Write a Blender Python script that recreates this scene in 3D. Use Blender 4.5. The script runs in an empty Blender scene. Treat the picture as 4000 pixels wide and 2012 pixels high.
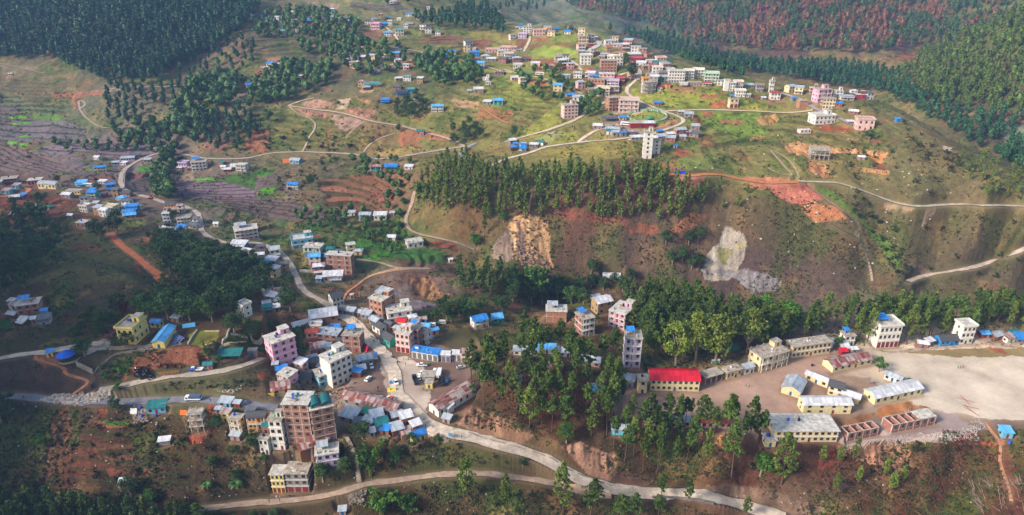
import bpy, bmesh, math, random
import numpy as np
R = math.radians
random.seed(7); np.random.seed(7)
SC = bpy.context.scene
COL = SC.collection
# ------------------------------------------------------------------ camera, sky, sun, exposure
CAMZ = 220.0; PITCH = R(25.0); FPX = 2670.0
cam = bpy.data.objects.new("camera", bpy.data.cameras.new("camera")); COL.objects.link(cam)
cam.data.sensor_width = 36.0; cam.data.lens = 36.0 * FPX / 4000.0
cam.data.clip_start = 1.0; cam.data.clip_end = 9000.0
cam.location = (0, 0, CAMZ); cam.rotation_euler = (R(90) - PITCH, 0, 0)
SC.camera = cam
SUN_EL, SUN_AZ = 31.0, 243.0         # degrees; azimuth clockwise from +Y (from the left, behind the camera)
W = bpy.data.worlds.new("World"); SC.world = W; W.use_nodes = True
nt = W.node_tree; nt.nodes.clear()
sky = nt.nodes.new("ShaderNodeTexSky"); sky.sky_type = 'NISHITA'; sky.sun_disc = False
sky.sun_elevation = R(SUN_EL); sky.sun_rotation = R(SUN_AZ); sky.air_density = 1.3; sky.dust_density = 2.5
bg = nt.nodes.new("ShaderNodeBackground"); bg.inputs[1].default_value = 0.15
wo = nt.nodes.new("ShaderNodeOutputWorld")
nt.links.new(sky.outputs[0], bg.inputs[0]); nt.links.new(bg.outputs[0], wo.inputs[0])
sl = bpy.data.lights.new("sun", 'SUN'); sl.energy = 3.5; sl.angle = R(12.0); sl.color = (1.0, 0.90, 0.79)
sun = bpy.data.objects.new("sun", sl); COL.objects.link(sun)
sun.rotation_euler = (R(90 - SUN_EL), 0, R(180 - SUN_AZ))
SC.view_settings.view_transform = 'Standard'; SC.view_settings.look = 'None'
SC.view_settings.exposure = 0.58; SC.view_settings.gamma = 1.0
SC.render.engine = 'CYCLES'
SC.cycles.use_denoising = True
SC.cycles.max_bounces = 6; SC.cycles.diffuse_bounces = 2; SC.cycles.volume_bounces = 0
SC.cycles.transparent_max_bounces = 4
# ------------------------------------------------------------------ reading positions off the photograph (frames = crops)
FR = {}
for i in range(4):
    FR['A%d' % (i + 1)] = (1000.0 * i, 0.0, 1 / 2.16); FR['B%d' % (i + 1)] = (1000.0 * i, 500.0, 1 / 2.16)
for i in range(5):
    FR['C%d' % (i + 1)] = (800.0 * i, 1050.0, 1 / 2.5925); FR['D%d' % (i + 1)] = (800.0 * i, 1500.0, 800 / 2025.0)
FR['X'] = (0.0, 0.0, 1.0)
def P(f, x, y):
    a = FR[f]; return a[0] + x * a[2], a[1] + y * a[2]
cP, sP = math.cos(PITCH), math.sin(PITCH)
def ray(px, py):
    x = (px - 2000.0) / FPX; y = (1006.0 - py) / FPX
    k = cP + y * sP
    return x / k, (sP - y * cP) / k          # u = X/Y, drop per metre of Y
def project(X, Y, Z):
    dz = Z - CAMZ
    fw = Y * cP - dz * sP; up = Y * sP + dz * cP
    return 2000.0 + FPX * X / fw, 1006.0 - FPX * up / fw
# ------------------------------------------------------------------ noise
def hash2(i, j, s):
    n = (i.astype(np.int64) * 374761393 + j.astype(np.int64) * 668265263 + s * 974711) & 0x7fffffff
    n = (n ^ (n >> 13)) * 1274126177 & 0x7fffffff
    return ((n ^ (n >> 16)) & 0xffff) / 65535.0
def vnoise(x, y, s=0):
    xi = np.floor(x); yi = np.floor(y); fx = x - xi; fy = y - yi
    fx = fx * fx * (3 - 2 * fx); fy = fy * fy * (3 - 2 * fy)
    xi = xi.astype(np.int64); yi = yi.astype(np.int64)
    a = hash2(xi, yi, s); b = hash2(xi + 1, yi, s); c = hash2(xi, yi + 1, s); d = hash2(xi + 1, yi + 1, s)
    return ((a + (b - a) * fx) * (1 - fy) + (c + (d - c) * fx) * fy).astype(np.float32)
def fbm(x, y, sc, oct=3, s=0):
    v = 0; a = 1; t = 0
    for o in range(oct):
        v = v + a * vnoise(x / sc + 17.3 * o, y / sc - 9.1 * o, s + o); t += a; a *= 0.5; sc *= 0.5
    return v / t
def sstep(a, b, x):
    t = np.clip((x - a) / (b - a), 0, 1); return t * t * (3 - 2 * t)
# ------------------------------------------------------------------ terrain: heights from (photo x, photo y, distance) triples
CP = """
100 -180 1250,600 -180 1250,1100 -180 1350,1600 -180 1450,2000 -180 2100,2400 -180 2000,2900 -180 1600,3300 -180 1550,3700 -180 1600,4000 -180 1400
100 0 960,600 0 950,1000 0 1000,1250 0 1050,1500 0 1020,1800 0 1150,2050 0 1750,2400 0 1500,2700 0 1320,2900 0 1260,3300 0 1220,3600 0 1300,3900 0 1150
100 150 860,400 150 850,700 150 850,950 100 880,1000 200 800,1250 130 860,1500 100 880,1500 200 800,1800 100 900,2000 130 880
0 300 780,100 300 780,300 330 760,500 330 740,700 330 740,850 330 750,1000 330 740,1200 260 770,1400 330 720,1650 200 800
100 430 720,100 520 680,300 570 650,300 450 700,500 480 680,450 560 655,620 560 650,700 500 665,620 600 635,100 650 600,300 650 605
800 400 700,900 480 665,1000 400 700,1150 400 700,1300 500 640,1100 540 640,1200 600 612,850 600 622,1000 610 620,1400 610 600,1450 530 620,1550 560 610
1800 330 700,1750 430 640,1600 420 660,1950 480 600,2050 350 650,2200 200 760,1950 230 760,2200 110 860,2050 120 880,2300 130 830,2350 150 780,2500 215 715,2700 265 675
2950 335 635,3200 360 612,3400 400 580,3550 470 550,3700 560 510,3850 650 475,4000 720 450,4100 770 435
2400 300 660,2400 400 620,2500 460 570,2700 430 590,3100 430 590,3000 360 625,3300 480 555,2300 480 570,2150 520 550,2300 560 530
1650 620 540,1750 590 575,1900 590 560,2080 610 520,2300 600 500,2550 600 500,2400 555 515,2750 600 500,3000 600 500,3200 600 500,3450 600 495,3650 700 465
2550 700 468,2250 700 468,1950 720 470,2900 700 468,3100 740 458,3350 720 465,3600 810 440,3850 800 430,4050 830 420
1800 800 452,1700 750 480,1650 700 505,2050 820 447,2300 800 446,2500 810 445,2700 800 445,2900 820 446,3300 850 441,3500 900 436,3700 950 432,3900 920 428
1600 900 458,1850 960 435,2100 900 440,2300 900 441,2500 900 440,2700 900 440,2850 880 443,2850 1000 432,2100 1050 420,2400 1060 424,2700 1060 426,2850 1130 422,3000 1140 420
3050 950 436,3200 1000 430,3250 1120 416,3450 1000 432,3600 1100 418,3600 1000 428,3900 1000 422,4050 980 425,3400 1150 409,3800 1130 405,4000 1130 402,3550 1080 412
1450 780 510,1450 690 540,1450 650 560,1150 830 490,1100 720 550,1250 680 560,950 680 580,900 760 540,800 700 575,700 700 590,1250 880 462,1050 900 465,1300 1000 412,1450 900 455,1550 1020 402,1450 1060 398,1200 1040 402
480 700 572,560 620 625,680 600 630,650 760 535,770 830 485,850 830 480,1030 950 432,1150 1040 402,1180 1120 370,1350 1250 330,1500 1420 288,1380 1160 360,1250 1180 352
200 800 500,350 790 505,500 850 470,100 700 565,0 800 500,300 700 560,100 900 455,300 900 450,450 920 440,550 1000 405,650 1110 362,700 950 430,850 1000 410,950 1100 372,900 1180 345
300 1065 345,100 1080 342,500 1080 346,300 1220 309,100 1220 308,500 1220 310,0 1150 325,700 1230 312,300 1300 290,100 1300 290,600 1340 276,520 1345 275,850 1320 285,950 1250 318
100 1390 268,250 1370 270,450 1350 274,750 1350 274,900 1350 277,1000 1370 285,1100 1400 292,1250 1400 296
100 1560 252,300 1570 250,500 1560 252,700 1570 250,900 1590 246,1050 1600 244,350 1450 262,500 1450 262,650 1500 257,800 1440 265,200 1480 258,950 1480 264,1100 1500 266
1450 1500 269,1550 1550 259,1300 1600 250,1650 1650 241,1450 1650 241,1200 1740 228,1050 1720 230,1350 1740 228,1550 1700 234,1700 1450 277,1850 1400 285,1700 1350 296,1550 1300 314
1500 1130 374,1650 1130 381,1700 1090 392,1650 1170 366,1600 1200 352,1800 1080 398,1900 1150 370,1850 1250 336,1700 1230 342,1950 1060 406
2000 1300 318,1900 1330 306,2150 1400 277,2150 1470 260,2000 1500 256,2300 1480 261,2200 1300 316,2200 1240 338,2400 1150 366,2450 1250 333,2300 1170 360,2600 1250 331,2550 1350 304,2800 1300 317,2800 1200 348,3000 1250 331,3000 1180 356,3300 1250 331,3300 1200 350,3600 1300 316,3600 1220 342,3950 1320 312,3900 1220 342,4050 1200 350
2100 1600 245,2300 1600 244,1950 1600 246,2200 1650 239,2400 1700 234,2000 1690 232,2200 1750 228
2500 1500 268,2500 1650 240,2700 1560 258,2700 1680 236,2900 1500 269,2900 1650 240,3100 1400 291,3100 1600 248,3400 1400 291,3400 1600 247,3700 1400 290,3700 1600 248,3950 1400 290,3950 1600 248,3300 1700 232,3500 1700 232,3700 1740 227,3050 1750 225,2900 1750 226
1750 1690 234,2000 1770 228,2300 1870 219,2600 1915 216,3000 2000 209,1850 1730 231
600 1850 221,300 1800 226,100 1700 236,100 1900 220,100 2010 210,600 1700 235,400 1650 241,800 1750 228,900 1900 218,600 1980 212
1100 1950 215,1500 1880 220,1850 1850 221,1400 1800 225,1150 1920 217,950 1850 222,1700 1780 227,2150 1870 219,1650 1950 214,1500 2012 208,2000 1980 210,2400 1980 209
2700 1800 227,2900 1830 224,3300 1850 221,3300 2000 208,3700 1850 222,3900 2000 207,3600 1950 212,3500 1780 226,3950 1780 226,3100 1850 219,2600 1800 228,2800 1900 215
3480 320 830,3700 205 870,3850 130 860,4000 50 850,4100 0 830,4000 300 710,3800 350 750,4000 430 655,3850 480 650,4000 560 590,3700 450 700,3600 400 740,3550 330 800
3300 250 980,3300 310 920,3000 230 1030,3050 290 960,2750 200 1100,2600 170 1150,2500 100 1400,2250 60 1450,2100 60 1500,3300 200 1040,3000 170 1110,2900 100 1180,3600 200 1080,3550 100 1150,3300 100 1130,2650 80 1230,2450 40 1400
"""
HID = [  # points the photo hides: (photo x, distance, height)
 (2100,395,2),(2400,392,-6),(2700,392,-10),(3000,390,-12),(3300,388,-10),(3600,385,-8),(4000,380,-4),(1850,405,10),
 (2200,1050,85),(2450,980,72),(2700,900,60),(2950,850,55),(3200,800,48),(3400,730,45),(3600,660,40),(3800,600,38),(4000,540,38),
 (2550,850,75),(3050,760,60),(3300,700,55),(3500,640,52),(3000,750,62),
 (3700,980,72),(3900,980,90),(4050,960,105),(300,395,34),(500,390,34),(100,400,35),(650,395,33),
 (300,150,-10),(1000,150,-12),(2000,150,-15),(3000,150,-16),(3800,150,-14),(100,185,-4),(1500,180,-6),(2500,180,-8),(3500,180,-4),
 (300,1700,215),(1200,1800,215),(2000,2700,200),(2600,2400,210),(3300,2100,215),(3900,2000,215),(0,2500,215),(2000,3000,215),(4000,2600,215)]
pts = []
for t in CP.replace("\n", ",").split(","):
    if not t.strip(): continue
    a, b, c = map(float, t.split()); u, k = ray(a, b)
    pts.append((u, c, CAMZ - c * k))
for a, c, z in HID:
    pts.append((ray(a, 1006)[0], c, z))
ext = []
for u, c, z in pts:
    if u < -0.60: ext.append((-1.22, c, z + 45)); ext.append((-1.5, c, max(z + 80, 160) if 200 < c < 1600 else z)); ext.append((-1.95, c, 195 if 200 < c < 1600 else z))  # unseen ridge added left of the frame, raised to cast shade over the left
    if u > 0.60: ext.append((u + 0.45, c, z + 2)); ext.append((u + 0.9, c, z + 4))
pts += ext
# interpolate in (u, log distance) space: even density near and far
TP = np.array(pts); TU = TP[:, 0] * 1.6; TV = np.log(TP[:, 1]) * 1.6; TZ = TP[:, 2]
def tps(d2): return 0.5 * d2 * np.log(d2 + 1e-12)
n = len(TU)
K = tps((TU[:, None] - TU[None]) ** 2 + (TV[:, None] - TV[None]) ** 2) + np.eye(n) * 6e-6
Q = np.stack([np.ones(n), TU, TV], 1)
A = np.block([[K, Q], [Q.T, np.zeros((3, 3))]])
SOL = np.linalg.solve(A, np.concatenate([TZ, np.zeros(3)]))
UA = 2.0; USPAN = 3.2; NC = 1480
US = np.linspace(-UA, USPAN - UA, NC)
YS = np.concatenate([np.arange(140, 200, .8), np.arange(200, 300, .32), np.arange(300, 400, .5), np.arange(400, 480, .33), np.arange(480, 700, .8),
                     np.arange(700, 1000, 1.6), np.arange(1000, 1500, 4), np.arange(1500, 3000, 20)])
NR = len(YS)
def tps_eval(U, Y):
    sh = U.shape; uu = U.ravel() * 1.6; vv = np.log(Y.ravel()) * 1.6; out = np.zeros(len(uu))
    for i in range(0, len(uu), 20000):
        a = uu[i:i + 20000, None]; b = vv[i:i + 20000, None]
        out[i:i + 20000] = tps((a - TU) ** 2 + (b - TV) ** 2) @ SOL[:n] + SOL[n] + SOL[n + 1] * a[:, 0] + SOL[n + 2] * b[:, 0]
    return out.reshape(sh)
cu = US[::6]; cu = np.append(cu, US[-1]) if cu[-1] != US[-1] else cu
cy = YS[::6]; cy = np.append(cy, YS[-1]) if cy[-1] != YS[-1] else cy
CG = tps_eval(*np.meshgrid(cu, cy))
tmp = np.stack([np.interp(US, cu, r) for r in CG])
ri = np.interp(YS, cy, np.arange(len(cy))); r0 = np.minimum(ri.astype(int), len(cy) - 2); rf = (ri - r0)[:, None]
ZG = (tmp[r0] * (1 - rf) + tmp[r0 + 1] * rf)
UU, YY = np.meshgrid(US, YS); XX = UU * YY
ZG = np.minimum(ZG, 226 - 0 * ZG)
FLAT = np.zeros(ZG.shape, np.float32)      # 1 where the ground is level and smooth
# ------------------------------------------------------------------ picking the ground under a photo point
def hgt(x, y):
    u = x / y; ci = (u + UA) / USPAN * (NC - 1); c0 = int(min(max(ci, 0), NC - 2)); cf = ci - c0
    k = np.interp(y, YS, np.arange(NR)); r = int(min(k, NR - 2)); f = k - r
    a = ZG[r, c0] * (1 - cf) + ZG[r, c0 + 1] * cf; b = ZG[r + 1, c0] * (1 - cf) + ZG[r + 1, c0 + 1] * cf
    return float(a * (1 - f) + b * f)
def pick(px, py):
    u, k = ray(px, py)
    ci = (u + UA) / USPAN * (NC - 1); c0 = int(min(max(ci, 0), NC - 2)); cf = ci - c0
    col = ZG[:, c0] * (1 - cf) + ZG[:, c0 + 1] * cf
    d = col - (CAMZ - YS * k)
    i = int(np.argmax(d > 0))
    if i == 0: y = YS[-1] if d[0] <= 0 else YS[0]
    else:
        t = d[i - 1] / (d[i - 1] - d[i]); y = YS[i - 1] + t * (YS[i] - YS[i - 1])
    return u * y, y, CAMZ - k * y
def inpoly(PXa, PYa, poly):
    ins = np.zeros(PXa.shape, bool); m = len(poly)
    for i in range(m):
        x1, y1 = poly[i]; x2, y2 = poly[(i + 1) % m]
        if y1 == y2: continue
        c = ((y1 > PYa) != (y2 > PYa)) & (PXa < (x2 - x1) * (PYa - y1) / (y2 - y1) + x1)
        ins ^= c
    return ins
def polyf(s):
    """'F x,y x,y' -> photo points"""
    t = s.split(); f = t[0]; return [P(f, *map(float, q.split(','))) for q in t[1:]]
def zone_depth(poly, m=12):
    ys = [pick(a, b)[1] for a, b in poly]; return min(ys) - m, max(ys) + m
def repix():
    return project(XX, YY, ZG)

# ------------------------------------------------------------------ natural relief
far = sstep(700, 950, YY)
ZG += far * (fbm(XX, YY, 130, 3, 5) - .5) * 34 + (fbm(XX, YY, 45, 3, 11) - .5) * (5 + 10 * far) 
ROUGH = (fbm(XX, YY, 14, 3, 21) - .5) * 3.4 + (np.abs(fbm(XX * 1.0, YY * .35, 9, 2, 31) - .5)) * 2.2
# ------------------------------------------------------------------ level yards
FLATS = [  # polygon, height
 ("X 1840,1290 1330,1300 1350,1250 1300,1230 1280,1280 1420,1420 1330,1560 1300,1680 1420,1720 1660,1700 1770,1690 1850,1560 1900,1420", 28.0, 5),
 ("X 2340,1460 2460,1440 2900,1440 3010,1380 3290,1350 4150,1345 4150,1640 3600,1700 3250,1745 2960,1735 2700,1680 2400,1660 2400,1540", 28.0, 5),
 ("X 430,1380 440,1260 600,1230 760,1240 1060,1280 1050,1350 760,1352 600,1362 520,1366", 45.5, 4),
 ("B1 1000,470 700,490 560,560 1130,620 1180,700 1560,720 1500,620 1120,560", None, 6)]
def blur(a, k=2):
    for _ in range(k):
        a = (np.roll(a, 1, 0) + np.roll(a, -1, 0) + a * 2) / 4; a = (np.roll(a, 1, 1) + np.roll(a, -1, 1) + a * 2) / 4
    return a
for s, z, bl in FLATS:
    poly = polyf(s); wp = [pick(a, b) for a, b in poly]
    if z is None: z = float(np.mean([w[2] for w in wp]))
    # polygon in plan
    m = inpoly(UU, YY, [(w[0] / w[1], w[1]) for w in wp]).astype(np.float32)
    m = sstep(.15, .75, blur(m, bl * 2)); ZG = ZG * (1 - m) + z * m; FLAT = np.maximum(FLAT, m)
# ------------------------------------------------------------------ roads and tracks: photo polylines laid on the ground
ROADS = """
road_bazaar 6.4 d2c0ac|C2 1350,470 1450,500 1560,570 1640,680 1740,790 1850,900 1900,1000 1930,1150 1960,1290|D3 60,290 150,400 330,460 600,530 900,600 1150,670 1400,770 1560,880 1700,950 2000,1045|D4 0,1040 200,1075 500,1100 700,1080 950,1110 1200,1190 1450,1260 1700,1330
road_upper 3.7 b5a595|C2 1350,470 1200,330 1000,240 960,160 930,70 880,0|B2 290,1150 230,1060 150,1020 0,970|B1 1950,985 1760,930 1690,870 1700,790 1680,710 1560,665 1400,640 1280,590 1120,560 1030,520 1010,420 1060,340 1180,270 1300,225 1420,205 1560,225 1720,262 2000,265 2160,250|B2 60,225 200,208 400,205 700,215 880,230 960,265 1020,270 1200,250 1400,215 1560,190 1660,170 1760,165|B3 -330,150
road_asphalt 4 8f8f93|B2 1860,130 1760,180 1720,215 1710,245 1750,270 1900,300
road_mid 3.5 cdbba6|B3 -200,330 0,245 80,235 190,200 260,165 400,145 560,125 700,115 900,95 1100,72|A3 1100,1160 1250,1110 1400,1060 1460,1040 1470,1010 1400,980 1300,950 1150,890 1040,840 960,800 940,770 990,720 1060,680|A3 1090,640 1000,600 900,640
road_mid_track 4 cbb79a|B3 -60,120 0,105 200,50 330,10|A3 330,1090 480,1040 600,980 660,920 740,880 800,860 900,840
road_link 3.5 cdb79b|A3 560,1200 640,1140 720,1095 800,1080
road_east 4 d9bf9f|A3 1300,940 1500,932 1700,930 2000,940 2160,945|A4 60,955 200,955 300,945 380,935
road_crest 5 a9a3a0|A4 0,770 100,785 200,815 300,850 360,900 400,930 500,960 600,995 660,1030 720,1060
road_top 6 b7b2ae|A3 640,440 700,400 760,375 740,345 680,330 640,300
lane_town 4 b9a79a|A3 1060,680 1100,620 1050,560 1000,500 900,450 800,420 760,375
track_field 3 d2bda0|A3 590,600 570,560 520,520 460,490
track_farm 3.5 cdb494|A3 -60,590 0,615 120,635 260,660 330,690 450,735 560,780 600,800
track_village 3 c9b59a|A3 100,440 110,390 160,340 180,310 140,290
track_house 3 cfb894|A2 1190,380 1220,340 1200,310 1130,280 1120,240 1090,225
track_wood 3 c4ae92|A2 1260,420 1400,440 1470,470
track_hut 3 c8b08e|A2 1870,545 1980,575 2030,600 2160,620
track_hill 3.5 c9b09a|A2 270,895 330,870 420,845 500,830|A2 270,895 400,915 560,935 700,950 850,990 960,1025 1080,1045 1200,1060 1300,1085 1400,1120 1560,1150 1660,1190 1760,1230 1800,1260
footpath_hill 1.6 b7a387|A2 280,900 300,940 400,985 490,1010 520,1070 470,1130 420,1190 430,1240 390,1290
footpath_slope 1.3 a99678|A2 910,1030 850,1070 800,1090 800,1140 760,1160
footpath_field 1.5 b5a184|A2 1170,1130 1060,1160 980,1200 920,1240 910,1290
track_scar 1.8 c98a5a|A2 1900,900 1960,950 2040,1010 2140,1050
track_valley_west 2.2 a8957f|A1 0,540 100,560 200,580 300,610 380,625
track_woods_west 3 b3a08e|A1 760,790 900,760 1000,745 1100,740 1250,740 1400,735 1600,715 1800,690 1950,670
footpath_woods_west 1.8 a29079|A1 950,700 1050,660 1150,620 1300,575 1380,550
footpath_west 2.2 b3a08c|A1 660,930 720,900 750,870 680,850 650,820|A1 690,980 760,1010 800,1050 820,1100 870,1090 930,1085
road_side 3.4 c2b59c|B4 250,450 400,462 520,455 600,465 750,515 900,570 1050,630 1250,665 1450,655 1600,648 1900,655 2200,668
road_red 5 c9804f|B3 1320,390 1500,405 1650,390 1750,395 1900,430 2100,460|B4 0,470 100,465 260,455
footpath_ridge 1.8 b8a084|B4 330,480 480,600 600,680 700,750 750,820 775,950 820,1010 820,1080 855,1130 850,1180 880,1240 880,1300
footpath_green 1.2 ab9c7b|B4 0,340 80,390 180,410 230,425|B4 0,170 100,220 200,290 250,370 262,430
footpath_cut 1.2 a88f72|B4 530,800 640,870 760,930
road_river 3.6 bcaa98|B4 2200,1005 2050,1070 1900,1130 1800,1165 1600,1200 1400,1235 1250,1270 1180,1300
footpath_terrace 2.6 b39a80|B2 1340,540 1310,660 1270,740 1250,820 1300,880 1400,905 1560,935 1700,970 1800,1005 1850,1035
footpath_brick 1.8 b39a80|B2 850,1110 1000,1130 1100,1150 1180,1190 1350,1180 1500,1195|B2 1180,1190 1050,1220 930,1265
footpath_scar 1.6 b5886a|B3 300,650 200,700 130,750|B3 180,480 180,520 110,560 80,610
track_orange 4.4 ba6a43|B1 930,890 1000,970 1080,1040 1180,1110 1280,1200 1380,1260 1440,1300|C1 1560,60 1640,120 1730,170
track_red 3.5 bd7a55|B1 -60,590 60,580 180,565 250,545 280,520 200,500 90,490
road_farm 4 cbb9a5|C1 -60,925 0,915 100,890 300,860 450,850 560,830 700,800 900,760 1060,760
footpath_zigzag 1.6 b97b55|C1 350,910 500,960 650,1000 690,1010 630,1070 760,1100 930,1130 850,1200 730,1280
road_lower 4.8 83828a|D1 -80,130 60,130 200,120 400,145 600,165 900,175 1200,180 1400,170 1600,165 1850,160 2025,150|D2 60,160 250,185 450,205 660,235 740,240
track_tyre 4 b9ab9a|C1 1000,1230 1200,1200 1400,1150 1600,1110 1800,1080 2070,1070|C2 100,1050 300,1010 450,960 600,900
road_bottom 3.2 a58f7c|D2 -60,1240 100,1225 300,1200 500,1180 750,1160 1000,1140 1200,1110 1400,1050 1550,1000 1700,975 2025,945|D3 0,940 250,905 500,885 700,885 900,905 1100,935 1300,960 1500,1000 1680,1070 1850,1100 2000,1110
footpath_dirt 1.5 b5825f|D5 1640,380 1700,460 1780,560 1800,640 1770,740 1800,840 1840,930 1880,1050 1900,1200
footpath_mud 1.5 c08d66|C2 2074,10 1900,20 1750,60 1600,110 1560,170 1430,240 1400,320
"""
def lerp_path(pp, step_px=14):
    out = []
    for (a, b), (c, d) in zip(pp[:-1], pp[1:]):
        k = max(1, int(math.hypot(c - a, d - b) / step_px))
        for i in range(k): out.append((a + (c - a) * i / k, b + (d - b) * i / k))
    out.append(pp[-1]); return out
def smooth1(v, k):
    v = np.array(v, float)
    for _ in range(k):
        w = v.copy(); w[1:-1] = (v[:-2] + 2 * v[1:-1] + v[2:]) / 4; v = w
    return v
ROADW = []
for line in ROADS.strip().split("\n"):
    head, *segs = line.split("|"); nm, wd, colr = head.split(); wd = float(wd)
    groups = [[]]
    for sgm in segs:
        groups[-1] += polyf(sgm)
    # a jump of more than 300 photo pixels, or a repeated first point, starts a new branch
    runs = [[]]
    for q in groups[0]:
        if runs[-1] and math.hypot(q[0] - runs[-1][-1][0], q[1] - runs[-1][-1][1]) > 260: runs.append([])
        elif runs[-1] and len(runs[-1]) > 2 and math.hypot(q[0] - runs[-1][0][0], q[1] - runs[-1][0][1]) < 3: runs.append([])
        runs[-1].append(q)
    for r in runs:
        if len(r) < 2: continue
        w3 = [pick(a, b) for a, b in lerp_path(r)]
        # drop samples that jumped across a crest
        keep = [w3[0]]
        for q in w3[1:]:
            if abs(q[1] - keep[-1][1]) < 45: keep.append(q)
        if len(keep) < 3: continue
        X = smooth1([q[0] for q in keep], 3); Y = smooth1([q[1] for q in keep], 3); Z = smooth1([q[2] for q in keep], 6)
        # even resample in metres
        dl = np.hypot(np.diff(X), np.diff(Y)); s = np.concatenate([[0], np.cumsum(dl)])
        if s[-1] < 4: continue
        st = np.arange(0, s[-1], 1.6)
        ROADW.append((nm, wd, colr, np.interp(st, s, X), np.interp(st, s, Y), smooth1(np.interp(st, s, Z), 4)))
ZS = ZG.copy()
ZG += ROUGH * (1 - FLAT)
DIST = np.full(ZG.shape, 99.0, np.float32); ZT = np.zeros(ZG.shape, np.float32)
def window(x, y, r):
    ra = np.searchsorted(YS, y - r); rb = np.searchsorted(YS, y + r)
    ca = int(((x - r) / (y + (r if x < r else -r)) + UA) / USPAN * (NC - 1)) - 1; cb = int(((x + r) / (y - (r if x > -r else -r)) + UA) / USPAN * (NC - 1)) + 3
    return slice(ra, rb), slice(max(ca, 0), min(max(cb, 0), NC))
for nm, wd, colr, X, Y, Z in ROADW:
    big = wd > 2.5
    r = wd / 2 + (3.5 if big else 1.2)
    for x, y, z in zip(X, Y, Z):
        a, b = window(x, y, r)
        d = np.hypot(XX[a, b] - x, YY[a, b] - y) - wd / 2 - (.6 if big else .1)
        m = d < DIST[a, b]
        DIST[a, b] = np.where(m, d, DIST[a, b]); ZT[a, b] = np.where(m, z, ZT[a, b])
m = 1 - sstep(0, 2.8, DIST)
ZG = ZG * (1 - m) + ZT * m; FLAT = np.maximum(FLAT, m)
ROADM = (DIST < .4)
# ------------------------------------------------------------------ colour of the ground
def hx(h):
    c = np.array([int(h[i:i + 2], 16) / 255 for i in (0, 2, 4)]); return np.where(c < .04045, c / 12.92, ((c + .055) / 1.055) ** 2.4)
GC = """100 100 3c4a36,500 200 3e4c34,900 250 6a5a46,100 330 6a6044,900 400 6a6044,300 500 636548,400 600 7a6868,1200 150 5c5a40,1500 200 66643c,1150 500 6a6a36,1400 480 7a6440,1700 500 72703a,1500 50 74724a
1900 200 7e783c,2050 350 808438,2200 170 808440,2300 450 78743c,2200 560 78703c,2700 420 747a34,2850 500 707638,2900 620 746e3c,3200 560 80703e,3500 500 6e6840,3700 650 665f3c,3900 780 6e6042,3600 900 5e5a3a,3150 950 5a5338
2500 950 5e4f40,2250 870 70503c,1800 880 6c5c36,2500 720 5e4034,3000 1080 5c4c48,3700 1150 4c4c30,1300 700 605840,1000 780 6e5c58,1400 760 7c5a40,1200 880 405a2c,1500 950 3e5a2a,300 1000 44482a,300 1150 4c4430,100 850 6a4030,100 1300 444228,700 1250 4a3c28,200 1480 4a3e38
700 1480 5a5a3a,1650 1100 70584e,1900 1200 484828,2200 1250 56402a,2100 1600 4c3020,1900 1700 4e4430,2500 1800 403422,2900 1850 4e2e22,3300 1850 5e3628,3800 1850 5c3628,3500 1950 4e3022,3100 1950 64503e,100 1750 3e3a2c,250 1800 6e4030,600 1750 44341f
500 1900 30301c,1400 1750 3c3a20,1700 1800 3c3a24,1500 1980 40361f,2200 1950 463a26,2900 1550 a98a74,3700 1430 d0baa0,1450 1600 8f7868,3000 150 5a3c3c,3300 80 6c3a36,2500 100 44504c,2150 70 666c58,3350 260 746240,3700 350 585428,3850 480 50483a,3600 150 504c34,3950 100 5a6432
650 1950 2e2a1c,100 2000 2e2a1c,2000 500 746c3c,1000 1300 5a4630,3800 1050 56503a,1250 300 585840,1600 300 585c38"""
PX, PY = repix()
gx = []; gcol = []
for t in GC.replace("\n", ",").split(","):
    a, b, c = t.split(); gx.append((float(a), float(b))); gcol.append(hx(c))
gx = np.array(gx); gcol = np.array(gcol)
sub = (slice(None, None, 6), slice(None, None, 6))
px = np.clip(PX[::6], -100, 4100)[:, ::6]; py = np.clip(PY[::6], -60, 2100)[:, ::6]
num = np.zeros(px.shape + (3,)); den = np.zeros(px.shape)
for (a, b), c in zip(gx, gcol):
    w = 1 / ((px - a) ** 2 + (2 * (py - b)) ** 2 + 60 ** 2) ** 2.0
    num += w[..., None] * c; den += w
cc = num / den[..., None]
ci = np.linspace(0, px.shape[1] - 1, NC); ri2 = np.linspace(0, px.shape[0] - 1, NR)
CL = np.zeros(ZG.shape + (3,), np.float32)
rr0 = np.minimum(ri2.astype(int), px.shape[0] - 2); rf2 = (ri2 - rr0)[:, None]
for k in range(3):
    t = np.stack([np.interp(ci, np.arange(px.shape[1]), row) for row in cc[..., k]])
    CL[..., k] = t[rr0] * (1 - rf2) + t[rr0 + 1] * rf2
GRASS = hx('5f7a2c'); DRY = hx('8a6a42'); SOIL = hx('7c4a34'); DARK = hx('2c3a1c')
n1 = fbm(XX, YY, 22, 3, 41); n2 = fbm(XX + 300, YY, 9, 3, 51); n3 = fbm(XX, YY, 3.2, 2, 61)
def mixc(m, c): 
    global CL
    m = np.clip(m, 0, 1)[..., None]; CL = CL * (1 - m) + np.asarray(c, np.float32) * m
wild = 1 - FLAT
mixc(sstep(.5, .66, n1) * .5 * wild, GRASS * .72)
mixc(sstep(.56, .72, n2) * .35 * wild, DRY)
mixc(sstep(.62, .78, fbm(XX - 90, YY, 16, 3, 71)) * .3 * wild, SOIL)
mixc(sstep(.60, .68, n3) * .45 * wild * sstep(.35, .6, n1), DARK)
CL *= (0.78 + .44 * n2 * 1.0)[..., None]
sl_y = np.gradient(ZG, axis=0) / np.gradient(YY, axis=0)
mixc(sstep(.55, 1.2, sl_y) * .30 * wild, hx('5a4234'))
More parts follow.
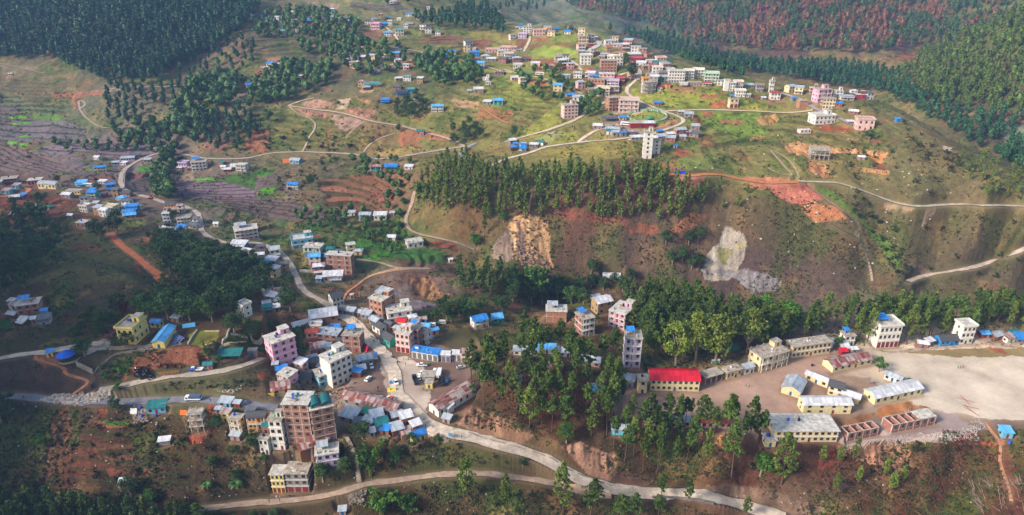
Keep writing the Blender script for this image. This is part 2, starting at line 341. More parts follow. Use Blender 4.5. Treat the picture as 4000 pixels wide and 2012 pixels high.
# ------------------------------------------------------------------ fields, cuts, yards: painted where the ground itself differs
ZONES = """
A1 0,560 620,760 600,1190 0,1190|808080|T2.6
A2 -60,300 700,320 900,400 880,560 400,640 -60,640|808080|T3.4
A2 880,250 1700,300 2160,360 2160,560 1200,400|808080|T3
A2 1620,640 2160,640 2160,1180 1500,1180|808080|T2.8
A2 -60,900 300,930 900,1040 1100,1280 0,1290|808080|T3.4
A3 1000,720 1830,760 1830,920 1080,900|808080|T2
A3 0,540 560,600 560,830 200,1160 0,1160|808080|T2.6
A3 1560,950 2160,950 2160,1290 1600,1290|808080|T2.6
A4 0,930 900,1080 1100,1290 0,1290|808080|T2.6
B2 -60,240 900,260 1300,330 900,560 400,620 -60,400|808080|T2
B2 380,720 1300,800 1640,1060 1400,1180 850,1060 400,900|808080|T2
C1 -60,400 620,480 760,700 400,900 -60,900|808080|T2.4
D1 700,380 1900,520 1900,1000 700,1000|808080|T2.6
B1 1380,380 2160,400 2160,830 1600,700|808080|T1.8
B1 -60,100 60,110 150,180 300,200 420,230 520,290 560,370 430,380 250,370 0,370 -60,370|7e6660|c8
B1 330,160 480,140 1250,145 1370,185 1290,215 1100,225 1000,240 600,240 400,210|7d6b72|c11
B1 -60,0 250,0 260,80 120,110 -60,90|6a6658|t2.8
A1 0,1000 560,1020 740,1080 740,1180 300,1190 0,1180|6e6466|c9
A1 0,780 150,790 250,870 560,890 560,960 250,970 0,960|666a48|t3
A1 0,880 150,900 150,1020 0,1100|6d5f5a|c9
A1 70,985 210,965 220,985 90,1005|63a41c|g
A1 90,1040 250,1025 260,1040 110,1055|63a41c|g
A1 130,1140 250,1135 250,1150 140,1155|63a41c|g
A1 50,1195 150,1195 130,1220 60,1210|6fb81c|g
A1 170,1215 240,1210 220,1240 170,1245|6fb81c|g
A1 250,960 400,935 560,1000 520,1030 300,1000|5a7a30|
A1 1310,1230 1390,1235 1370,1260 1320,1255|6fb81c|g
B1 705,350 780,335 790,350 720,365|6fb81c|g
B1 1150,350 1190,320 1290,305 1270,345 1170,375|4f8a28|g
B1 610,200 810,195 810,220 640,235|6a6438|
B1 640,400 720,400 730,460 650,450|6e5a48|
B1 730,410 780,385 970,385 970,440 740,465|7a5548|t2
B1 1060,380 1270,370 1270,405 1100,440 1060,450|7a4a40|t2
B1 1120,470 1240,440 1290,600 1220,590 1150,540|72605e|c7
B1 0,600 140,560 330,565 600,590 590,640 300,640 0,680|86442c|r
B1 0,500 200,510 220,540 100,560 0,570|6a4030|
B1 20,760 120,740 130,870 60,860|a0512e|
B1 1420,440 1850,450 2160,520 2160,620 1500,580 1430,530|77626a|c8
B1 1640,420 1800,415 1820,440 1650,445|63a81c|g
B1 1900,400 2160,370 2160,520 1900,450|446a26|g
B1 1800,560 2160,590 2160,720 2000,690 1810,590|6d5656|c7
B1 1820,695 1900,715 1880,730 1820,710|5a9a20|g
B1 1440,390 1640,380 1640,440 1430,430|95816a|
B1 1080,790 1220,780 1230,830 1120,840|6c7434|g
B1 1190,920 1290,900 1320,960 1230,960|a05a44|r
B1 460,1020 1130,1030 1130,1130 900,1160 500,1100|4f4c2a|
B1 1130,1120 1190,1150 1190,1230 1150,1230|7a3a26|r
B1 560,990 820,990 900,1030 600,1025|743a2c|
B1 100,1170 700,1180 1200,1250 1300,1300 100,1300|56522c|
B2 0,600 200,600 420,640 560,700 780,730 700,780 400,800 0,730|6c5652|c7
B2 -20,350 130,345 150,370 100,400 0,400|4a7a28|g
B2 10,530 80,500 160,515 140,550 40,560|62a41c|g
B2 520,460 760,400 900,380 1300,420 1300,460 1150,500 1170,600 1150,690 760,710 600,660 580,600 620,560 540,520|8c5c42|t2.6
B2 860,390 1000,370 1000,430 900,440|7a4a34|
B2 940,540 1150,500 1150,570 960,600|7a4038|
B2 1430,960 1560,950 1700,985 1700,1040 1560,1010 1420,990|743a34|t2
B2 920,1040 1000,1020 1010,1060 930,1065|7a3a34|
B2 1150,1110 1230,1085 1320,1130 1300,1160 1180,1135|7a4038|
B2 430,890 540,885 560,910 470,920|7a4a3a|
B2 740,910 1400,1000 1600,1060 1600,1150 1100,1080 780,1020|3f6a2a|
B2 850,1080 1100,1050 1100,1100 900,1100|3f7a24|g
B2 0,810 380,840 390,880 300,900 0,890|6a6040|t2
B2 1000,180 1300,160 1540,190 1400,215 1050,240|9a8048|
B2 1200,70 1380,90 1370,150 1220,150|a8603c|r
A2 590,1090 640,1090 600,1200|8a5a3a|
A2 0,1090 125,1105 90,1290 -60,1290|a0603c|r
A2 380,870 500,835 660,860 650,910 500,915 380,890|b0806a|r
A2 330,910 560,940 640,960 560,1000 400,970|9a6a58|r
A2 650,960 850,1000 920,1030 730,1100 640,1000|a08074|
A2 700,840 790,830 770,920 690,930|b09a7c|r
A2 760,900 1010,930 1000,980 920,990 760,940|a87058|r
A2 830,820 980,850 970,880 880,860|b08048|r
A2 880,755 980,755 985,785 890,785|b89868|r
A2 860,260 1000,250 1190,300 1180,330 950,320|7a4a40|
A2 870,325 1190,330 1180,375 900,380|5f6a3a|
A2 1200,240 1500,260 1500,290 1240,330|70703c|
A2 1340,350 1500,310 1650,290 1660,320 1560,365|8a5246|t1.4
A2 1660,290 1790,320 1700,370 1620,370|84564a|
A2 1760,380 1830,330 2000,330 1990,380 1930,410|824638|
A2 1230,340 1500,300 1340,360 1500,400 1700,410 1330,420|66663a|
A2 1180,490 1330,500 1330,560 1180,520|a06a44|r
A2 1200,600 1340,600 1350,640 1220,630|7e5648|
A2 360,610 460,600 450,660 370,660|8a8034|
A2 80,490 250,480 260,520 110,520|9a6a5a|
A2 290,340 650,350 640,390 300,400|6a5a48|t1.4
A2 0,600 120,600 60,670 0,650|7a6a50|
A2 1850,1000 1900,900 2160,930 2160,1040 2000,1000|9a6038|
A2 1660,830 1890,860 1880,910 1700,900 1640,850|9a7a58|r
A2 1200,1100 1350,1090 1600,1130 1640,1190 1400,1170 1370,1230 1200,1200|9a5a3a|r
A2 780,10 1200,20 1330,80 1100,100 800,60|6c6458|t2
A2 400,10 700,30 700,70 450,60|86705e|r
A2 160,30 360,70 380,100 240,100|8a6c58|r
A1 1740,200 1900,190 2060,250 1850,280 1730,260|7a6450|t2
A1 1830,850 2000,760 2160,770 2100,830 1900,855|86725c|
A1 440,790 880,760 900,790 640,820 450,825|a05a40|r
A1 600,820 650,815 680,930 620,930|9a6448|r
A1 880,740 1010,725 1150,745 900,770|9a8a7a|r
A1 0,530 300,560 300,620 100,660 0,620|74694c|
A1 1720,1170 1960,1180 1900,1296 1700,1296|8a604c|r
A1 2080,1090 2160,1090 2160,1296 2050,1230|9c5a38|r
A1 800,560 1400,480 1500,560 1300,620 900,640|5e4a42|
A3 10,335 140,335 120,400 40,405|7e4636|
A3 190,320 300,318 310,350 190,350|9a4a30|
A3 140,380 290,360 240,410 130,410|84503c|
A3 290,360 560,360 550,400 350,400|8a5036|
A3 200,400 350,380 560,430 560,480 280,490 160,440|88963a|
A3 310,260 540,290 550,350 330,350|84903a|g
A3 150,500 390,500 440,560 270,560 160,520|8a4434|
A3 400,500 480,495 550,560 570,600 420,590|8e3e30|
A3 0,460 180,480 150,520 0,530|7e4a34|
A3 590,560 690,570 690,600 600,600|a8482e|
A3 120,680 250,665 300,690 280,720 130,710|a8582e|r
A3 0,690 120,680 270,730 0,750|7c8030|
A3 450,720 560,720 620,770 500,760|96603c|
A3 1000,750 1300,740 1800,760 1830,870 1400,910 1100,860|8a8c34|
A3 1330,740 1560,740 1570,780 1340,780|9a6440|
A3 1580,790 1820,790 1700,830 1600,830|a85a38|
A3 1650,890 1720,840 1820,845 1820,900 1700,910|b4582e|r
A3 1990,790 2160,820 2160,850 2000,820|8a4a3a|
A3 1910,850 2160,840 2160,930 1930,920|928c34|
A3 1580,950 2100,950 2160,1130 1900,1160 1580,1010|6f8430|
A3 1600,940 1700,935 1680,980 1620,975|b4663c|r
A3 1740,1010 1960,1010 1950,1040 1740,1030|a0603a|r
A3 2060,990 2160,960 2160,1050 2080,1060|c08850|r
A3 2000,1160 2160,1120 2160,1140 2020,1190|b88048|r
A3 1530,950 1590,1000 1600,1060 1520,1010|8e3c30|r
A3 980,960 1100,940 1280,950 1310,1010 1230,1030 1050,1020|86883c|
A3 1320,980 1400,1000 1400,1050 1260,1100 1200,1060 1300,1040|b07a52|r
A3 780,1010 960,1010 1000,1090 1180,1090 1100,1140 960,1120 740,1110|9a8478|
A3 760,830 900,840 1100,870 1300,950 1150,930 1060,960 870,960|a0907c|
A3 340,1110 450,1120 330,1200 200,1170|a8a090|
A3 440,830 560,1020 800,860 700,920 560,1040 250,1130 0,1180|848436|
B3 190,60 550,30 560,110 300,140|8c8c38|
B3 270,200 560,120 1100,90 1100,250 700,260 400,240|8a7c3c|
B3 1180,270 1400,300 1450,360 1200,320|8e5a40|
B3 1360,190 1480,180 1540,220 1460,240 1360,220|a04a30|
B3 1560,60 1720,60 1710,150 1590,160|8e5a38|
B3 1400,260 1720,230 1760,340 1500,360 1380,320|6c783a|
B3 1320,390 1480,400 1640,410 1590,470 1520,520 1480,470 1380,430|b0604a|r
B3 1880,410 2160,420 2160,520 2050,510 1960,440|b0654a|r
B3 290,640 600,700 900,740 1240,860 1200,820 700,790 400,770|8a4634|
B3 900,770 1240,830 1280,900 1000,880|9a5034|
B3 1310,900 1500,720 1660,720 1500,880|9a5838|
B3 -40,770 40,745 120,740 250,755 310,825 325,1000 345,1175 200,1190 130,1190 40,1110 -30,960|c09468|R
B2 1980,1010 2080,880 2160,840 2160,1120 2060,1140 1990,1090|85705f|R
B3 40,790 70,780 130,1000 140,1180 60,1060|7a6258|R
B3 1800,830 1850,840 1960,900 1985,1000 1970,1080 1900,1200 1820,1290 1620,1290 1600,1190 1640,1060 1740,960|a39686|R
B3 1720,1000 1860,1010 1830,1160 1740,1130|77743f|
B3 1870,980 1975,960 1960,1010 1860,1010|b0a070|r
B4 -60,465 250,460 350,480 480,600 420,620 250,650 180,620 30,545 20,500|bc7058|f
B4 150,470 350,480 420,560 300,540 200,500|a4503c|
B4 -60,405 160,415 190,450 0,455|b87450|R
B4 240,110 500,150 700,170 1000,200 1010,260 850,220 560,210 520,240 240,240 140,150|c08850|R
B4 820,220 1000,200 960,310 850,250|cc8038|R
B4 860,290 960,310 1010,360 900,340|8a3a2c|
B4 720,320 1020,365 1030,400 800,370|c08048|r
B4 330,260 440,280 520,340 500,420 420,400 330,330|b07448|R
B4 880,60 1150,100 1060,140 880,110|96503a|
B4 410,0 780,0 760,30 430,15|983824|
B4 270,650 540,650 690,760 400,805 310,720|b87850|f
B4 930,620 1240,680 1210,710 1080,710 950,660|ae9070|
B4 1340,680 1410,680 1350,800 1310,850 1320,740|9a8068|r
B4 390,490 480,500 560,560 800,760 1000,960 1150,1150 1100,1180 950,1020 780,780 600,640|587a2c|g
B4 1180,1140 1300,1150 1390,1230 1240,1240|7e6a5c|r
B4 1480,150 1560,160 1560,200 1490,190|b0a488|r
B4 1970,0 2200,0 2200,130 2020,100 1960,40|76806a|r
A4 1960,1000 2160,1060 2160,1296 2000,1200|767c68|r
A4 1900,930 2160,950 2160,1040 1980,1010|9a6a48|r
A4 400,500 1200,540 1280,500 1200,430 900,500|87683c|t2
A4 280,530 900,560 900,660 700,650 300,600|6e6a42|t2
A4 1100,440 1240,440 1210,510 1110,500|8a4a30|
A4 1020,320 1200,320 1190,420 1040,410|643a40|
A4 330,40 500,50 520,150 340,140|5e3a36|
A4 400,1050 660,1060 680,1100 500,1105 390,1070|a03a24|
A4 940,1000 1030,1010 1030,1030 950,1020|b8502c|
A4 0,800 150,820 140,860 0,880|a0684a|
A4 0,970 60,960 100,1010 0,1050|b88444|R
A4 1200,1010 1260,1060 1180,1050|a89068|
C1 1230,1150 1300,1000 1400,880 1560,830 1820,800 2074,790 2074,880 1980,900 2000,980 1700,1010 1560,1020 1380,1110|984e36|r
C1 960,730 1120,730 1080,800 880,880 870,830|b0a59c|f
C1 980,690 1060,580 1160,570 1150,700 1100,730|8a5c50|f
C1 1090,820 1700,790 1850,770 1830,740 1100,780|a4917e|f
C1 340,890 560,870 600,960 500,1010 420,960|9a4a30|r
C1 0,430 140,440 60,500 0,490|7a4834|
C1 0,510 150,520 100,590 0,600|34662a|g
C1 1900,690 1990,620 2074,620 2074,790 1900,770|7a8030|
C2 0,640 140,640 130,760 0,780|86802e|
C2 240,670 440,700 430,740 220,780|5a6628|
C2 650,450 1050,450 1040,560 850,580 760,520|7a5546|f
C2 1200,190 1400,220 1560,120 1580,200 1560,300 1400,300 1250,230|8a4a30|
C2 640,310 760,200 740,340|a04a34|
C2 520,1060 680,1040 640,1120 560,1150|9a4428|r
C2 280,0 430,0 420,100 300,130|7a2c20|r
D1 370,170 540,100 850,110 1100,60 1250,90 1000,200 700,205|c4b4a8|r
D1 520,300 700,220 730,480 650,640 450,1000 380,900 450,720|7a5038|R
D1 1000,230 1060,230 1020,330 960,320|a04428|r
D1 900,370 1320,370 1330,400 1060,430|9a5436|r
D1 890,580 1350,600 1300,800 1050,760|6e4834|t2.5
D1 1050,840 1500,830 1500,900 1080,890|7c4230|
D1 1830,520 2025,480 2025,600 1880,600|963a22|R
D1 1000,360 1300,360 1300,390 1020,400|4f7a28|g
D2 0,200 100,200 120,400 60,500 0,560|8c3c24|R
D2 950,560 1080,540 1060,640 900,660|a05c38|r
D3 480,250 560,200 900,330 1000,420 1240,500 1100,590 700,500 480,400|85644e|R
D3 1500,600 1700,560 2025,700 2025,960 1800,900 1640,760|8c6654|R
D4 -20,850 200,880 380,960 350,1010 0,1000|6a4a40|R
D4 880,1010 1200,980 1500,1040 2025,1180 2025,1296 1700,1260 1100,1090|6d5748|R
D4 780,1060 1000,1040 980,1110 760,1120|9a7058|
D5 0,650 160,650 200,800 0,850|8a3e30|r
D5 170,610 880,600 920,820 600,900 520,800 200,680|9a6a50|R
D5 560,240 800,190 1100,150 1110,240 800,300 590,320|b06a2c|R
D5 160,390 560,270 520,340 200,440|8e5c34|R
D5 160,430 1300,260 1500,460 1200,570 620,570 240,650|a08c84|f
D5 1290,580 1400,480 1500,480 1530,520 1400,600|9c2c1e|
D5 1500,590 1700,560 1790,640 1600,600|b0442a|r
D5 1750,560 1830,560 1830,620 1760,620|b86a48|
D4 250,480 400,490 380,560 260,550|b06a30|
D4 970,510 1180,530 1240,580 1100,630 980,590|b87a40|
X 2340,1460 2600,1560 2860,1540 3000,1400 3250,1370 3250,1470 3080,1560 3100,1640 2960,1660 2700,1610 2400,1640|a98a76|f
X 3130,1560 3260,1470 3400,1470 3480,1540 3200,1590|9e826a|f
X 3420,1370 4150,1352 4150,1640 3900,1640 3560,1580 3500,1490|c9b8a2|f
X 3420,1372 4150,1352 4150,1395 3700,1392|8f7a4e|f
X 3860,1355 3920,1355 3930,1385 3890,1380|a8442a|
X 1480,1360 1700,1420 1850,1420 1850,1470 1780,1520 1700,1570 1650,1680 1560,1640 1330,1640 1350,1530 1460,1490|82695c|f
X 1500,1400 1590,1395 1650,1430 1690,1530 1665,1640 1760,1700 1690,1705 1600,1665 1530,1570|ccb8a4|f
C2 1790,900 1870,900 2074,1050 2100,1296 1850,1296 1790,1050|c4ae9c|f
D3 -20,0 130,0 160,60 160,280 240,400 60,290 -100,100|c4ae9c|f
X 1560,1350 1700,1390 1850,1400 1850,1370 1600,1330|7e6a5e|f
C3 0,110 200,70 250,180 390,250 260,330 60,280|9a6a44|R
C3 -60,320 250,340 290,400 100,430 -60,420|7a6a6c|f
C2 1900,200 2074,140 2074,310 1900,300|7c6a62|r
C3 960,260 1100,250 1150,400 1000,410|7a3e34|r
C4 820,0 1350,0 1600,60 1700,130 1650,220 1400,250 1200,80|8e8684|R
"""
edge = (fbm(XX, YY, 5, 3, 81) - .5)
pxs = FPX / np.maximum(YY * cP - (ZG - CAMZ) * sP, 1)          # photo pixels per metre
jx = PX + edge * pxs * 4.5; jy = PY + (fbm(XX + 50, YY, 5, 3, 91) - .5) * pxs * 2.6
GREEN = np.zeros(ZG.shape, np.float32); ZADD = np.zeros(ZG.shape, np.float32)
for line in ZONES.strip().split("\n"):
    s, colr, md = line.split("|"); poly = polyf(s); c = hx(colr)
    if md in ('', 'r', 'R') and c[0] > 1.9 * c[1]: c = c * .72 + np.array([.30, .21, .13]) * c.mean() * 1.6 * .28 / .21 * .5
    ya, yb = zone_depth(poly, 14)
    xs = [p[0] for p in poly]; ys = [p[1] for p in poly]
    ra = max(np.searchsorted(YS, ya) - 1, 0); rb = min(np.searchsorted(YS, yb) + 1, NR)
    ua = min(ray(p[0], p[1])[0] for p in poly) - .03; ub = max(ray(p[0], p[1])[0] for p in poly) + .03
    ca = max(int((ua + UA) / USPAN * (NC - 1)), 0); cb = min(int((ub + UA) / USPAN * (NC - 1)) + 1, NC)
    w = (slice(ra, rb), slice(ca, cb))
    if ra >= rb or ca >= cb: continue
    m = inpoly(jx[w], jy[w], poly).astype(np.float32)
    k = m * (.9 if md else .8 * sstep(.25, .5, n2[w] + .08)); x, y, z = XX[w], YY[w], ZG[w]
    nn = n2[w]; cs = c[None, None] * (0.72 + .56 * nn)[..., None]
    if md[:1] == 't':
        st = float(md[1:]); zs = ZS[w]; ph = (zs + .35 * (fbm(x, y, 20, 2, 5) - .5)) / st; fr = ph - np.floor(ph)
        lv = hash2(np.floor(ph).astype(int), (x / 28 + .6 * np.floor(ph)).astype(int), 3)
        cs = c[None, None] * (0.82 + .36 * lv)[..., None]
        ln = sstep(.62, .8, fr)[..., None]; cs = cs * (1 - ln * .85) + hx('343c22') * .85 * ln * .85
        zt = (np.floor(ph) + sstep(.72, 1.0, fr)) * st - .35 * (fbm(x, y, 20, 2, 5) - .5)
        ZADD[w] = np.where(m > 0, (zt - z) * m * (1 - FLAT[w]), ZADD[w])
        k = m * .93
    elif md[:1] == 'c':
        sp = float(md[1:]); ph = (y + (.55 * x if colr == '7e6660' else .12 * x) + 26 * (fbm(x, y, 70, 2, 6) - .5)) / sp; fr = ph - np.floor(ph)
        qx = x / 34 + 7.3 * hash2(np.floor(ph).astype(int), np.floor(ph).astype(int), 9); lv = hash2(np.floor(ph).astype(int), np.floor(qx).astype(int), 3)
        ln = np.maximum(sstep(.7, .84, fr), .8 * sstep(.94, .97, qx - np.floor(qx)))[..., None]
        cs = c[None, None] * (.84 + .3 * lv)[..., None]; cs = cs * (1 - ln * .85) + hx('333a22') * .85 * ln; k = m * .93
        ZADD[w] = np.where(m > 0, (ZS[w] - z) * .9 - fr * .35, ZADD[w])
    elif md[:1] == 'T':
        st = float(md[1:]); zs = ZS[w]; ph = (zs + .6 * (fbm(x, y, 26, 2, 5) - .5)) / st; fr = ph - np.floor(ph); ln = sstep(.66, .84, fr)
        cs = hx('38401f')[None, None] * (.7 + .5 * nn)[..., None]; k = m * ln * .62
        ZADD[w] = np.where(m > 0, (sstep(.6, 1.0, fr) - fr) * st * .7, ZADD[w])
    elif md == 'g':
        cs = c[None, None] * (0.62 + .35 * n3[w])[..., None]; GREEN[w] = np.maximum(GREEN[w], m); k = m * .88
    elif md in ('r', 'R'):
        st = fbm(x * 1.0, y * .25, 3.0, 3, 33)
        cs = c[None, None] * ((0.38 + 1.24 * st) if md == 'R' else (0.55 + .9 * st))[..., None]
        if md == 'R':
            ZADD[w] += m * (np.abs(st - .5) * 5.0 - 1.2) * (1 - FLAT[w])
            k = m * sstep(.22, .4, nn + .25)
        else: k = m * .85 * sstep(.2, .42, nn + .12)
    elif md == 'f':
        cs = c[None, None] * ((0.80 + .24 * nn + .16 * n1[w]) * (1 - .26 * sstep(.56, .72, fbm(x, y * .6, 15, 3, 97))))[..., None]; k = m * .96
    CL[w] = CL[w] * (1 - k[..., None]) + cs * k[..., None]
ZG += ZADD * (1 - FLAT)
CL *= np.array([.98, .98, 1.0], np.float32)
# roads leave a worn verge
mixc((1 - sstep(0, 1.3, np.abs(DIST + .1))) * .38, hx('8a745c'))

# ------------------------------------------------------------------ materials
MATS = {}
def newmat(name):
    m = bpy.data.materials.new(name); m.use_nodes = True; t = m.node_tree; t.nodes.clear()
    o = t.nodes.new("ShaderNodeOutputMaterial"); b = t.nodes.new("ShaderNodeBsdfPrincipled")
    t.links.new(b.outputs[0], o.inputs[0]); b.inputs['Roughness'].default_value = .85
    b.inputs['Specular IOR Level'].default_value = .25
    return m, t, b
def nd(t, ty, **kw):
    x = t.nodes.new(ty)
    for k, v in kw.items():
        if k[0] == '_': x.inputs[int(k[1:])].default_value = v
        else: setattr(x, k, v)
    return x
def noise(t, vec, scale, detail=3, rough=.6):
    x = nd(t, "ShaderNodeTexNoise"); x.inputs['Scale'].default_value = scale; x.inputs['Detail'].default_value = detail; x.inputs['Roughness'].default_value = rough
    if vec is not None: t.links.new(vec, x.inputs['Vector'])
    return x.outputs[0]
def ramp(t, fac, a, b, c0=0.0, c1=1.0):
    x = nd(t, "ShaderNodeMapRange"); x.inputs[1].default_value = a; x.inputs[2].default_value = b; x.inputs[3].default_value = c0; x.inputs[4].default_value = c1
    t.links.new(fac, x.inputs[0]); return x.outputs[0]
def mix(t, fac, a, b, mode='MIX'):
    x = nd(t, "ShaderNodeMix", data_type='RGBA', blend_type=mode)
    for inp, v in ((x.inputs[0], fac), (x.inputs[6], a), (x.inputs[7], b)):
        if isinstance(v, bpy.types.NodeSocket): t.links.new(v, inp)
        elif isinstance(v, (int, float)): inp.default_value = v
        else: inp.default_value = (*list(v)[:3], 1)
    return x.outputs[2]
def mulv(t, colr, fac):
    x = nd(t, "ShaderNodeHueSaturation"); x.inputs[0].default_value = .5
    t.links.new(fac, x.inputs[2])
    if isinstance(colr, bpy.types.NodeSocket): t.links.new(colr, x.inputs[4])
    else: x.inputs[4].default_value = (*list(colr)[:3], 1)
    return x.outputs[0]
def objv(t, sc=(1, 1, 1)):
    c = nd(t, "ShaderNodeTexCoord"); mp = nd(t, "ShaderNodeMapping"); mp.inputs[3].default_value = sc
    t.links.new(c.outputs['Object'], mp.inputs[0]); return mp.outputs[0]
def posv(t):
    return nd(t, "ShaderNodeNewGeometry").outputs['Position']
def rnd(t): return nd(t, "ShaderNodeObjectInfo").outputs['Random']
def bump(t, b, h, s=.4, d=.3):
    x = nd(t, "ShaderNodeBump"); x.inputs[0].default_value = s; x.inputs[1].default_value = d
    t.links.new(h, x.inputs['Height']); t.links.new(x.outputs[0], b.inputs['Normal'])
def M(kind, h='808080', **kw):
    key = kind + h
    if key in MATS: return MATS[key]
    m, t, b = newmat(kind + '_' + h); c = hx(h)
    if kind == 'paint':      # weathered plaster
        v = objv(t, (1, 1, .25)); n = noise(t, v, 1.3, 4); k = ramp(t, n, .3, .7, .78, 1.06)
        col = mulv(t, c, k); d = ramp(t, noise(t, posv(t), .5, 4), .52, .72, 0, .45); col = mix(t, d, col, c * .5 + hx('6a5c50') * .25)
    elif kind == 'brick':
        v = posv(t); n = noise(t, v, .9, 3); f = noise(t, v, 7, 2)
        col = mix(t, ramp(t, f, .35, .65), c * .72, c * 1.2 + hx('b0a090') * .06); col = mulv(t, col, ramp(t, n, .3, .7, .75, 1.1))
    elif kind in ('tin', 'rust'):
        v = objv(t); bk = nd(t, "ShaderNodeTexBrick"); bk.inputs['Scale'].default_value = 1.0; bk.inputs['Mortar Size'].default_value = 0.0
        bk.inputs['Brick Width'].default_value = 1.1; bk.inputs['Row Height'].default_value = 2.6; bk.offset = .37
        hi, lo = (c * 1.15, c * .7) if kind == 'tin' else (hx('b4aca8'), hx('7c3626'))
        bk.inputs['Color1'].default_value = (*hi, 1); bk.inputs['Color2'].default_value = (*lo, 1); bk.inputs['Bias'].default_value = 0 if kind == 'tin' else .1
        t.links.new(v, bk.inputs['Vector']); n = noise(t, posv(t), .8, 4)
        col = mix(t, ramp(t, n, .5, .72, 0, .55 if kind == 'tin' else .8), bk.outputs[0], c * .45 + hx('8a5a40') * .2)
        wv = nd(t, "ShaderNodeTexWave"); wv.inputs['Scale'].default_value = 1.2; t.links.new(v, wv.inputs['Vector']); bump(t, b, wv.outputs[0], .3, .06)
        b.inputs['Roughness'].default_value = .5; b.inputs['Specular IOR Level'].default_value = .5
    elif kind == 'slate':
        n = noise(t, posv(t), 2.5, 3); col = mulv(t, c, ramp(t, n, .3, .7, .7, 1.25)); b.inputs['Roughness'].default_value = .6
    elif kind == 'conc':
        n = noise(t, posv(t), .55, 5, .7); col = mix(t, ramp(t, n, .38, .62), c * .55, c * 1.1); col = mulv(t, col, ramp(t, noise(t, posv(t), 3, 3), .3, .7, .85, 1.1))
    elif kind == 'road':
        n = noise(t, posv(t), .35, 5, .7); col = mix(t, ramp(t, n, .4, .62), c * .68, c * 1.08); col = mix(t, ramp(t, noise(t, posv(t), .12, 3), .5, .7, 0, .5), col, c * .6 + hx('6a5040') * .3); col = mulv(t, col, ramp(t, noise(t, posv(t), 3, 3), .3, .7, .85, 1.1))
        bump(t, b, n, .5, .3)
    elif kind == 'glass':
        col = mulv(t, c, ramp(t, rnd(t), 0, 1, .5, 4.0)); b.inputs['Roughness'].default_value = .15; b.inputs['Specular IOR Level'].default_value = .5
    elif kind == 'cloth':
        n = noise(t, posv(t), 1.6, 2); col = mulv(t, c, ramp(t, n, .3, .7, .8, 1.15)); b.inputs['Roughness'].default_value = .55
    elif kind == 'gloss':
        col = mulv(t, c, ramp(t, noise(t, posv(t), 2, 2), .3, .7, .9, 1.05)); b.inputs['Roughness'].default_value = .3; b.inputs['Specular IOR Level'].default_value = .5
    elif kind == 'bark':
        n = noise(t, posv(t), 3, 3); col = mulv(t, c, ramp(t, n, .3, .7, .7, 1.3))
    else:
        col = mulv(t, c, ramp(t, noise(t, posv(t), 1.5, 3), .3, .7, .8, 1.15))
    t.links.new(col, b.inputs['Base Color'])
    MATS[key] = m; return m
def leafmat(name, ca, cb, cc=None, amt=.0, bs=.035):
    if name in MATS: return MATS[name]
    m, t, b = newmat(name); p = posv(t)
    n = noise(t, p, .45, 3, .7); col = mix(t, ramp(t, n, .36, .64), hx(ca), hx(cb))
    col = mix(t, ramp(t, noise(t, p, 2.4, 2), .45, .7, 0, .35), col, hx(cb) * 1.5)
    if cc:
        big = noise(t, p, bs, 4, .75); col = mix(t, ramp(t, big, .5 - amt, .56 - amt, 0, .85), col, hx(cc))
        mid = noise(t, p, .13, 2, .5)
        col = mulv(t, col, ramp(t, mid, .3, .7, .65, 1.35))
    col = mulv(t, col, ramp(t, rnd(t), 0, 1, .72, 1.3))
    t.links.new(col, b.inputs['Base Color']); b.inputs['Roughness'].default_value = .6; b.inputs['Specular IOR Level'].default_value = .3
    MATS[name] = m; return m
def groundmat():
    m, t, b = newmat('earth'); a = nd(t, "ShaderNodeVertexColor", layer_name="Col"); p = posv(t)
    n1_ = noise(t, p, .28, 4, .7); n2_ = noise(t, p, 1.4, 3, .6)
    w_ = mix(t, a.outputs[1], ramp(t, n1_, .3, .7, .72, 1.3), ramp(t, noise(t, p, .07, 4, .6), .35, .65, .8, 1.1)); col = mulv(t, a.outputs[0], w_); col = mulv(t, col, mix(t, a.outputs[1], ramp(t, n2_, .3, .7, .8, 1.22), ramp(t, n2_, .3, .7, .94, 1.05)))
    hs = nd(t, "ShaderNodeHueSaturation"); hs.inputs[1].default_value = .98; t.links.new(ramp(t, noise(t, p, .7, 3), .3, .7, .475, .525), hs.inputs[0]); t.links.new(col, hs.inputs[4])
    t.links.new(hs.outputs[0], b.inputs['Base Color']); b.inputs['Roughness'].default_value = 1; b.inputs['Specular IOR Level'].default_value = .1
    bump(t, b, noise(t, p, .6, 5, .7), .9, .9); bn = [q for q in t.nodes if q.type == 'BUMP'][0]; t.links.new(ramp(t, a.outputs[1], 0, 1, .9, .12), bn.inputs[0])
    return m
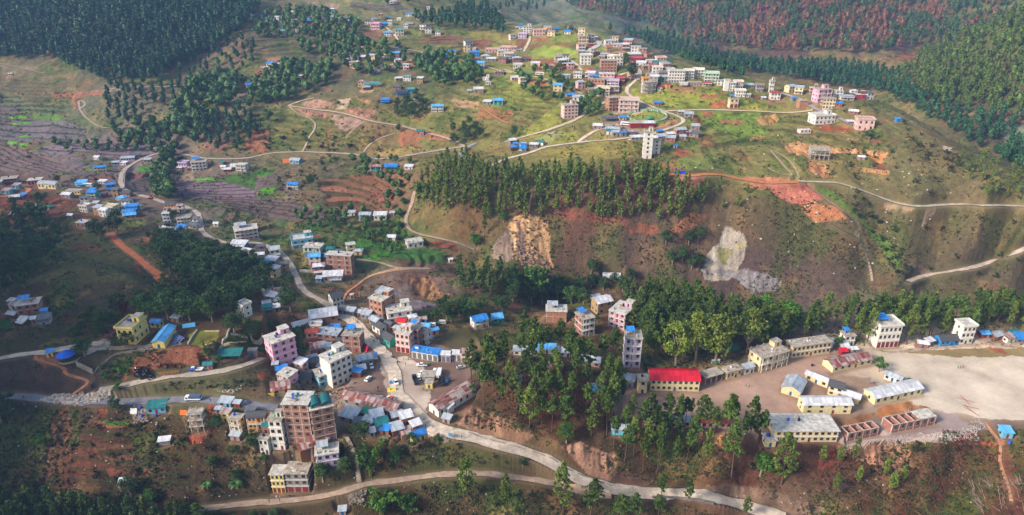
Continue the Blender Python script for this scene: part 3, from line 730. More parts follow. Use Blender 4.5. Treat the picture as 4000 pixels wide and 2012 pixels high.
# ------------------------------------------------------------------ mesh building
class MB:
    def __init__(s): s.v = []; s.f = []; s.mi = []; s.mats = []
    def mat(s, m):
        if m not in s.mats: s.mats.append(m)
        return s.mats.index(m)
    def poly(s, pts, m):
        k = len(s.v); s.v += [tuple(p) for p in pts]; s.f.append(tuple(range(k, k + len(pts)))); s.mi.append(s.mat(m))
    def box(s, x0, y0, z0, x1, y1, z1, m):
        k = len(s.v); s.v += [(x0, y0, z0), (x1, y0, z0), (x1, y1, z0), (x0, y1, z0), (x0, y0, z1), (x1, y0, z1), (x1, y1, z1), (x0, y1, z1)]
        i = s.mat(m)
        for f in ((3, 2, 1, 0), (4, 5, 6, 7), (0, 1, 5, 4), (1, 2, 6, 5), (2, 3, 7, 6), (3, 0, 4, 7)):
            s.f.append(tuple(k + q for q in f)); s.mi.append(i)
    def slab(s, quad, th, m):
        """a sheet with thickness through four points (top face), thick downward"""
        a = [tuple(p) for p in quad]; b = [(p[0], p[1], p[2] - th) for p in a]; k = len(s.v); s.v += a + b; i = s.mat(m); n = len(a)
        s.f.append(tuple(range(k, k + n))); s.mi.append(i); s.f.append(tuple(range(k + 2 * n - 1, k + n - 1, -1))); s.mi.append(i)
        for q in range(n):
            r = (q + 1) % n; s.f.append((k + q, k + n + q, k + n + r, k + r)); s.mi.append(i)
    def tube(s, p, q, r0, r1, m, n=6, cap=True):
        p = np.array(p, float); q = np.array(q, float); d = q - p; L = np.linalg.norm(d)
        if L < 1e-6: return
        d /= L; a = np.cross(d, (0, 0, 1) if abs(d[2]) < .9 else (1, 0, 0)); a /= np.linalg.norm(a); b = np.cross(d, a)
        k = len(s.v); i = s.mat(m)
        for c, r in ((p, r0), (q, r1)):
            for j in range(n):
                t = 2 * math.pi * j / n; s.v.append(tuple(c + r * (math.cos(t) * a + math.sin(t) * b)))
        for j in range(n):
            e = (j + 1) % n; s.f.append((k + j, k + n + j, k + n + e, k + e)); s.mi.append(i)
        if cap: s.f.append(tuple(k + n + j for j in range(n - 1, -1, -1))); s.mi.append(i); s.f.append(tuple(k + j for j in range(n))); s.mi.append(i)
    def lathe(s, prof, m, n=12, c=(0, 0)):
        k = len(s.v); i = s.mat(m)
        for r, z in prof:
            for j in range(n):
                t = 2 * math.pi * j / n; s.v.append((c[0] + r * math.cos(t), c[1] + r * math.sin(t), z))
        for a in range(len(prof) - 1):
            for j in range(n):
                e = (j + 1) % n; s.f.append((k + a * n + j, k + a * n + e, k + (a + 1) * n + e, k + (a + 1) * n + j)); s.mi.append(i)
    def mesh(s, name):
        me = bpy.data.meshes.new(name); me.from_pydata(s.v, [], s.f)
        for m in s.mats: me.materials.append(m)
        if len(s.mats) > 1: me.polygons.foreach_set('material_index', s.mi)
        me.update(); return me
def link(name, me, parent=None, loc=None, rot=None, scale=None):
    o = bpy.data.objects.new(name, me); COL.objects.link(o)
    if parent: o.parent = parent
    if loc is not None: o.location = loc
    if rot is not None: o.rotation_euler = rot
    if scale is not None: o.scale = scale
    return o
def tag(o, label, cat, group=None, kind=None):
    o['label'] = label; o['category'] = cat
    if group: o['group'] = group
    if kind: o['kind'] = kind
    return o
def struct(o, kind='structure', label=None, cat=None):
    o['kind'] = kind
    if label: o['label'] = label
    if cat: o['category'] = cat
    return o

# ------------------------------------------------------------------ buildings
WALL = {'wh': 'd8d4cc', 'cr': 'd8c49a', 'ye': 'dcc878', 'cy': 'dccfa0', 'or': 'd89a3c', 'pk': 'e0a0bc', 'lp': 'd8b0a8', 'lv': 'c4b0d0', 'bl': '2f86c8', 'lb': '6cb0cc', 'tq': '38a894', 'br': '94665a', 'ob': 'ac7358', 'gy': '8f8884', 'mg': 'a08560', 'rd': 'a02838', 'dk': '3c3836', 'mi': 'a8c8b0', 'wo': '7a5030'}
ROOF = {'tn': ('tin', 'a4acb4'), 'wt': ('tin', 'ccccd0'), 'rs': ('rust', '96504a'), 'bu': ('tin', '2c80cc'), 'sk': ('tin', '5aa8e0'), 'rd': ('tin', 'c8102c'), 'rf': ('tin', 'a0402c'), 'sl': ('slate', '4a4a4e'), 'te': ('tin', '1f6f70'), 'tt': ('tin', '5a8c8c'), 'co': ('conc', 'b0a698'), 'cw': ('conc', 'c8c2b8'), 'gn': ('tin', '2f7a5c'), 'hay': ('slate', '6a5040'), 'dg': ('tin', '585c62')}
GLASSM = M('glass', '20242a')
def unit_window():
    mb = MB(); g = GLASSM; fr = M('gloss', '6a5244')
    mb.box(-.5, -.04, 0, .5, .12, 1, fr)
    for x0, x1 in ((-.43, -.03), (.03, .43)): mb.box(x0, -.055, .07, x1, -.03, .93, g)
    mb.box(-.56, -.12, -.08, .56, .1, -.005, M('conc', 'b0a698'))
    return mb.mesh('window')
def unit_door(c):
    mb = MB(); mb.box(-.5, -.05, 0, .5, .1, 1, M('gloss', '4a3628')); mb.box(-.42, -.07, .02, .42, -.045, .95, M('gloss', c)); return mb.mesh('door')
def unit_shutter(c):
    mb = MB()
    mb.box(-.5, -.05, 0, .5, .1, 1, M('gloss', c))
    for i in range(5): mb.box(-.48, -.075, .05 + i * .19, .48, -.045, .12 + i * .19, M('gloss', c))
    return mb.mesh('shutter')
UW = unit_window(); UD = {c: unit_door(c) for c in ('5a3420', '9a2020', '2c5c8c', '3a3230')}; USH = {c: unit_shutter(c) for c in ('7c2c28', '2f6c9c', '6a6a6c', '6a4a34', '2f5c4c')}
def roof_mat(k): return M(*ROOF[k])
def build_house(w, d, H, fl, typ, wall, roof, nw, opts, name, label, cat, loc, yaw, group=None, Dist=400):
    root = link(name, None, None, loc, (0, 0, yaw)); tag(root, label, cat, group)
    wm = M('brick' if wall in ('br', 'ob', 'mg') else 'paint', WALL[wall]); rm = roof_mat(roof); conc = M('conc', 'b0a698')
    hw, hd = w / 2, d / 2; fh = H / fl; big = Dist < 520
    trim = M('paint', 'd8d4cc') if wall not in ('br', 'ob') else M('conc', 'b8a090')
    bs = -3.2
    if typ == 'K':
        mb = MB(); nx = max(2, round(w / 3.6)); ny = max(1, round(d / 4.2))
        for i in range(nx + 1):
            for j in range(ny + 1):
                x = -hw + .2 + (w - .4) * i / nx; y = -hd + .2 + (d - .4) * j / ny
                mb.box(x - .2, y - .2, bs, x + .2, y + .2, H + (1.1 if 'c' in opts else 0), conc)
        link('column_frame', mb.mesh('column_frame'), root)
        for f in range(1, fl + 1):
            mb = MB(); mb.box(-hw - .5, -hd - .5, f * fh - .12, hw + .5, hd + .5, f * fh + .14, conc); link('floor_slab', mb.mesh('floor_slab'), root)
        mb = MB()
        for f in range(fl):
            if (f + int(w)) % 2 == 0 or 'w' in opts: mb.box(-hw + .45, -hd * .1, f * fh + (bs if f == 0 else .2), hw - .45, hd - .45, (f + 1) * fh - .2, M('brick', WALL['br'] if wall != 'wh' else 'd8d4cc'))
            else: mb.box(-hw + .5, 0, f * fh + .2, hw * .2, hd - .5, (f + 1) * fh - .2, M('brick', '8a7a70'))
        link('infill_wall', mb.mesh('infill_wall'), root)
    elif typ == 'O':     # open roofless row of rooms
        mb = MB(); n = nw; t = .3
        mb.box(-hw, -hd, bs, hw, -hd + t, H * .32, wm); mb.box(-hw, hd - t, bs, hw, hd, H - .1, wm)
        for i in range(n + 1):
            x = -hw + (w - t) * i / n; mb.box(x, -hd + t + .002, bs, x + t, hd - t - .002, H - .14, wm)
        for i in range(n):
            x0 = -hw + w * i / n + t; x1 = -hw + w * (i + 1) / n; c = (x0 + x1) / 2; ww = w / n * .17
            mb.box(x0, -hd + .03, H * .32, c - ww, -hd + t - .02, H - .2, wm); mb.box(c + ww, -hd + .03, H * .32, x1, -hd + t - .02, H - .2, wm)
        link('wall', mb.mesh('wall'), root); mb = MB(); cc = M('conc', 'c4aea4')
        for i in range(n + 1):
            x = -hw + (w - t) * i / n
            for y in (-hd - .06, hd - t): mb.box(x - .06, y, bs, x + t + .06, y + t + .06, H + .05, cc)
            mb.box(x - .03, -hd + .32, H - .13, x + t + .03, hd - .36, H + .13, cc)
        mb.box(-hw, -hd - .04, H - .2, hw, -hd + t + .02, H + .1, cc); mb.box(-hw, hd - t - .02, H - .2, hw, hd + .04, H + .1, cc)
        link('column_frame', mb.mesh('column_frame'), root)
        for i in range(n):
            c = -hw + w * (i + .5) / n; link('window', UW, root, (c, -hd, H * .35), None, (w / n * .33, 1, H * .52))
        if 'q' in opts:
            mb = MB(); mb.box(hw - 2.3 * w / n, -hd + .1, H + .14, hw + .1, hd - .1, H + .34, M('conc', 'c8c2b8')); link('roof', mb.mesh('roof'), root)
        return root
    elif typ == 'C':    # open canopy on posts
        mb = MB(); nx = max(2, round(w / 4))
        for i in range(nx + 1):
            for y in (-hd + .2, hd - .2): x = -hw + .2 + (w - .4) * i / nx; mb.box(x - .1, y - .1, bs, x + .1, y + .1, H + (.6 if y > 0 else 0), M('wood', '6a5a4c'))
        link('post_frame', mb.mesh('post_frame'), root)
        mb = MB(); mb.slab([(-hw - .5, -hd - .6, H + .1), (hw + .5, -hd - .6, H + .1), (hw + .5, hd + .4, H + .8), (-hw - .5, hd + .4, H + .8)], .09, rm); link('roof', mb.mesh('roof'), root)
        mb = MB(); mb.box(-hw + .4, hd - .9, bs, hw - .4, hd - .6, H * .8, wm); link('back_wall', mb.mesh('back_wall'), root)
        return root
    else:
        mb = MB(); top = H
        if 'y' in opts:   # plaster front on a bare brick box
            wm2 = wm; bk = M('brick', WALL['br']); mb.box(-hw, -hd + .25, bs, hw, hd, top, bk); mb.box(-hw + .002, -hd, bs, hw - .002, -hd + .249, top, wm)
        else: mb.box(-hw, -hd, bs, hw, hd, top, wm)
        if typ in ('G', 'H', 'N'):
            rh = (d if typ != 'N' else w) * (.22 if roof not in ('sl', 'hay') else .30)
            if typ == 'G':
                for x in (-hw, hw):
                    s = [(x, -hd, top), (x, hd, top), (x, 0, top + rh)]; mb.poly(s if x > 0 else s[::-1], wm)
            elif typ == 'N':
                for y in (-hd, hd):
                    s = [(-hw, y, top), (hw, y, top), (0, y, top + rh)]; mb.poly(s if y < 0 else s[::-1], wm)
        link('wall', mb.mesh('wall'), root)
        if typ == 'G':
            mb = MB(); e = .55; dz = rh * e / hd
            mb.slab([(-hw - e, -hd - e, top - dz + .1), (hw + e, -hd - e, top - dz + .1), (hw + e, 0, top + rh + .1), (-hw - e, 0, top + rh + .1)], .08, rm)
            mb.slab([(-hw - e, .004, top + rh + .1), (hw + e, .004, top + rh + .1), (hw + e, hd + e, top - dz + .1), (-hw - e, hd + e, top - dz + .1)], .08, rm)
            mb.box(-hw - e - .02, -.16, top + rh + .06, hw + e + .02, .16, top + rh + .17, rm)
            link('roof', mb.mesh('roof'), root)
        elif typ == 'N':
            mb = MB(); e = .55; dz = rh * e / hw
            mb.slab([(-hw - e, -hd - e, top - dz + .1), (0, -hd - e, top + rh + .1), (0, hd + e, top + rh + .1), (-hw - e, hd + e, top - dz + .1)][::-1], .08, rm)
            mb.slab([(.004, -hd - e, top + rh + .1), (hw + e, -hd - e, top - dz + .1), (hw + e, hd + e, top - dz + .1), (.004, hd + e, top + rh + .1)][::-1], .08, rm)
            mb.box(-.16, -hd - e - .02, top + rh + .06, .16, hd + e + .02, top + rh + .17, rm)
            link('roof', mb.mesh('roof'), root)
        elif typ == 'H':
            mb = MB(); e = .7; rr = min(hd, hw) * .9; rh = d * .26; z0 = top + .05 - .1
            a, b, c, dd = (-hw - e, -hd - e, z0), (hw + e, -hd - e, z0), (hw + e, hd + e, z0), (-hw - e, hd + e, z0); p, q = (-hw + rr, 0, top + rh), (hw - rr, 0, top + rh)
            for f in ((a, b, q, p), (c, dd, p, q), (b, c, q), (dd, a, p)): mb.poly(f, rm)
            mb.poly([dd, c, b, a], wm); link('roof', mb.mesh('roof'), root)
        elif typ == 'M':
            mb = MB(); e = .5; r1 = d * .13 + .3
            mb.slab([(-hw - e, -hd - e, top + .12), (hw + e, -hd - e, top + .12), (hw + e, hd + e, top + .12 + r1), (-hw - e, hd + e, top + .12 + r1)], .1, rm)
            link('roof', mb.mesh('roof'), root); mb = MB(); mb.box(-hw + .05, hd - .3, top, hw - .05, hd - .02, top + r1 * .82, wm)
            for x in (-hw + .04, hw - .3):
                mb.poly([(x, -hd, top), (x, hd - .3, top), (x, hd - .3, top + r1 * .8)], wm)
            link('upper_wall', mb.mesh('upper_wall'), root)
        else:
            mb = MB(); e = .55 if H > 3.2 else .4; mb.box(-hw - e, -hd - e, top + .002, hw + e, hd + e, top + .26, rm); link('roof', mb.mesh('roof'), root)
            if 'p' in opts:
                mb = MB(); t = .16; h = .95; x0, x1, y0, y1, z0, z1 = -hw - e + .05, hw + e - .05, -hd - e + .05, hd + e - .05, top + .262, top + .262 + h
                mb.box(x0, y0, z0, x1, y0 + t, z1, wm if 'y' not in opts else trim); mb.box(x0, y1 - t, z0, x1, y1, z1, wm); mb.box(x0, y0 + t, z0, x0 + t, y1 - t, z1, wm); mb.box(x1 - t, y0 + t, z0, x1, y1 - t, z1, wm)
                link('parapet', mb.mesh('parapet'), root)
    topz = H + .27
    if typ == 'F':
        # storey bands and corner columns
        if fl > 1 and w > 5:
            mb = MB(); o = .28
            for f in range(1, fl): mb.box(-hw - o, -hd - o, f * fh - .1, hw + o, hd + o, f * fh + .1, trim)
            link('storey_band', mb.mesh('storey_band'), root)
        if wall in ('br', 'ob') or 'y' in opts:
            mb = MB(); nx = max(1, round(w / 4)); ny = max(1, round(d / 4)); t = .035
            for i in range(nx + 1):
                x = -hw + (w - .34) * i / nx; mb.box(x - t, -hd - t, bs, x + .34 + t, -hd + .1, H - .02, conc); mb.box(x - t, hd - .1, bs, x + .34 + t, hd + t, H - .02, conc)
            for j in range(1, ny):
                y = -hd + (d - .34) * j / ny
                for x, xx in ((-hw - t, -hw + .1), (hw - .1, hw + t)): mb.box(x, y, bs, xx, y + .34, H - .02, conc)
            link('column_frame', mb.mesh('column_frame'), root)
        if 'c' in opts:
            nx = max(2, round(w / 4)); mb = MB(); mb.box(-.15, -.15, 0, .15, .15, 1.3, conc); sm_ = mb.mesh('column_stub')
            for i in range(nx + 1):
                for y in (-hd + .3, hd - .3): link('column_stub', sm_, root, (-hw + .3 + (w - .6) * i / nx, y, topz))
        if Dist < 470 and 'p' not in opts and w > 6 and 'x' not in opts:
            rr = random.Random(int(w * 97 + d * 31)); mb = MB(); bk = M('brick', WALL['br'])
            for _ in range(rr.randint(2, 5)):
                x0 = rr.uniform(-hw + .3, hw - 2.2); y0 = rr.uniform(-hd + .3, hd - 1.6); a = rr.random() < .5; L_ = rr.uniform(.8, 2.0); h_ = rr.uniform(.3, 1.0)
                mb.box(x0, y0, topz - .02, x0 + (L_ if a else .2), y0 + (.2 if a else min(L_, 1.3)), topz + h_, rr.choice([bk, conc, trim]))
            link('roof_low_walls', mb.mesh('roof_low_walls'), root)
        if 's' in opts:
            sw, sd = min(w * .42, 4.5), min(d * .45, 4.5); ox, oy = (-hw + sw / 2 + .3) if 'L' in opts else (hw - sw / 2 - .3), hd - sd / 2 - .3
            mb = MB(); mb.box(ox - sw / 2, oy - sd / 2, topz - .02, ox + sw / 2, oy + sd / 2, topz + 2.5, wm); mb.box(ox - sw / 2 - .25, oy - sd / 2 - .25, topz + 2.502, ox + sw / 2 + .25, oy + sd / 2 + .25, topz + 2.66, rm)
            s_ = link('stair_tower', mb.mesh('stair_tower'), root)
            link('door', UD['3a3230'], s_, (ox, oy - sd / 2, topz), None, (.95, 1, 2.0))
        if 'u' in opts or 'U' in opts:
            k = 'bu' if 'u' in opts else 'tn'; sw, sd = w * .55, d * .6; ox, oy = -hw + sw / 2 + .3, hd - sd / 2 - .2
            mb = MB(); mb.slab([(ox - sw / 2, oy - sd / 2, topz + 2.0), (ox + sw / 2, oy - sd / 2, topz + 2.0), (ox + sw / 2, oy + sd / 2, topz + 2.6), (ox - sw / 2, oy + sd / 2, topz + 2.6)], .08, roof_mat(k))
            for x in (ox - sw / 2 + .3, ox + sw / 2 - .3):
                for y, zz in ((oy - sd / 2 + .3, 1.95), (oy + sd / 2 - .3, 2.48)): mb.box(x - .08, y - .08, topz - .02, x + .08, y + .08, topz + zz, conc)
            link('terrace_roof', mb.mesh('terrace_roof'), root)
    nside = max(1, int(d / 3.6)) if d > 3 else 0
    if 'x' not in opts and typ != 'K':
        if nw:
            for f in range(fl):
                z = f * fh; shop = ('r' in opts or 'R' in opts or 'e' in opts) and f == 0
                for i in range(nw):
                    x = -hw + w * (i + .5) / nw
                    if shop: link('shutter', USH['7c2c28' if 'r' in opts else '2f6c9c' if 'R' in opts else '6a6a6c'], root, (x, -hd, .05), None, (w / nw * .74, 1, fh * .78))
                    elif (f == 0 and i == nw // 2) or ('b' in opts and i == nw // 2) : link('door', UD[('5a3420', '9a2020', '2c5c8c', '3a3230')[(int(w * 7) + f) % 4]], root, (x, -hd, z + (.12 if f else 0)), None, (1.0, 1, min(2.1, fh * .76)))
                    else: link('window', UW, root, (x, -hd, z + fh * .32), None, (min(1.5, w / nw * .55), 1, fh * .44))
        if 'Z' not in opts:
            for f in range(fl):
                for j in range(nside):
                    y = -hd + d * (j + .5) / nside
                    if (j + f + int(w)) % 4 == 3: continue
                    for sx, r in ((-hw, -R(90)), (hw, R(90))):
                        link('window', UW, root, (sx, y, f * fh + fh * .34), (0, 0, r), (min(1.1, d / nside * .4), 1, fh * .4))
    if 'b' in opts:
        for f in range(1, fl):
            mb = MB(); z = f * fh; mb.box(-hw, -hd - 1.35, z - .11, hw, -hd - .29, z + .08, trim); bl = link('balcony', mb.mesh('balcony'), root)
            mb = MB(); rl = M('gloss', 'b0a8a0'); n = max(4, int(w / .8))
            for i in range(n + 1): x = -hw + .06 + (w - .12) * i / n; mb.box(x - .03, -hd - 1.32, z + .081, x + .03, -hd - 1.26, z + .95, rl)
            mb.box(-hw, -hd - 1.34, z + .951, hw, -hd - 1.24, z + 1.03, rl); link('railing', mb.mesh('railing'), bl)
        mb = MB(); n = max(2, round(w / 3.6))
        for i in range(n + 1): x = -hw + .15 + (w - .3) * i / n; mb.box(x - .13, -hd - 1.24, bs, x + .13, -hd - .98, H - .12, trim)
        link('gallery_posts', mb.mesh('gallery_posts'), root)
        mb = MB(); mb.box(-hw - .3, -hd - 1.5, H + .03 if typ == 'F' else H - .12, hw + .3, -hd - (.56 if typ == 'F' else .3), H + .2 if typ == 'F' else H + .06, rm); link('gallery_roof', mb.mesh('gallery_roof'), root)
    if 'v' in opts:
        mb = MB(); z = min(H - .3, 2.9); mb.slab([(-hw - .1, -hd - 2.0, z - .5), (hw + .1, -hd - 2.0, z - .5), (hw + .1, -hd - .02, z + .05), (-hw - .1, -hd - .02, z + .05)], .07, roof_mat('bu' if 'V' in opts else roof if typ != 'F' else 'tn'))
        n = max(2, round(w / 3))
        for i in range(n + 1): x = -hw + .1 + (w - .2) * i / n; mb.box(x - .07, -hd - 1.9, bs, x + .07, -hd - 1.76, z - .48, M('wood', '6a5a4c'))
        link('veranda', mb.mesh('veranda'), root)
    # things standing on the roof
    def up(x, y, z):
        c, s = math.cos(yaw), math.sin(yaw); return (loc[0] + x * c - y * s, loc[1] + x * s + y * c, loc[2] + z)
    if typ == 'F':
        for ch, colr, cn in (('t', '1c4cc8', 'blue'), ('k', '1c1c20', 'black'), ('g', '1f9c60', 'green')):
            if ch in opts:
                o = link('water_tank', TANK[colr], None, up(-hw * .45 if ch == 't' else -hw * .1, hd * .2, topz), (0, 0, yaw)); tag(o, ' '.join(('%s water tank on the %s' % (cn, label)).split()[:16]), 'water tank')
        if 'l' in opts:
            for k in range(2):
                x = -hw * .3 + k * 1.3; o = link('solar_panel', SOLAR, None, up(x * 1.0, -hd * .2 + k * 1.9, topz + .02), (0, 0, yaw)); tag(o, ' '.join(('%s solar panel on the %s' % (('left', 'right')[k], label)).split()[:16]), 'solar panel')
    return root
def tank_mesh(c):
    mb = MB(); mb.lathe([(0, 0), (.52, 0), (.55, .1), (.55, .35), (.58, .4), (.55, .45), (.55, .8), (.58, .85), (.55, .9), (.5, 1.15), (.25, 1.38), (.2, 1.4), (.2, 1.5), (0, 1.52)], M('gloss', c), 14); return mb.mesh('water_tank')
TANK = {c: tank_mesh(c) for c in ('1c4cc8', '1c1c20', '1f9c60')}
def solar_mesh():
    mb = MB(); fr = M('gloss', 'b0b4b8'); g = M('glass', '18306c'); g2 = M('gloss', '22408c')
    mb.slab([(-.62, -.9, .35), (.62, -.9, .35), (.62, .8, 1.25), (-.62, .8, 1.25)], .05, fr)
    for i in range(2):
        for j in range(3):
            x0 = -.56 + i * .58; y0, y1 = -.84 + j * .55, -.84 + j * .55 + .5; z = lambda y: .35 + (y + .9) * .53 + .02
            mb.slab([(x0, y0, z(y0)), (x0 + .53, y0, z(y0)), (x0 + .53, y1, z(y1)), (x0, y1, z(y1))], .01, g2)
    for x in (-.5, .5): mb.box(x - .03, -.85, 0, x + .03, -.79, .36, fr); mb.box(x - .03, .7, 0, x + .03, .76, 1.15, fr)
    return mb.mesh('solar_panel')
SOLAR = solar_mesh()
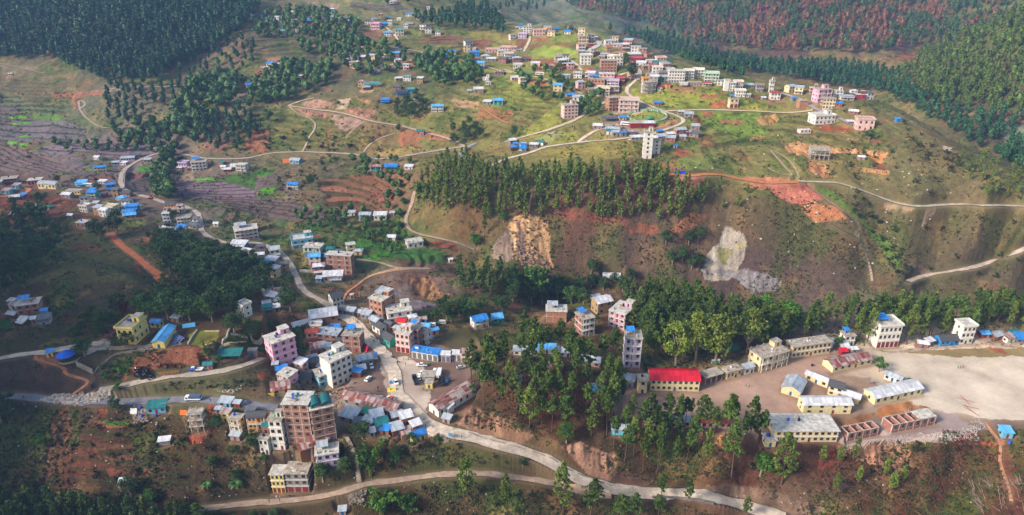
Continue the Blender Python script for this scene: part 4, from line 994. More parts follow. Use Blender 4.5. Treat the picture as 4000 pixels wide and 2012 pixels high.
BLD = """
A1 2040 692 36 8 -10 .7 M 1 wh wt 1 - shed|white tin lean-to left of the twin blue roofed houses
A1 2112 757 72 44 20 .8 G 2 wh bu 2 - house|front house of the twin blue roofed pair on the slope
A1 2140 705 60 26 10 .7 G 1 wh bu 2 - house|rear house of the twin blue roofed pair on the slope
A1 92 641 50 20 10 .7 G 1 cr tn 2 - house|lone cream house at the far left under the mountain
A1 2100 165 100 32 -20 .6 G 2 wh tn 3 - house|white house half hidden by trees at the top left hamlet
A2 28 165 62 26 0 .6 G 2 wh bu 3 - house|white house with a blue roof at the top left hamlet
A2 138 210 76 34 15 .8 H 2 wh tn 3 b house|white two storey house with grey roof in the top left hamlet
A2 222 301 74 40 -5 .7 G 2 wh tt 3 b house|white house with teal roof below the top left hamlet
A2 350 273 36 34 0 1 H 2 wh sl 2 - house|small white slate roofed house beside the teal roofed one
A2 133 299 22 16 0 1 M 1 br tn 1 - shed|tiny brick shed left of the teal roofed house
A2 463 191 66 12 10 .6 G 1 gy bu 3 - house|low house with a light blue roof in the top hamlet trees
A2 625 181 72 26 10 .7 H 2 wh wt 3 - house|wide white house with pale roof in the upper hamlet
A2 643 150 40 24 0 .9 H 2 wh tt 2 - house|narrow white house with teal roof behind the wide white one
A2 732 194 70 40 12 .8 H 2 wh tn 3 b house|white balcony house right of the narrow teal roofed one
A2 786 176 44 12 20 .6 G 1 wh bu 2 - house|small blue roofed house beside the white balcony house
A2 836 171 50 10 0 .5 M 1 gy tn 2 - shed|long grey shed right of the small blue roofed house
A2 800 336 92 26 12 .6 G 1 cr tt 3 v house|teal roofed house in the trees below the upper hamlet
A2 640 92 46 10 0 .6 M 1 lb wt 2 - shed|pale shed alone on the high farm slope
A2 1160 30 70 14 0 .7 G 1 cr tn 2 - farmhouse|grey farmhouse on the highest fields
A2 1000 170 54 14 0 .6 F 1 wh bu 2 v house|blue awning house behind the pink house
A2 940 206 46 30 10 .8 H 2 wh sl 2 - house|white slate house left above the pink house
A2 1110 162 72 16 0 .5 F 1 ye bu 3 v house|yellow and blue flat house at the top centre
A2 1132 213 42 34 0 .9 F 2 wh co 2 p house|tall white flat house right of the pink house
A2 1208 172 36 9 0 .6 M 1 wh wt 1 - shed|white shed on the ridge road
A2 1015 251 92 50 -12 .7 F 2 pk co 4 pb house|pink two storey house with a red edged roof
A2 1266 242 40 30 0 .9 H 2 wh tn 2 - house|white house at the edge of the dark pine ridge
A2 1112 311 66 36 8 .8 H 2 wh sk 3 - house|white house with light blue hipped roof on the red fields
A2 1212 300 76 46 6 .8 G 2 wh tt 3 b house|white balcony house beside the farm road bend
A2 1535 299 48 30 0 .9 H 2 wh tt 2 - house|white grey roofed house standing alone by the field wall
A2 1455 80 30 20 0 .8 G 1 wh tn 1 - house|tiny white house on the edge of the pine ridge
A2 905 433 102 28 14 .5 G 1 or rs 3 - house|long orange house with rusty roof among the trees
A2 766 490 76 40 8 .8 H 2 lp rs 3 b house|pinkish house with maroon roof
A2 838 513 76 40 -5 .7 H 2 wh sl 3 b house|white house with dark slate roof below the pinkish one
A2 1067 503 34 9 0 .6 M 1 wh wt 1 - shed|white shed among the hamlet trees
A2 128 566 84 28 -15 .6 G 1 wh bu 3 - house|white farmhouse with blue roof left on the dry slope
A2 202 558 44 12 0 .7 M 1 gy tn 1 - shed|grey shed beside the blue roofed farmhouse
A2 1150 583 62 30 5 .8 H 1 cr rs 2 - house|cream house with brown hipped roof below the earth bank
A2 986 628 82 18 20 .5 G 1 gy bu 2 - house|house with bright blue roof in the middle of the trees
A2 1202 686 70 26 22 .7 G 1 mg wt 2 - house|mud walled barn with pale tin roof
A2 1280 686 78 32 -8 .7 G 2 wh tt 3 - house|white house with sea green roof beside the tin barn
A2 983 736 134 32 10 .4 G 1 or tt 5 v school|orange and blue school with a long grey green roof
A2 1228 807 92 34 12 .5 G 1 bl sl 3 v house|blue walled house with dark slate roof
A2 1306 786 62 34 10 .8 G 1 bl tt 2 - house|blue walled house with bright teal roof
A2 1090 877 72 34 8 .8 M 1 bl bu 2 v house|bright blue cube house above the landslip
A2 1533 946 106 52 0 .5 G 2 wh sk 5 b house|white house with blue roof and long gallery on posts
A2 1638 462 92 26 8 .6 G 1 wh bu 3 - house|upper block of the white house with sky blue roof by the copse
A2 1612 484 62 22 8 .6 M 1 wh bu 2 - house|lower block of the white house with sky blue roof by the copse
A2 1847 477 80 32 0 .6 G 2 bl bu 3 - house|deep blue walled house with a blue roof
A2 1938 496 76 22 0 .7 H 1 gy tn 2 - house|grey hipped tin roof house beside the deep blue one
A2 1985 516 80 14 0 .6 M 1 gy wt 2 - shed|flat tin shed below the grey hipped roof
A2 2002 442 135 24 3 .4 F 1 lp cw 5 p house|long low pink and white block
A2 2105 440 100 38 -8 .6 F 2 lp co 4 p house|pale pink two storey block at the end of the long low one
A2 2130 496 76 42 5 .8 F 2 wh co 3 pb house|white cubic house in front of the pale pink block
A2 2052 636 78 28 0 .7 H 1 gy rs 3 - house|grey stone house on the farm track
A2 1962 716 44 22 0 .9 H 1 wh tn 2 - house|small white round roofed shrine house
A2 1878 791 82 38 4 .7 M 1 mg wt 2 - house|mud brick house with flat tin roof
A2 1800 786 36 14 0 .7 M 1 gy tn 1 - shed|little grey shed left of the mud brick house
A2 1952 882 78 20 -12 .7 M 1 gy wt 2 - house|low house with white tin roof on the terrace
A2 2042 886 82 40 0 .7 G 1 tq sk 2 b house|mint walled house with blue roof on the terrace
A2 1392 1146 74 44 -10 .7 G 1 ob te 2 - house|mud brick house with teal roof on the red bank
A3 88 246 58 20 0 .6 F 1 wh sk 2 u house|blue roofed house at the left end of the ridge
A3 130 277 70 42 0 .8 F 3 wh co 3 s house|tall white house at the left end of the ridge
A3 90 326 76 38 -8 .7 F 2 lv co 3 p house|lilac and white house below the tall white one
A3 228 306 108 50 6 .5 F 2 lp co 4 p house|pinkish brick two storey block on the ridge
A3 375 259 52 10 10 .6 G 1 gy bu 2 - house|low blue roofed house on the skyline field
A3 470 289 58 24 -12 .7 G 1 wh bu 2 - house|white blue roofed house beside the green tree
A3 555 283 44 16 0 .7 G 1 br sl 2 - house|dark slate house on the ridge skyline
A3 602 392 88 84 6 .7 F 3 cr co 4 sy building|tall cream and white building at the top of the ridge road
A3 674 391 66 22 0 .5 F 1 rd co 3 - house|low dark red block by the ridge road
A3 15 447 44 46 0 .8 F 2 lp co 2 p house|pink flat house at the left above the meadow
A3 62 439 38 14 0 .7 M 1 gy tn 1 - shed|grey hut beside the meadow track
A3 15 491 36 30 0 .8 F 1 bl co 1 - house|small blue house below the pink flat one
A3 410 497 98 26 5 .6 K 1 wh co 4 c house|low pillared house on the red fields
A3 584 456 66 24 5 .7 G 1 gy tn 2 - house|grey tin roofed house above the white cube
A3 620 547 96 78 0 .8 F 3 wh cw 3 p building|white three storey cube above the blue sheds
A3 47 579 76 32 0 .7 F 1 wh co 4 p house|white flat house with many openings at left
A3 198 567 76 32 -4 .7 M 1 cr wt 2 - house|cream house with white tin roof
A3 330 593 98 36 4 .6 G 1 ye rs 3 - house|yellow house with low rusty roof
A3 452 664 78 28 10 .6 G 1 wh tn 2 - house|white shed roofed house left of the copse
A3 556 660 72 44 -10 .7 G 2 wh tn 3 - house|white grey roofed house by the copse
A3 715 612 42 36 0 .8 F 1 gy te 1 - house|small block with dark teal roof sheet
A3 812 613 148 100 0 .6 F 4 ob co 5 Z building|large orange brick block in the ridge town
A3 902 492 98 44 -8 .6 F 2 ob co 4 p building|orange brick block behind the big tree
A3 722 462 56 26 8 .7 F 1 br co 2 c house|unfinished brick house by the ridge road
A3 820 442 52 42 0 .8 F 2 ob co 2 p house|narrow brick house in the upper ridge town
A3 780 482 72 22 0 .6 M 1 gy tn 3 - house|grey tin house in the upper ridge town
A3 700 335 50 16 15 .7 M 1 gy tn 2 - house|tin house beside the top road
A3 820 377 92 32 8 .6 G 1 wh tn 3 - house|white and grey house on the upper ridge edge
A3 882 398 60 24 -5 .7 G 1 lp tn 2 - house|pinkish house on the upper ridge edge
A3 1050 522 104 36 -8 .6 F 1 rd cw 3 p house|red and white flat block
A3 1032 482 124 22 6 .5 M 1 gy wt 5 - house|long grey roofed row on the ridge edge
A3 1090 562 84 34 -12 .7 G 1 wh wt 3 - house|white house with hipped pale roof
A3 1162 547 74 42 -6 .7 F 1 lp wt 3 - house|pinkish flat roofed house beside the teal roofs
A3 1262 572 152 46 -12 .5 G 1 rd te 5 - building|red walled hall with two teal roofs
A3 1142 594 104 36 6 .6 F 1 br co 4 c house|brown brick row in the ridge town centre
A3 1224 644 92 74 -6 .7 F 3 wh co 3 pc building|white three storey block under the teal roofs
A3 1160 662 70 40 0 .6 F 1 lp tn 2 - house|pinkish shop front by the town road
A3 1138 656 26 34 0 1 F 1 ye co 1 - kiosk|small yellow tower block by the town road
A3 1385 698 152 98 -4 .6 F 4 wh cw 6 e building|large white four storey building with dark shopfronts
A3 1490 664 92 64 -8 .7 F 3 wh tn 4 pb building|white three storey block with grey roof terrace
A3 1570 656 98 66 -14 .7 F 3 wh cw 4 pb building|white balcony block at the town edge
A3 1682 700 128 80 -12 .6 F 3 mi cw 5 pb building|mint green three storey block
A3 1540 724 122 28 -4 .4 F 1 lp co 5 e shop|pink row of shops under the white block
A3 1642 728 84 30 0 .5 F 1 cr rd 3 v shop|cream shop row with red awning
A3 1760 722 64 44 -10 .7 F 2 wh tn 2 - house|white house left of the white slab tower
A3 1808 768 50 96 0 .8 F 3 wh cw 1 xZ building|blank white slab tower
A3 1856 768 58 66 0 .7 F 3 wh cw 2 p house|white block right of the blank slab
A3 1906 752 86 60 -6 .7 F 2 wh rd 4 p building|white block with a red end wall
A3 1925 817 92 50 -8 .7 F 2 wh cw 4 p house|white two storey house on the meadow edge
A3 1992 822 44 18 0 .7 F 1 wh co 2 p house|low white annex of the meadow edge house
A3 1865 912 92 78 4 .7 F 2 cr co 2 utr house|cream house with red shutters by the east road
A3 2088 778 70 60 -5 .7 F 2 gy co 3 p house|grey unfinished flat block near the white tower house
A3 2003 742 84 20 0 .6 M 1 gy tn 3 - shed|grey tin shed row behind the meadow
A3 2122 847 44 14 0 .6 M 1 gy wt 1 - shed|small white tin hut on the meadow edge
A3 800 676 130 52 -8 .6 F 2 lp wt 4 - building|pink walled block with pale roof behind the brick hotel
A3 716 744 156 72 -16 .6 F 2 ob co 5 uc building|orange brick block with blue roof shelter
A3 852 748 104 62 -12 .6 F 3 lv co 4 pb building|lilac block with balconies
A3 916 706 74 52 -12 .7 F 2 rd cw 3 p house|dark red block with white roof
A3 765 812 134 66 -14 .6 F 3 cr cw 4 pb building|cream three storey block with ribbon balconies
A3 672 802 56 48 -8 .7 F 2 gy co 2 p house|grey cube left of the cream block
A3 1150 794 128 98 10 .6 K 3 wh co 4 w building|unfinished cream frame building by the road curve
A3 1145 712 110 46 6 .6 F 2 or co 4 p house|orange walled house behind the unfinished frame
A3 1247 768 44 34 0 .8 G 1 wh rf 2 - house|little white house with a red roof
A3 1314 746 44 34 0 1 H 1 or rf 1 - temple|small orange temple house
A3 492 822 88 20 10 .6 G 1 mg bu 2 - house|mud house with blue roof below the copse
A3 558 857 94 40 -6 .6 G 1 wh tn 2 - house|white grey roofed house left of the bright tree
A3 845 938 118 112 16 .8 F 4 ob co 3 cb building|unfinished brown brick four storey block by the park
A3 982 952 176 106 -6 .6 F 3 lp cw 4 pb building|white and pink three storey block beside the oval park
A3 485 1003 148 112 14 .7 F 4 lp co 4 sc building|pink and white four storey house on the hillside
A3 1228 892 68 28 -4 .6 G 1 br bu 2 - house|brick house with bright blue roof in the meadow
A3 820 1027 128 26 -4 .6 C 1 gy dg 0 - shed|open shed with dark tin roof by the oval park
A3 930 1017 72 28 6 .7 G 1 lp bu 2 - house|pinkish hut with blue sheet below the park
A3 1042 1082 112 40 4 .5 M 1 rd co 3 r shop|left half of the dark red shop row under the park
A3 1146 1080 118 38 4 .5 M 1 rd wt 3 r shop|right half of the dark red shop row under the park
A3 722 1097 76 38 -8 .8 G 1 gy wt 2 - shed|tin workshop left of the dusty yard
A3 830 1117 84 30 -6 .7 G 1 gy tn 2 - shed|tin roofed shed on the dusty yard
A3 876 1158 78 40 8 .6 M 1 gy tn 2 - shed|grey block shed below the dusty yard
A3 1002 1142 74 28 6 .6 M 1 gy rs 2 - shed|rusty shed on the edge of the dusty yard
A3 1052 1187 116 18 6 .4 M 1 gy wt 3 - shed|long white tin roof along the lower road
A3 1426 967 64 26 -4 .6 G 1 gy tn 2 - shed|tin stall where the east road leaves
A3 1490 992 84 30 -8 .7 M 1 gy tn 2 - shed|grey stall right of the road junction
A3 1545 1097 76 34 -10 .7 M 1 gy tn 2 - shed|grey hut at the end of the bazaar row
A3 1415 1142 112 56 12 .7 G 1 ob tn 3 - house|brick house with tin roof in the lower row
A3 1330 1170 90 40 14 .7 G 1 gy wt 3 - house|pale tin roofed house in the lower row
A3 1265 1200 110 46 14 .6 M 1 gy tn 3 - house|grey roofed house next to the white tower
A3 1440 1178 60 26 -6 .7 M 1 gy tn 1 - shed|little shed under the brick house of the lower row
A3 90 672 64 18 10 .6 M 1 gy tn 2 - shed|grey tin shed at the field track
A3 136 648 48 16 0 .7 M 1 gy gn 1 - shed|shed with a green sheet roof at the field track
A4 28 782 48 100 0 .8 F 3 wh cw 2 sc building|tall white house at the left of the crest road
A4 450 868 164 110 10 .7 F 3 pk co 4 sb building|large bright pink three storey house
A4 505 922 132 88 -6 .7 F 3 cr co 4 cy building|unfinished cream block in front of the pink house
A4 288 918 98 66 4 .7 F 2 ob co 0 cx building|windowless brick shell with column stubs
A4 214 852 60 14 14 .8 G 1 gy bu 1 - shed|bright blue roof behind the brick shell
A4 596 902 62 34 -14 .8 G 1 br bu 2 - house|brick house with blue roof right of the cream block
A4 596 815 80 44 -6 .8 F 2 wh cw 2 s house|white house with a roof room on the crest
A4 660 848 138 34 -8 .6 F 1 wh tn 4 v house|long white house on the crest
A4 776 842 92 44 -8 .6 F 1 rd cw 3 s house|pink and red house at the end of the crest row
A4 452 1056 240 70 10 .6 F 2 wh cw 5 sp building|broad white two storey building below the crest road
A4 720 962 84 18 -22 .7 G 1 br wt 2 - house|brick hut with long tin roof on the grass
A4 811 1103 180 92 -8 .7 F 2 lp co 3 pc building|peach two storey house with arched windows
A4 690 1052 70 26 -8 .6 C 1 pk wt 0 - shed|stall with pink sheets left of the peach house
A4 305 1130 122 30 8 .6 O 1 wh co 3 - building|roofless white foundation walls with standing rods
A4 1096 1030 58 20 0 .7 M 1 bl bu 1 - shed|lone blue tin hut on the right shoulder
A4 970 372 46 12 0 .6 G 1 gy bu 1 - house|tiny blue roof on the far wooded hill
A4 312 426 40 10 0 .7 G 1 cr tn 1 - house|tiny cream house at the foot of the far hill
B4 430 272 192 84 -14 .8 K 2 wh co 4 c building|unfinished concrete frame on the orange cut
B4 785 270 70 18 -14 .6 G 1 gy wt 1 - shed|white tin hut on the orange bank
B3 1145 258 84 224 -6 1 F 6 wh co 1 cs tower|tall slim unfinished white tower block on the left
B3 1216 220 74 118 0 .9 F 4 wh co 1 Z tower|shorter white block stuck to the right of the slim tower
B3 1378 172 32 22 0 .8 M 1 wh bu 1 - shed|tiny white hut with blue roof right of the tower
B3 185 167 72 28 -4 .5 M 1 gy wt 3 - shed|white kiosk row by the road fork
B3 100 158 32 24 0 .8 M 1 bl wt 1 - kiosk|right blue kiosk by the road fork
B3 30 158 34 26 0 .8 M 1 bl bu 1 - kiosk|left blue kiosk by the road fork
B3 840 1292 150 14 -6 .5 M 1 gy wt 3 - shed|pale tin roof behind the gorge trees
B1 825 269 76 16 -18 .8 G 1 wh wt 2 - shed|white tin roofed barn on the purple fields
B1 850 376 120 46 16 .5 G 2 ye bu 4 b house|yellow two storey house with blue roof
B1 980 310 76 20 14 .6 G 1 bl tn 3 - house|house with deep blue wall by the valley road
B1 1045 317 74 16 -6 .6 M 1 wh wt 2 - shed|low white shed beside the deep blue wall
B1 1080 278 130 18 14 .4 M 1 lv tn 5 - house|long lilac row by the valley road
B1 1145 252 98 20 10 .6 M 1 gy dg 3 - house|dark roofed row at the end of the lilac one
B1 1245 290 74 14 10 .6 M 1 gy tn 2 - shed|bluish roof beyond the valley road
B1 85 478 172 48 22 .7 F 2 br co 5 rk house|brown flat roofed two storey house at the left edge
B1 300 478 146 36 18 .7 F 1 lp cw 4 rk house|pink and white flat house with red shutters
B1 418 523 210 48 -10 .4 G 1 cy tn 5 V school|long yellow school with grey tin roof
B1 868 476 88 18 -4 .5 M 1 wh wt 3 - shed|white canteen hut by the bus stop
B1 632 568 158 32 -4 .4 F 1 ye co 5 - house|long low yellow building
B1 785 592 104 44 -4 .6 G 2 tq bu 3 b house|turquoise house with bright blue roof
B1 880 582 66 24 -8 .7 G 1 br dg 2 - shed|dark hut beside the turquoise house
B1 1070 587 120 34 -10 .6 G 1 ob sl 3 - house|brick house with dark slate roof by the orange car
B1 722 714 108 50 -12 .7 F 2 wh cw 3 p house|white two storey house in the village middle
B1 810 667 72 32 -4 .8 M 1 br tn 1 - house|small house with grey lid roof
B1 930 724 160 56 -12 .6 F 1 cr cw 4 p house|wide cream flat roofed house
B1 1120 710 124 50 8 .5 M 1 bl bu 4 v house|bright blue tin house with blue veranda
B1 330 692 88 22 -26 .8 G 1 wh wt 2 - house|white tin roof beside the green roof
B1 412 694 98 24 -14 .9 H 1 gy gn 1 - house|house under a pale green roof
B1 115 756 66 18 -14 .8 G 1 gy tn 1 - shed|grey tin roof at the red bank
B1 602 770 74 34 -12 .8 G 1 gy wt 1 - shed|white roofed shed among the village trees
B1 704 850 124 60 -12 .8 F 1 br cw 3 t house|brown block with flat terrace and blue sheet
B1 1440 680 108 30 -6 .6 G 1 or sl 3 - house|yellow house with dark slate roof at the bend
B1 1416 808 86 92 6 .8 F 3 lb cw 2 b building|white and blue house with curved balconies
B1 1556 812 136 56 18 .7 F 2 wh co 4 cb building|unfinished white block beside the curved balcony house
B1 1392 852 112 30 -18 .7 H 1 wh sl 2 - house|dark slate house behind the big trees
B1 1452 918 74 46 -16 .8 H 2 wh sl 1 - house|white slate house in the wood edge
B1 1730 1058 176 58 -10 .7 G 1 wh sl 2 - house|white house with wide dark slate roof
B1 2020 1017 162 26 -6 .5 M 1 bl wt 5 v shop|long tin roof with blue shopfront
B1 2078 945 200 92 24 .6 F 3 lp cw 5 btU building|pink three storey block with white terrace rooms
B1 2090 1075 110 34 -22 .7 G 1 gy wt 2 - house|tin roofed house at the roadside
B1 1684 362 148 76 16 .7 F 3 wh co 4 ub building|white three storey house with sky blue roof
B1 1556 352 104 54 -6 .8 F 2 lv co 3 p house|grey lilac block behind the white house
B1 1520 357 62 18 -6 .7 M 1 gy wt 2 - shed|tin lean-to left of the grey lilac block
B1 2045 367 108 54 -8 .7 F 2 wh cw 4 b house|white two storey house with pillared gallery
B1 1886 347 54 14 0 .7 G 1 wh wt 1 - shed|white hut in the stony field
B1 1826 832 52 24 0 .9 G 1 wh wt 1 - shed|white hut by the roadside rubble
B2 338 306 112 30 -14 .7 G 1 lb tn 3 - house|grey blue tin house with an orange tarp behind
B2 1012 362 98 38 6 .5 G 1 tq rs 3 b house|mint house with rust streaked roof
B2 1145 352 118 34 -3 .5 G 1 tq bu 4 v house|turquoise house with blue roof and blue annex
B2 1290 352 78 20 -3 .6 M 1 wh wt 2 - shed|white shed right of the turquoise house
B2 318 523 112 36 -8 .5 G 2 wh bu 4 b house|white house with a bright blue roof by the terraces
B2 800 742 84 18 0 .5 M 1 wh tn 2 - shed|white tin shed left of the blue gallery house
B2 925 782 110 46 0 .6 G 2 lb tn 4 b house|house with blue gallery and tin roof
B2 1050 780 116 42 4 .6 M 1 wh wt 3 - house|white house with a worn tin roof
B2 1150 742 40 22 0 .8 M 1 gy tn 1 - shed|small grey hut right of the worn roof house
B2 1147 950 84 18 -6 .8 G 1 wh wt 1 - shed|white tin roof in the market gardens
B2 1335 1014 154 44 22 .7 F 1 wh cw 3 c house|white unfinished house with rods on its roof
B2 390 1014 186 72 20 .7 F 2 lb cw 3 pse house|pale blue and orange two storey house
B2 490 1064 180 56 -8 .6 F 1 mi cw 4 cb house|mint block with pillared porch and flat terrace
B2 482 1118 150 22 -12 .5 G 1 gy dg 2 - shed|long dark roofed shed
B2 715 1252 238 168 -8 .35 F 4 br cw 3 Zkk building|four storey red brick building with black tanks
B2 525 1204 132 24 6 .5 M 1 lp rf 3 - house|low house with a pink red roof
B2 36 1108 84 42 10 .7 G 1 wh wt 3 - house|white roadside house with a pale roof
B2 135 1166 132 44 -16 .6 M 1 gy tn 3 - house|grey roofed roadside house
B2 625 1048 74 24 8 .8 H 1 mi te 2 - shed|teal green greenhouse beside the mint block
B2 1640 1134 36 18 20 .9 G 1 wh wt 1 - shed|white hut at the gorge edge
C1 128 378 104 48 -14 .7 M 1 ob tn 1 - shed|brick shed with a tin lid at the left edge
C1 300 462 300 100 20 .7 F 2 ob cw 3 uZ house|brick house with flat terrace and two blue roof sheds
C1 455 482 80 62 16 .6 M 1 lb bu 1 - house|light blue annex of the brick terrace house
C1 350 552 84 26 14 .8 M 1 gy wt 1 - shed|white tin lid in the hedge below the blue annex
C1 1345 765 350 165 -6 1.3 F 2 ye co 3 pstk building|yellow two storey office with scalloped parapet
C1 1590 602 146 56 -6 .7 G 1 ye bu 2 - house|yellow house with bright blue roof behind the long hall
C1 1665 797 290 70 4 2.6 N 1 ye sk 1 Z hall|long yellow hall with pale blue roof
C1 1790 545 126 30 -12 .8 M 1 gy tn 1 - shed|grey tin shelter behind the long hall
C1 510 897 92 54 16 .9 M 1 ye bu 1 - booth|yellow ticket booth with blue roof
C2 250 948 300 52 5 .5 C 1 gy te 0 - shed|open shed with long teal roof
C2 38 1032 112 62 8 .8 G 1 gy te 2 - house|grey house with teal roof beside the open shed
C2 485 892 104 46 6 .7 M 1 gy dg 1 - shed|grey hut at the end of the open shed
C2 772 1004 320 268 40 .8 F 4 pk cw 3 skkl building|tall pink four storey tower house
C2 715 1012 66 34 10 .8 M 1 wo tn 1 - shed|wooden hut at the foot of the pink tower house
C2 848 1184 200 96 -26 .8 F 2 pk cw 3 b house|small pink house with red doors
C2 780 1062 120 24 20 .6 M 1 gy bu 2 - shed|blue roofed lean-to behind the small pink house
C2 770 1262 206 44 20 .9 G 1 cr rs 2 - house|cream hut under a broad rusty roof
C2 405 496 146 120 -34 .9 F 2 wh cw 2 pb house|white house hidden in the wood edge
C2 1330 388 158 92 34 1.1 G 2 wh sl 3 - house|white village house with steep slate roof
C2 1200 548 290 66 18 .7 G 1 ob wt 3 - hall|brick hall with a wide pale tin roof
C2 1318 656 110 40 6 .9 M 1 ob bu 1 - house|brick hut with bright blue roof sheet
C2 1265 778 272 96 -10 .6 F 2 br tn 3 c house|long brown brick house with concrete roof
C2 1510 856 226 170 -8 .8 F 3 br co 2 uc building|brick building with blue tarpaulin roof
C2 1155 872 182 58 14 .7 M 1 ob rs 1 - house|brick house with rust and tin roof
C2 1240 862 100 72 0 .7 M 1 wh tn 2 - house|white two door room behind the big white building
C2 1335 1200 330 262 46 .8 F 4 wh cw 4 stgZ building|large white four storey corner building of the bazaar
C2 1510 1056 100 70 32 .8 G 1 tq tn 1 - house|mint green shop at the bazaar edge
C2 1590 1000 120 70 30 .8 M 1 gy tn 2 - shop|tin roofed shop above the mint green one
C2 1650 980 110 60 26 .8 M 1 gy tn 2 - shop|tin lean-to shop on the plaza corner
C2 1590 1062 90 44 20 .8 M 1 gy wt 2 e shop|shop with white sheet roof on the plaza
C2 1225 1196 236 116 34 .8 F 2 lb co 3 t building|turquoise faced brick block with blue door
C2 1130 1006 140 66 26 .8 G 1 br dg 1 - house|dark slate roofed house behind the white corner building
C2 1080 1130 130 60 22 .8 G 1 br dg 1 - house|dark roofed brick house by the rusty roof
C2 990 1176 180 60 22 .8 G 1 gy sl 2 - house|long grey roofed house beside the small pink house
C2 1090 980 110 50 20 .9 M 1 gy tn 1 - shed|small tin shed behind the dark slate roof
C2 1405 466 120 44 -8 .7 M 1 gy dg 2 - shop|dark tin stall at the top of the bazaar road
C2 1480 474 110 40 -10 .7 M 1 gy tn 2 e shop|long tin roofed stall at the top of the bazaar road
C2 1560 488 110 44 -14 .8 G 1 gy tn 2 - shop|tin shop with blue goods by the bazaar road
C2 1640 520 120 50 -14 .8 M 1 gy tn 2 - shop|grey lean-to under the brick block
C2 1622 470 110 36 -10 .8 G 1 ob rs 2 - shop|rusty roof behind the bazaar road stalls
C2 1800 515 270 190 -30 1.3 F 3 ob cw 3 sU building|tall brick building with a pale tin roof room
C2 1965 552 270 112 18 .7 F 2 wh cw 3 s building|white house with grey terrace behind the bazaar row
C2 1735 596 140 62 -42 .8 G 1 gy tn 2 - shop|grey tin shop in the bazaar row
C2 1772 668 160 74 -42 .8 G 1 wh sl 2 - shop|white shop with dark slate roof in the bazaar row
C2 1855 632 130 56 -22 .9 G 1 or dg 2 - shop|wooden yellow shop with dark roof
C2 1872 800 180 80 -42 .8 G 1 tq sl 3 - shop|mint shop front with dark roof in the bazaar row
C2 2030 862 200 196 -16 .9 F 3 lp cw 3 sre building|cream and pink three storey bazaar house
C2 2000 604 110 66 -14 .8 G 1 or rd 1 - house|house with a red sheet roof behind the bazaar
C2 640 300 100 40 30 .8 M 1 gy tn 1 - shed|grey tin roof in the red earth yard
C2 630 402 90 36 24 .9 M 1 gy tn 1 - shed|lower grey tin roof in the wood edge
C2 722 428 80 30 22 .9 M 1 gy wt 1 - shed|pale tin roof beside the largest tree
C2 1490 302 34 28 10 1 F 1 wh cw 1 - hut|tiny white hut on the orange path
C2 1300 142 220 66 6 .5 M 1 gy wt 3 - house|wide tin roofed house under the brick building
C2 1332 142 130 56 4 .5 F 1 tq wt 3 v shop|turquoise and yellow painted shop
C2 1160 134 66 26 0 .8 M 1 bl tn 1 - shed|blue hut left of the wide tin roof
C3 702 604 184 66 26 .7 G 2 wh bu 2 b house|white house with vivid blue roof above the grove
C3 884 556 128 52 14 1.1 G 1 tq sk 2 - house|green walled house with sky blue roof
C3 1485 543 208 112 -3 .7 F 2 ob cw 0 Uk building|windowless brick block with white tin shelter
C3 1945 474 220 124 24 .8 G 2 mg wt 2 - house|mud walled house with corrugated roof
C3 1880 330 110 20 20 .8 G 1 gy tn 1 - shed|grey tin roof behind the mud walled house
C3 1768 685 195 180 24 1.1 F 3 wh co 3 uyb building|tall narrow brick building with blue sheet on top
C3 172 952 310 88 -16 .35 F 1 wh bu 5 e workshop|long white garage with four bays and blue fascia
C3 65 806 160 190 -24 .9 F 3 br co 2 Zu building|bare brick rear block with blue sheet
C3 160 770 130 120 -26 .7 F 2 wh co 3 b house|balcony house behind the long garage
C3 205 748 90 40 -30 .8 G 1 gy tn 1 - shed|rusty tin roof beside the balcony house
C3 372 950 110 88 -6 .7 F 1 lv wt 2 e shop|lilac shop with blue tarpaulins
C3 480 940 110 84 -4 .7 F 1 wh wt 2 e shop|white shop with torn blue tarpaulin
C3 578 952 120 100 -3 .7 F 2 lp rs 2 e shop|shop with orange awning and rusty roof
C3 196 1140 150 34 -4 .8 F 1 gy co 2 x house|old grey flat roofed building in the car park
C3 202 1216 86 56 -4 1 F 1 ye co 1 - booth|small yellow booth in the car park
C3 1070 1190 150 60 -30 .8 F 1 wh dg 1 - house|roofless looking white store in the grove
C3 1465 1002 94 34 -18 .8 G 1 gy wt 1 - shed|grey tin hut at the foot of the grove
C3 1872 1300 190 50 20 .8 H 1 ye sk 2 - house|yellow house with bright blue hipped roof in the pines
C3 1180 880 260 40 -4 .3 M 1 wh tn 4 - shop|long tin roof seen through the left of the grove
C3 1370 860 220 44 -8 .4 M 1 wh sk 4 - shop|long pale blue roof seen through the grove
C3 1580 900 250 44 -12 .3 M 1 wh wt 4 - shop|white tin roofs in the middle of the grove
C3 1800 990 280 44 -16 .3 M 1 lp wt 4 - shop|white tin roofs at the right of the grove
C3 2010 1110 200 40 -14 .4 M 1 gy rf 2 - shop|dark red roof at the right end of the grove
C3 840 960 90 70 -6 .8 F 1 ye tn 1 t shop|yellow shop half hidden at the left of the grove
C4 12 480 10 10 0 1 M 1 gy tn 0 x shed|-
C4 80 620 262 165 -34 1.4 F 3 pk cw 3 skby building|pink fronted brick building with roof terrace
C4 178 1004 185 350 -2 .9 F 4 lv co 3 ub tower|slim lilac five level building with blue roof sheet
C4 595 1265 560 112 -2 .42 G 2 cy rd 9 - school|long yellow two storey school with crimson roof
C4 280 1262 110 130 -2 1.2 F 2 cr co 1 k school|flat roofed left end of the crimson roofed school with black tank
C4 975 1188 250 84 24 .5 K 1 cr co 3 - shed|open concrete shelter at the end of the low school row
C4 1185 1130 210 76 22 .5 F 1 cr co 4 - school|low cream class row with stained flat roof
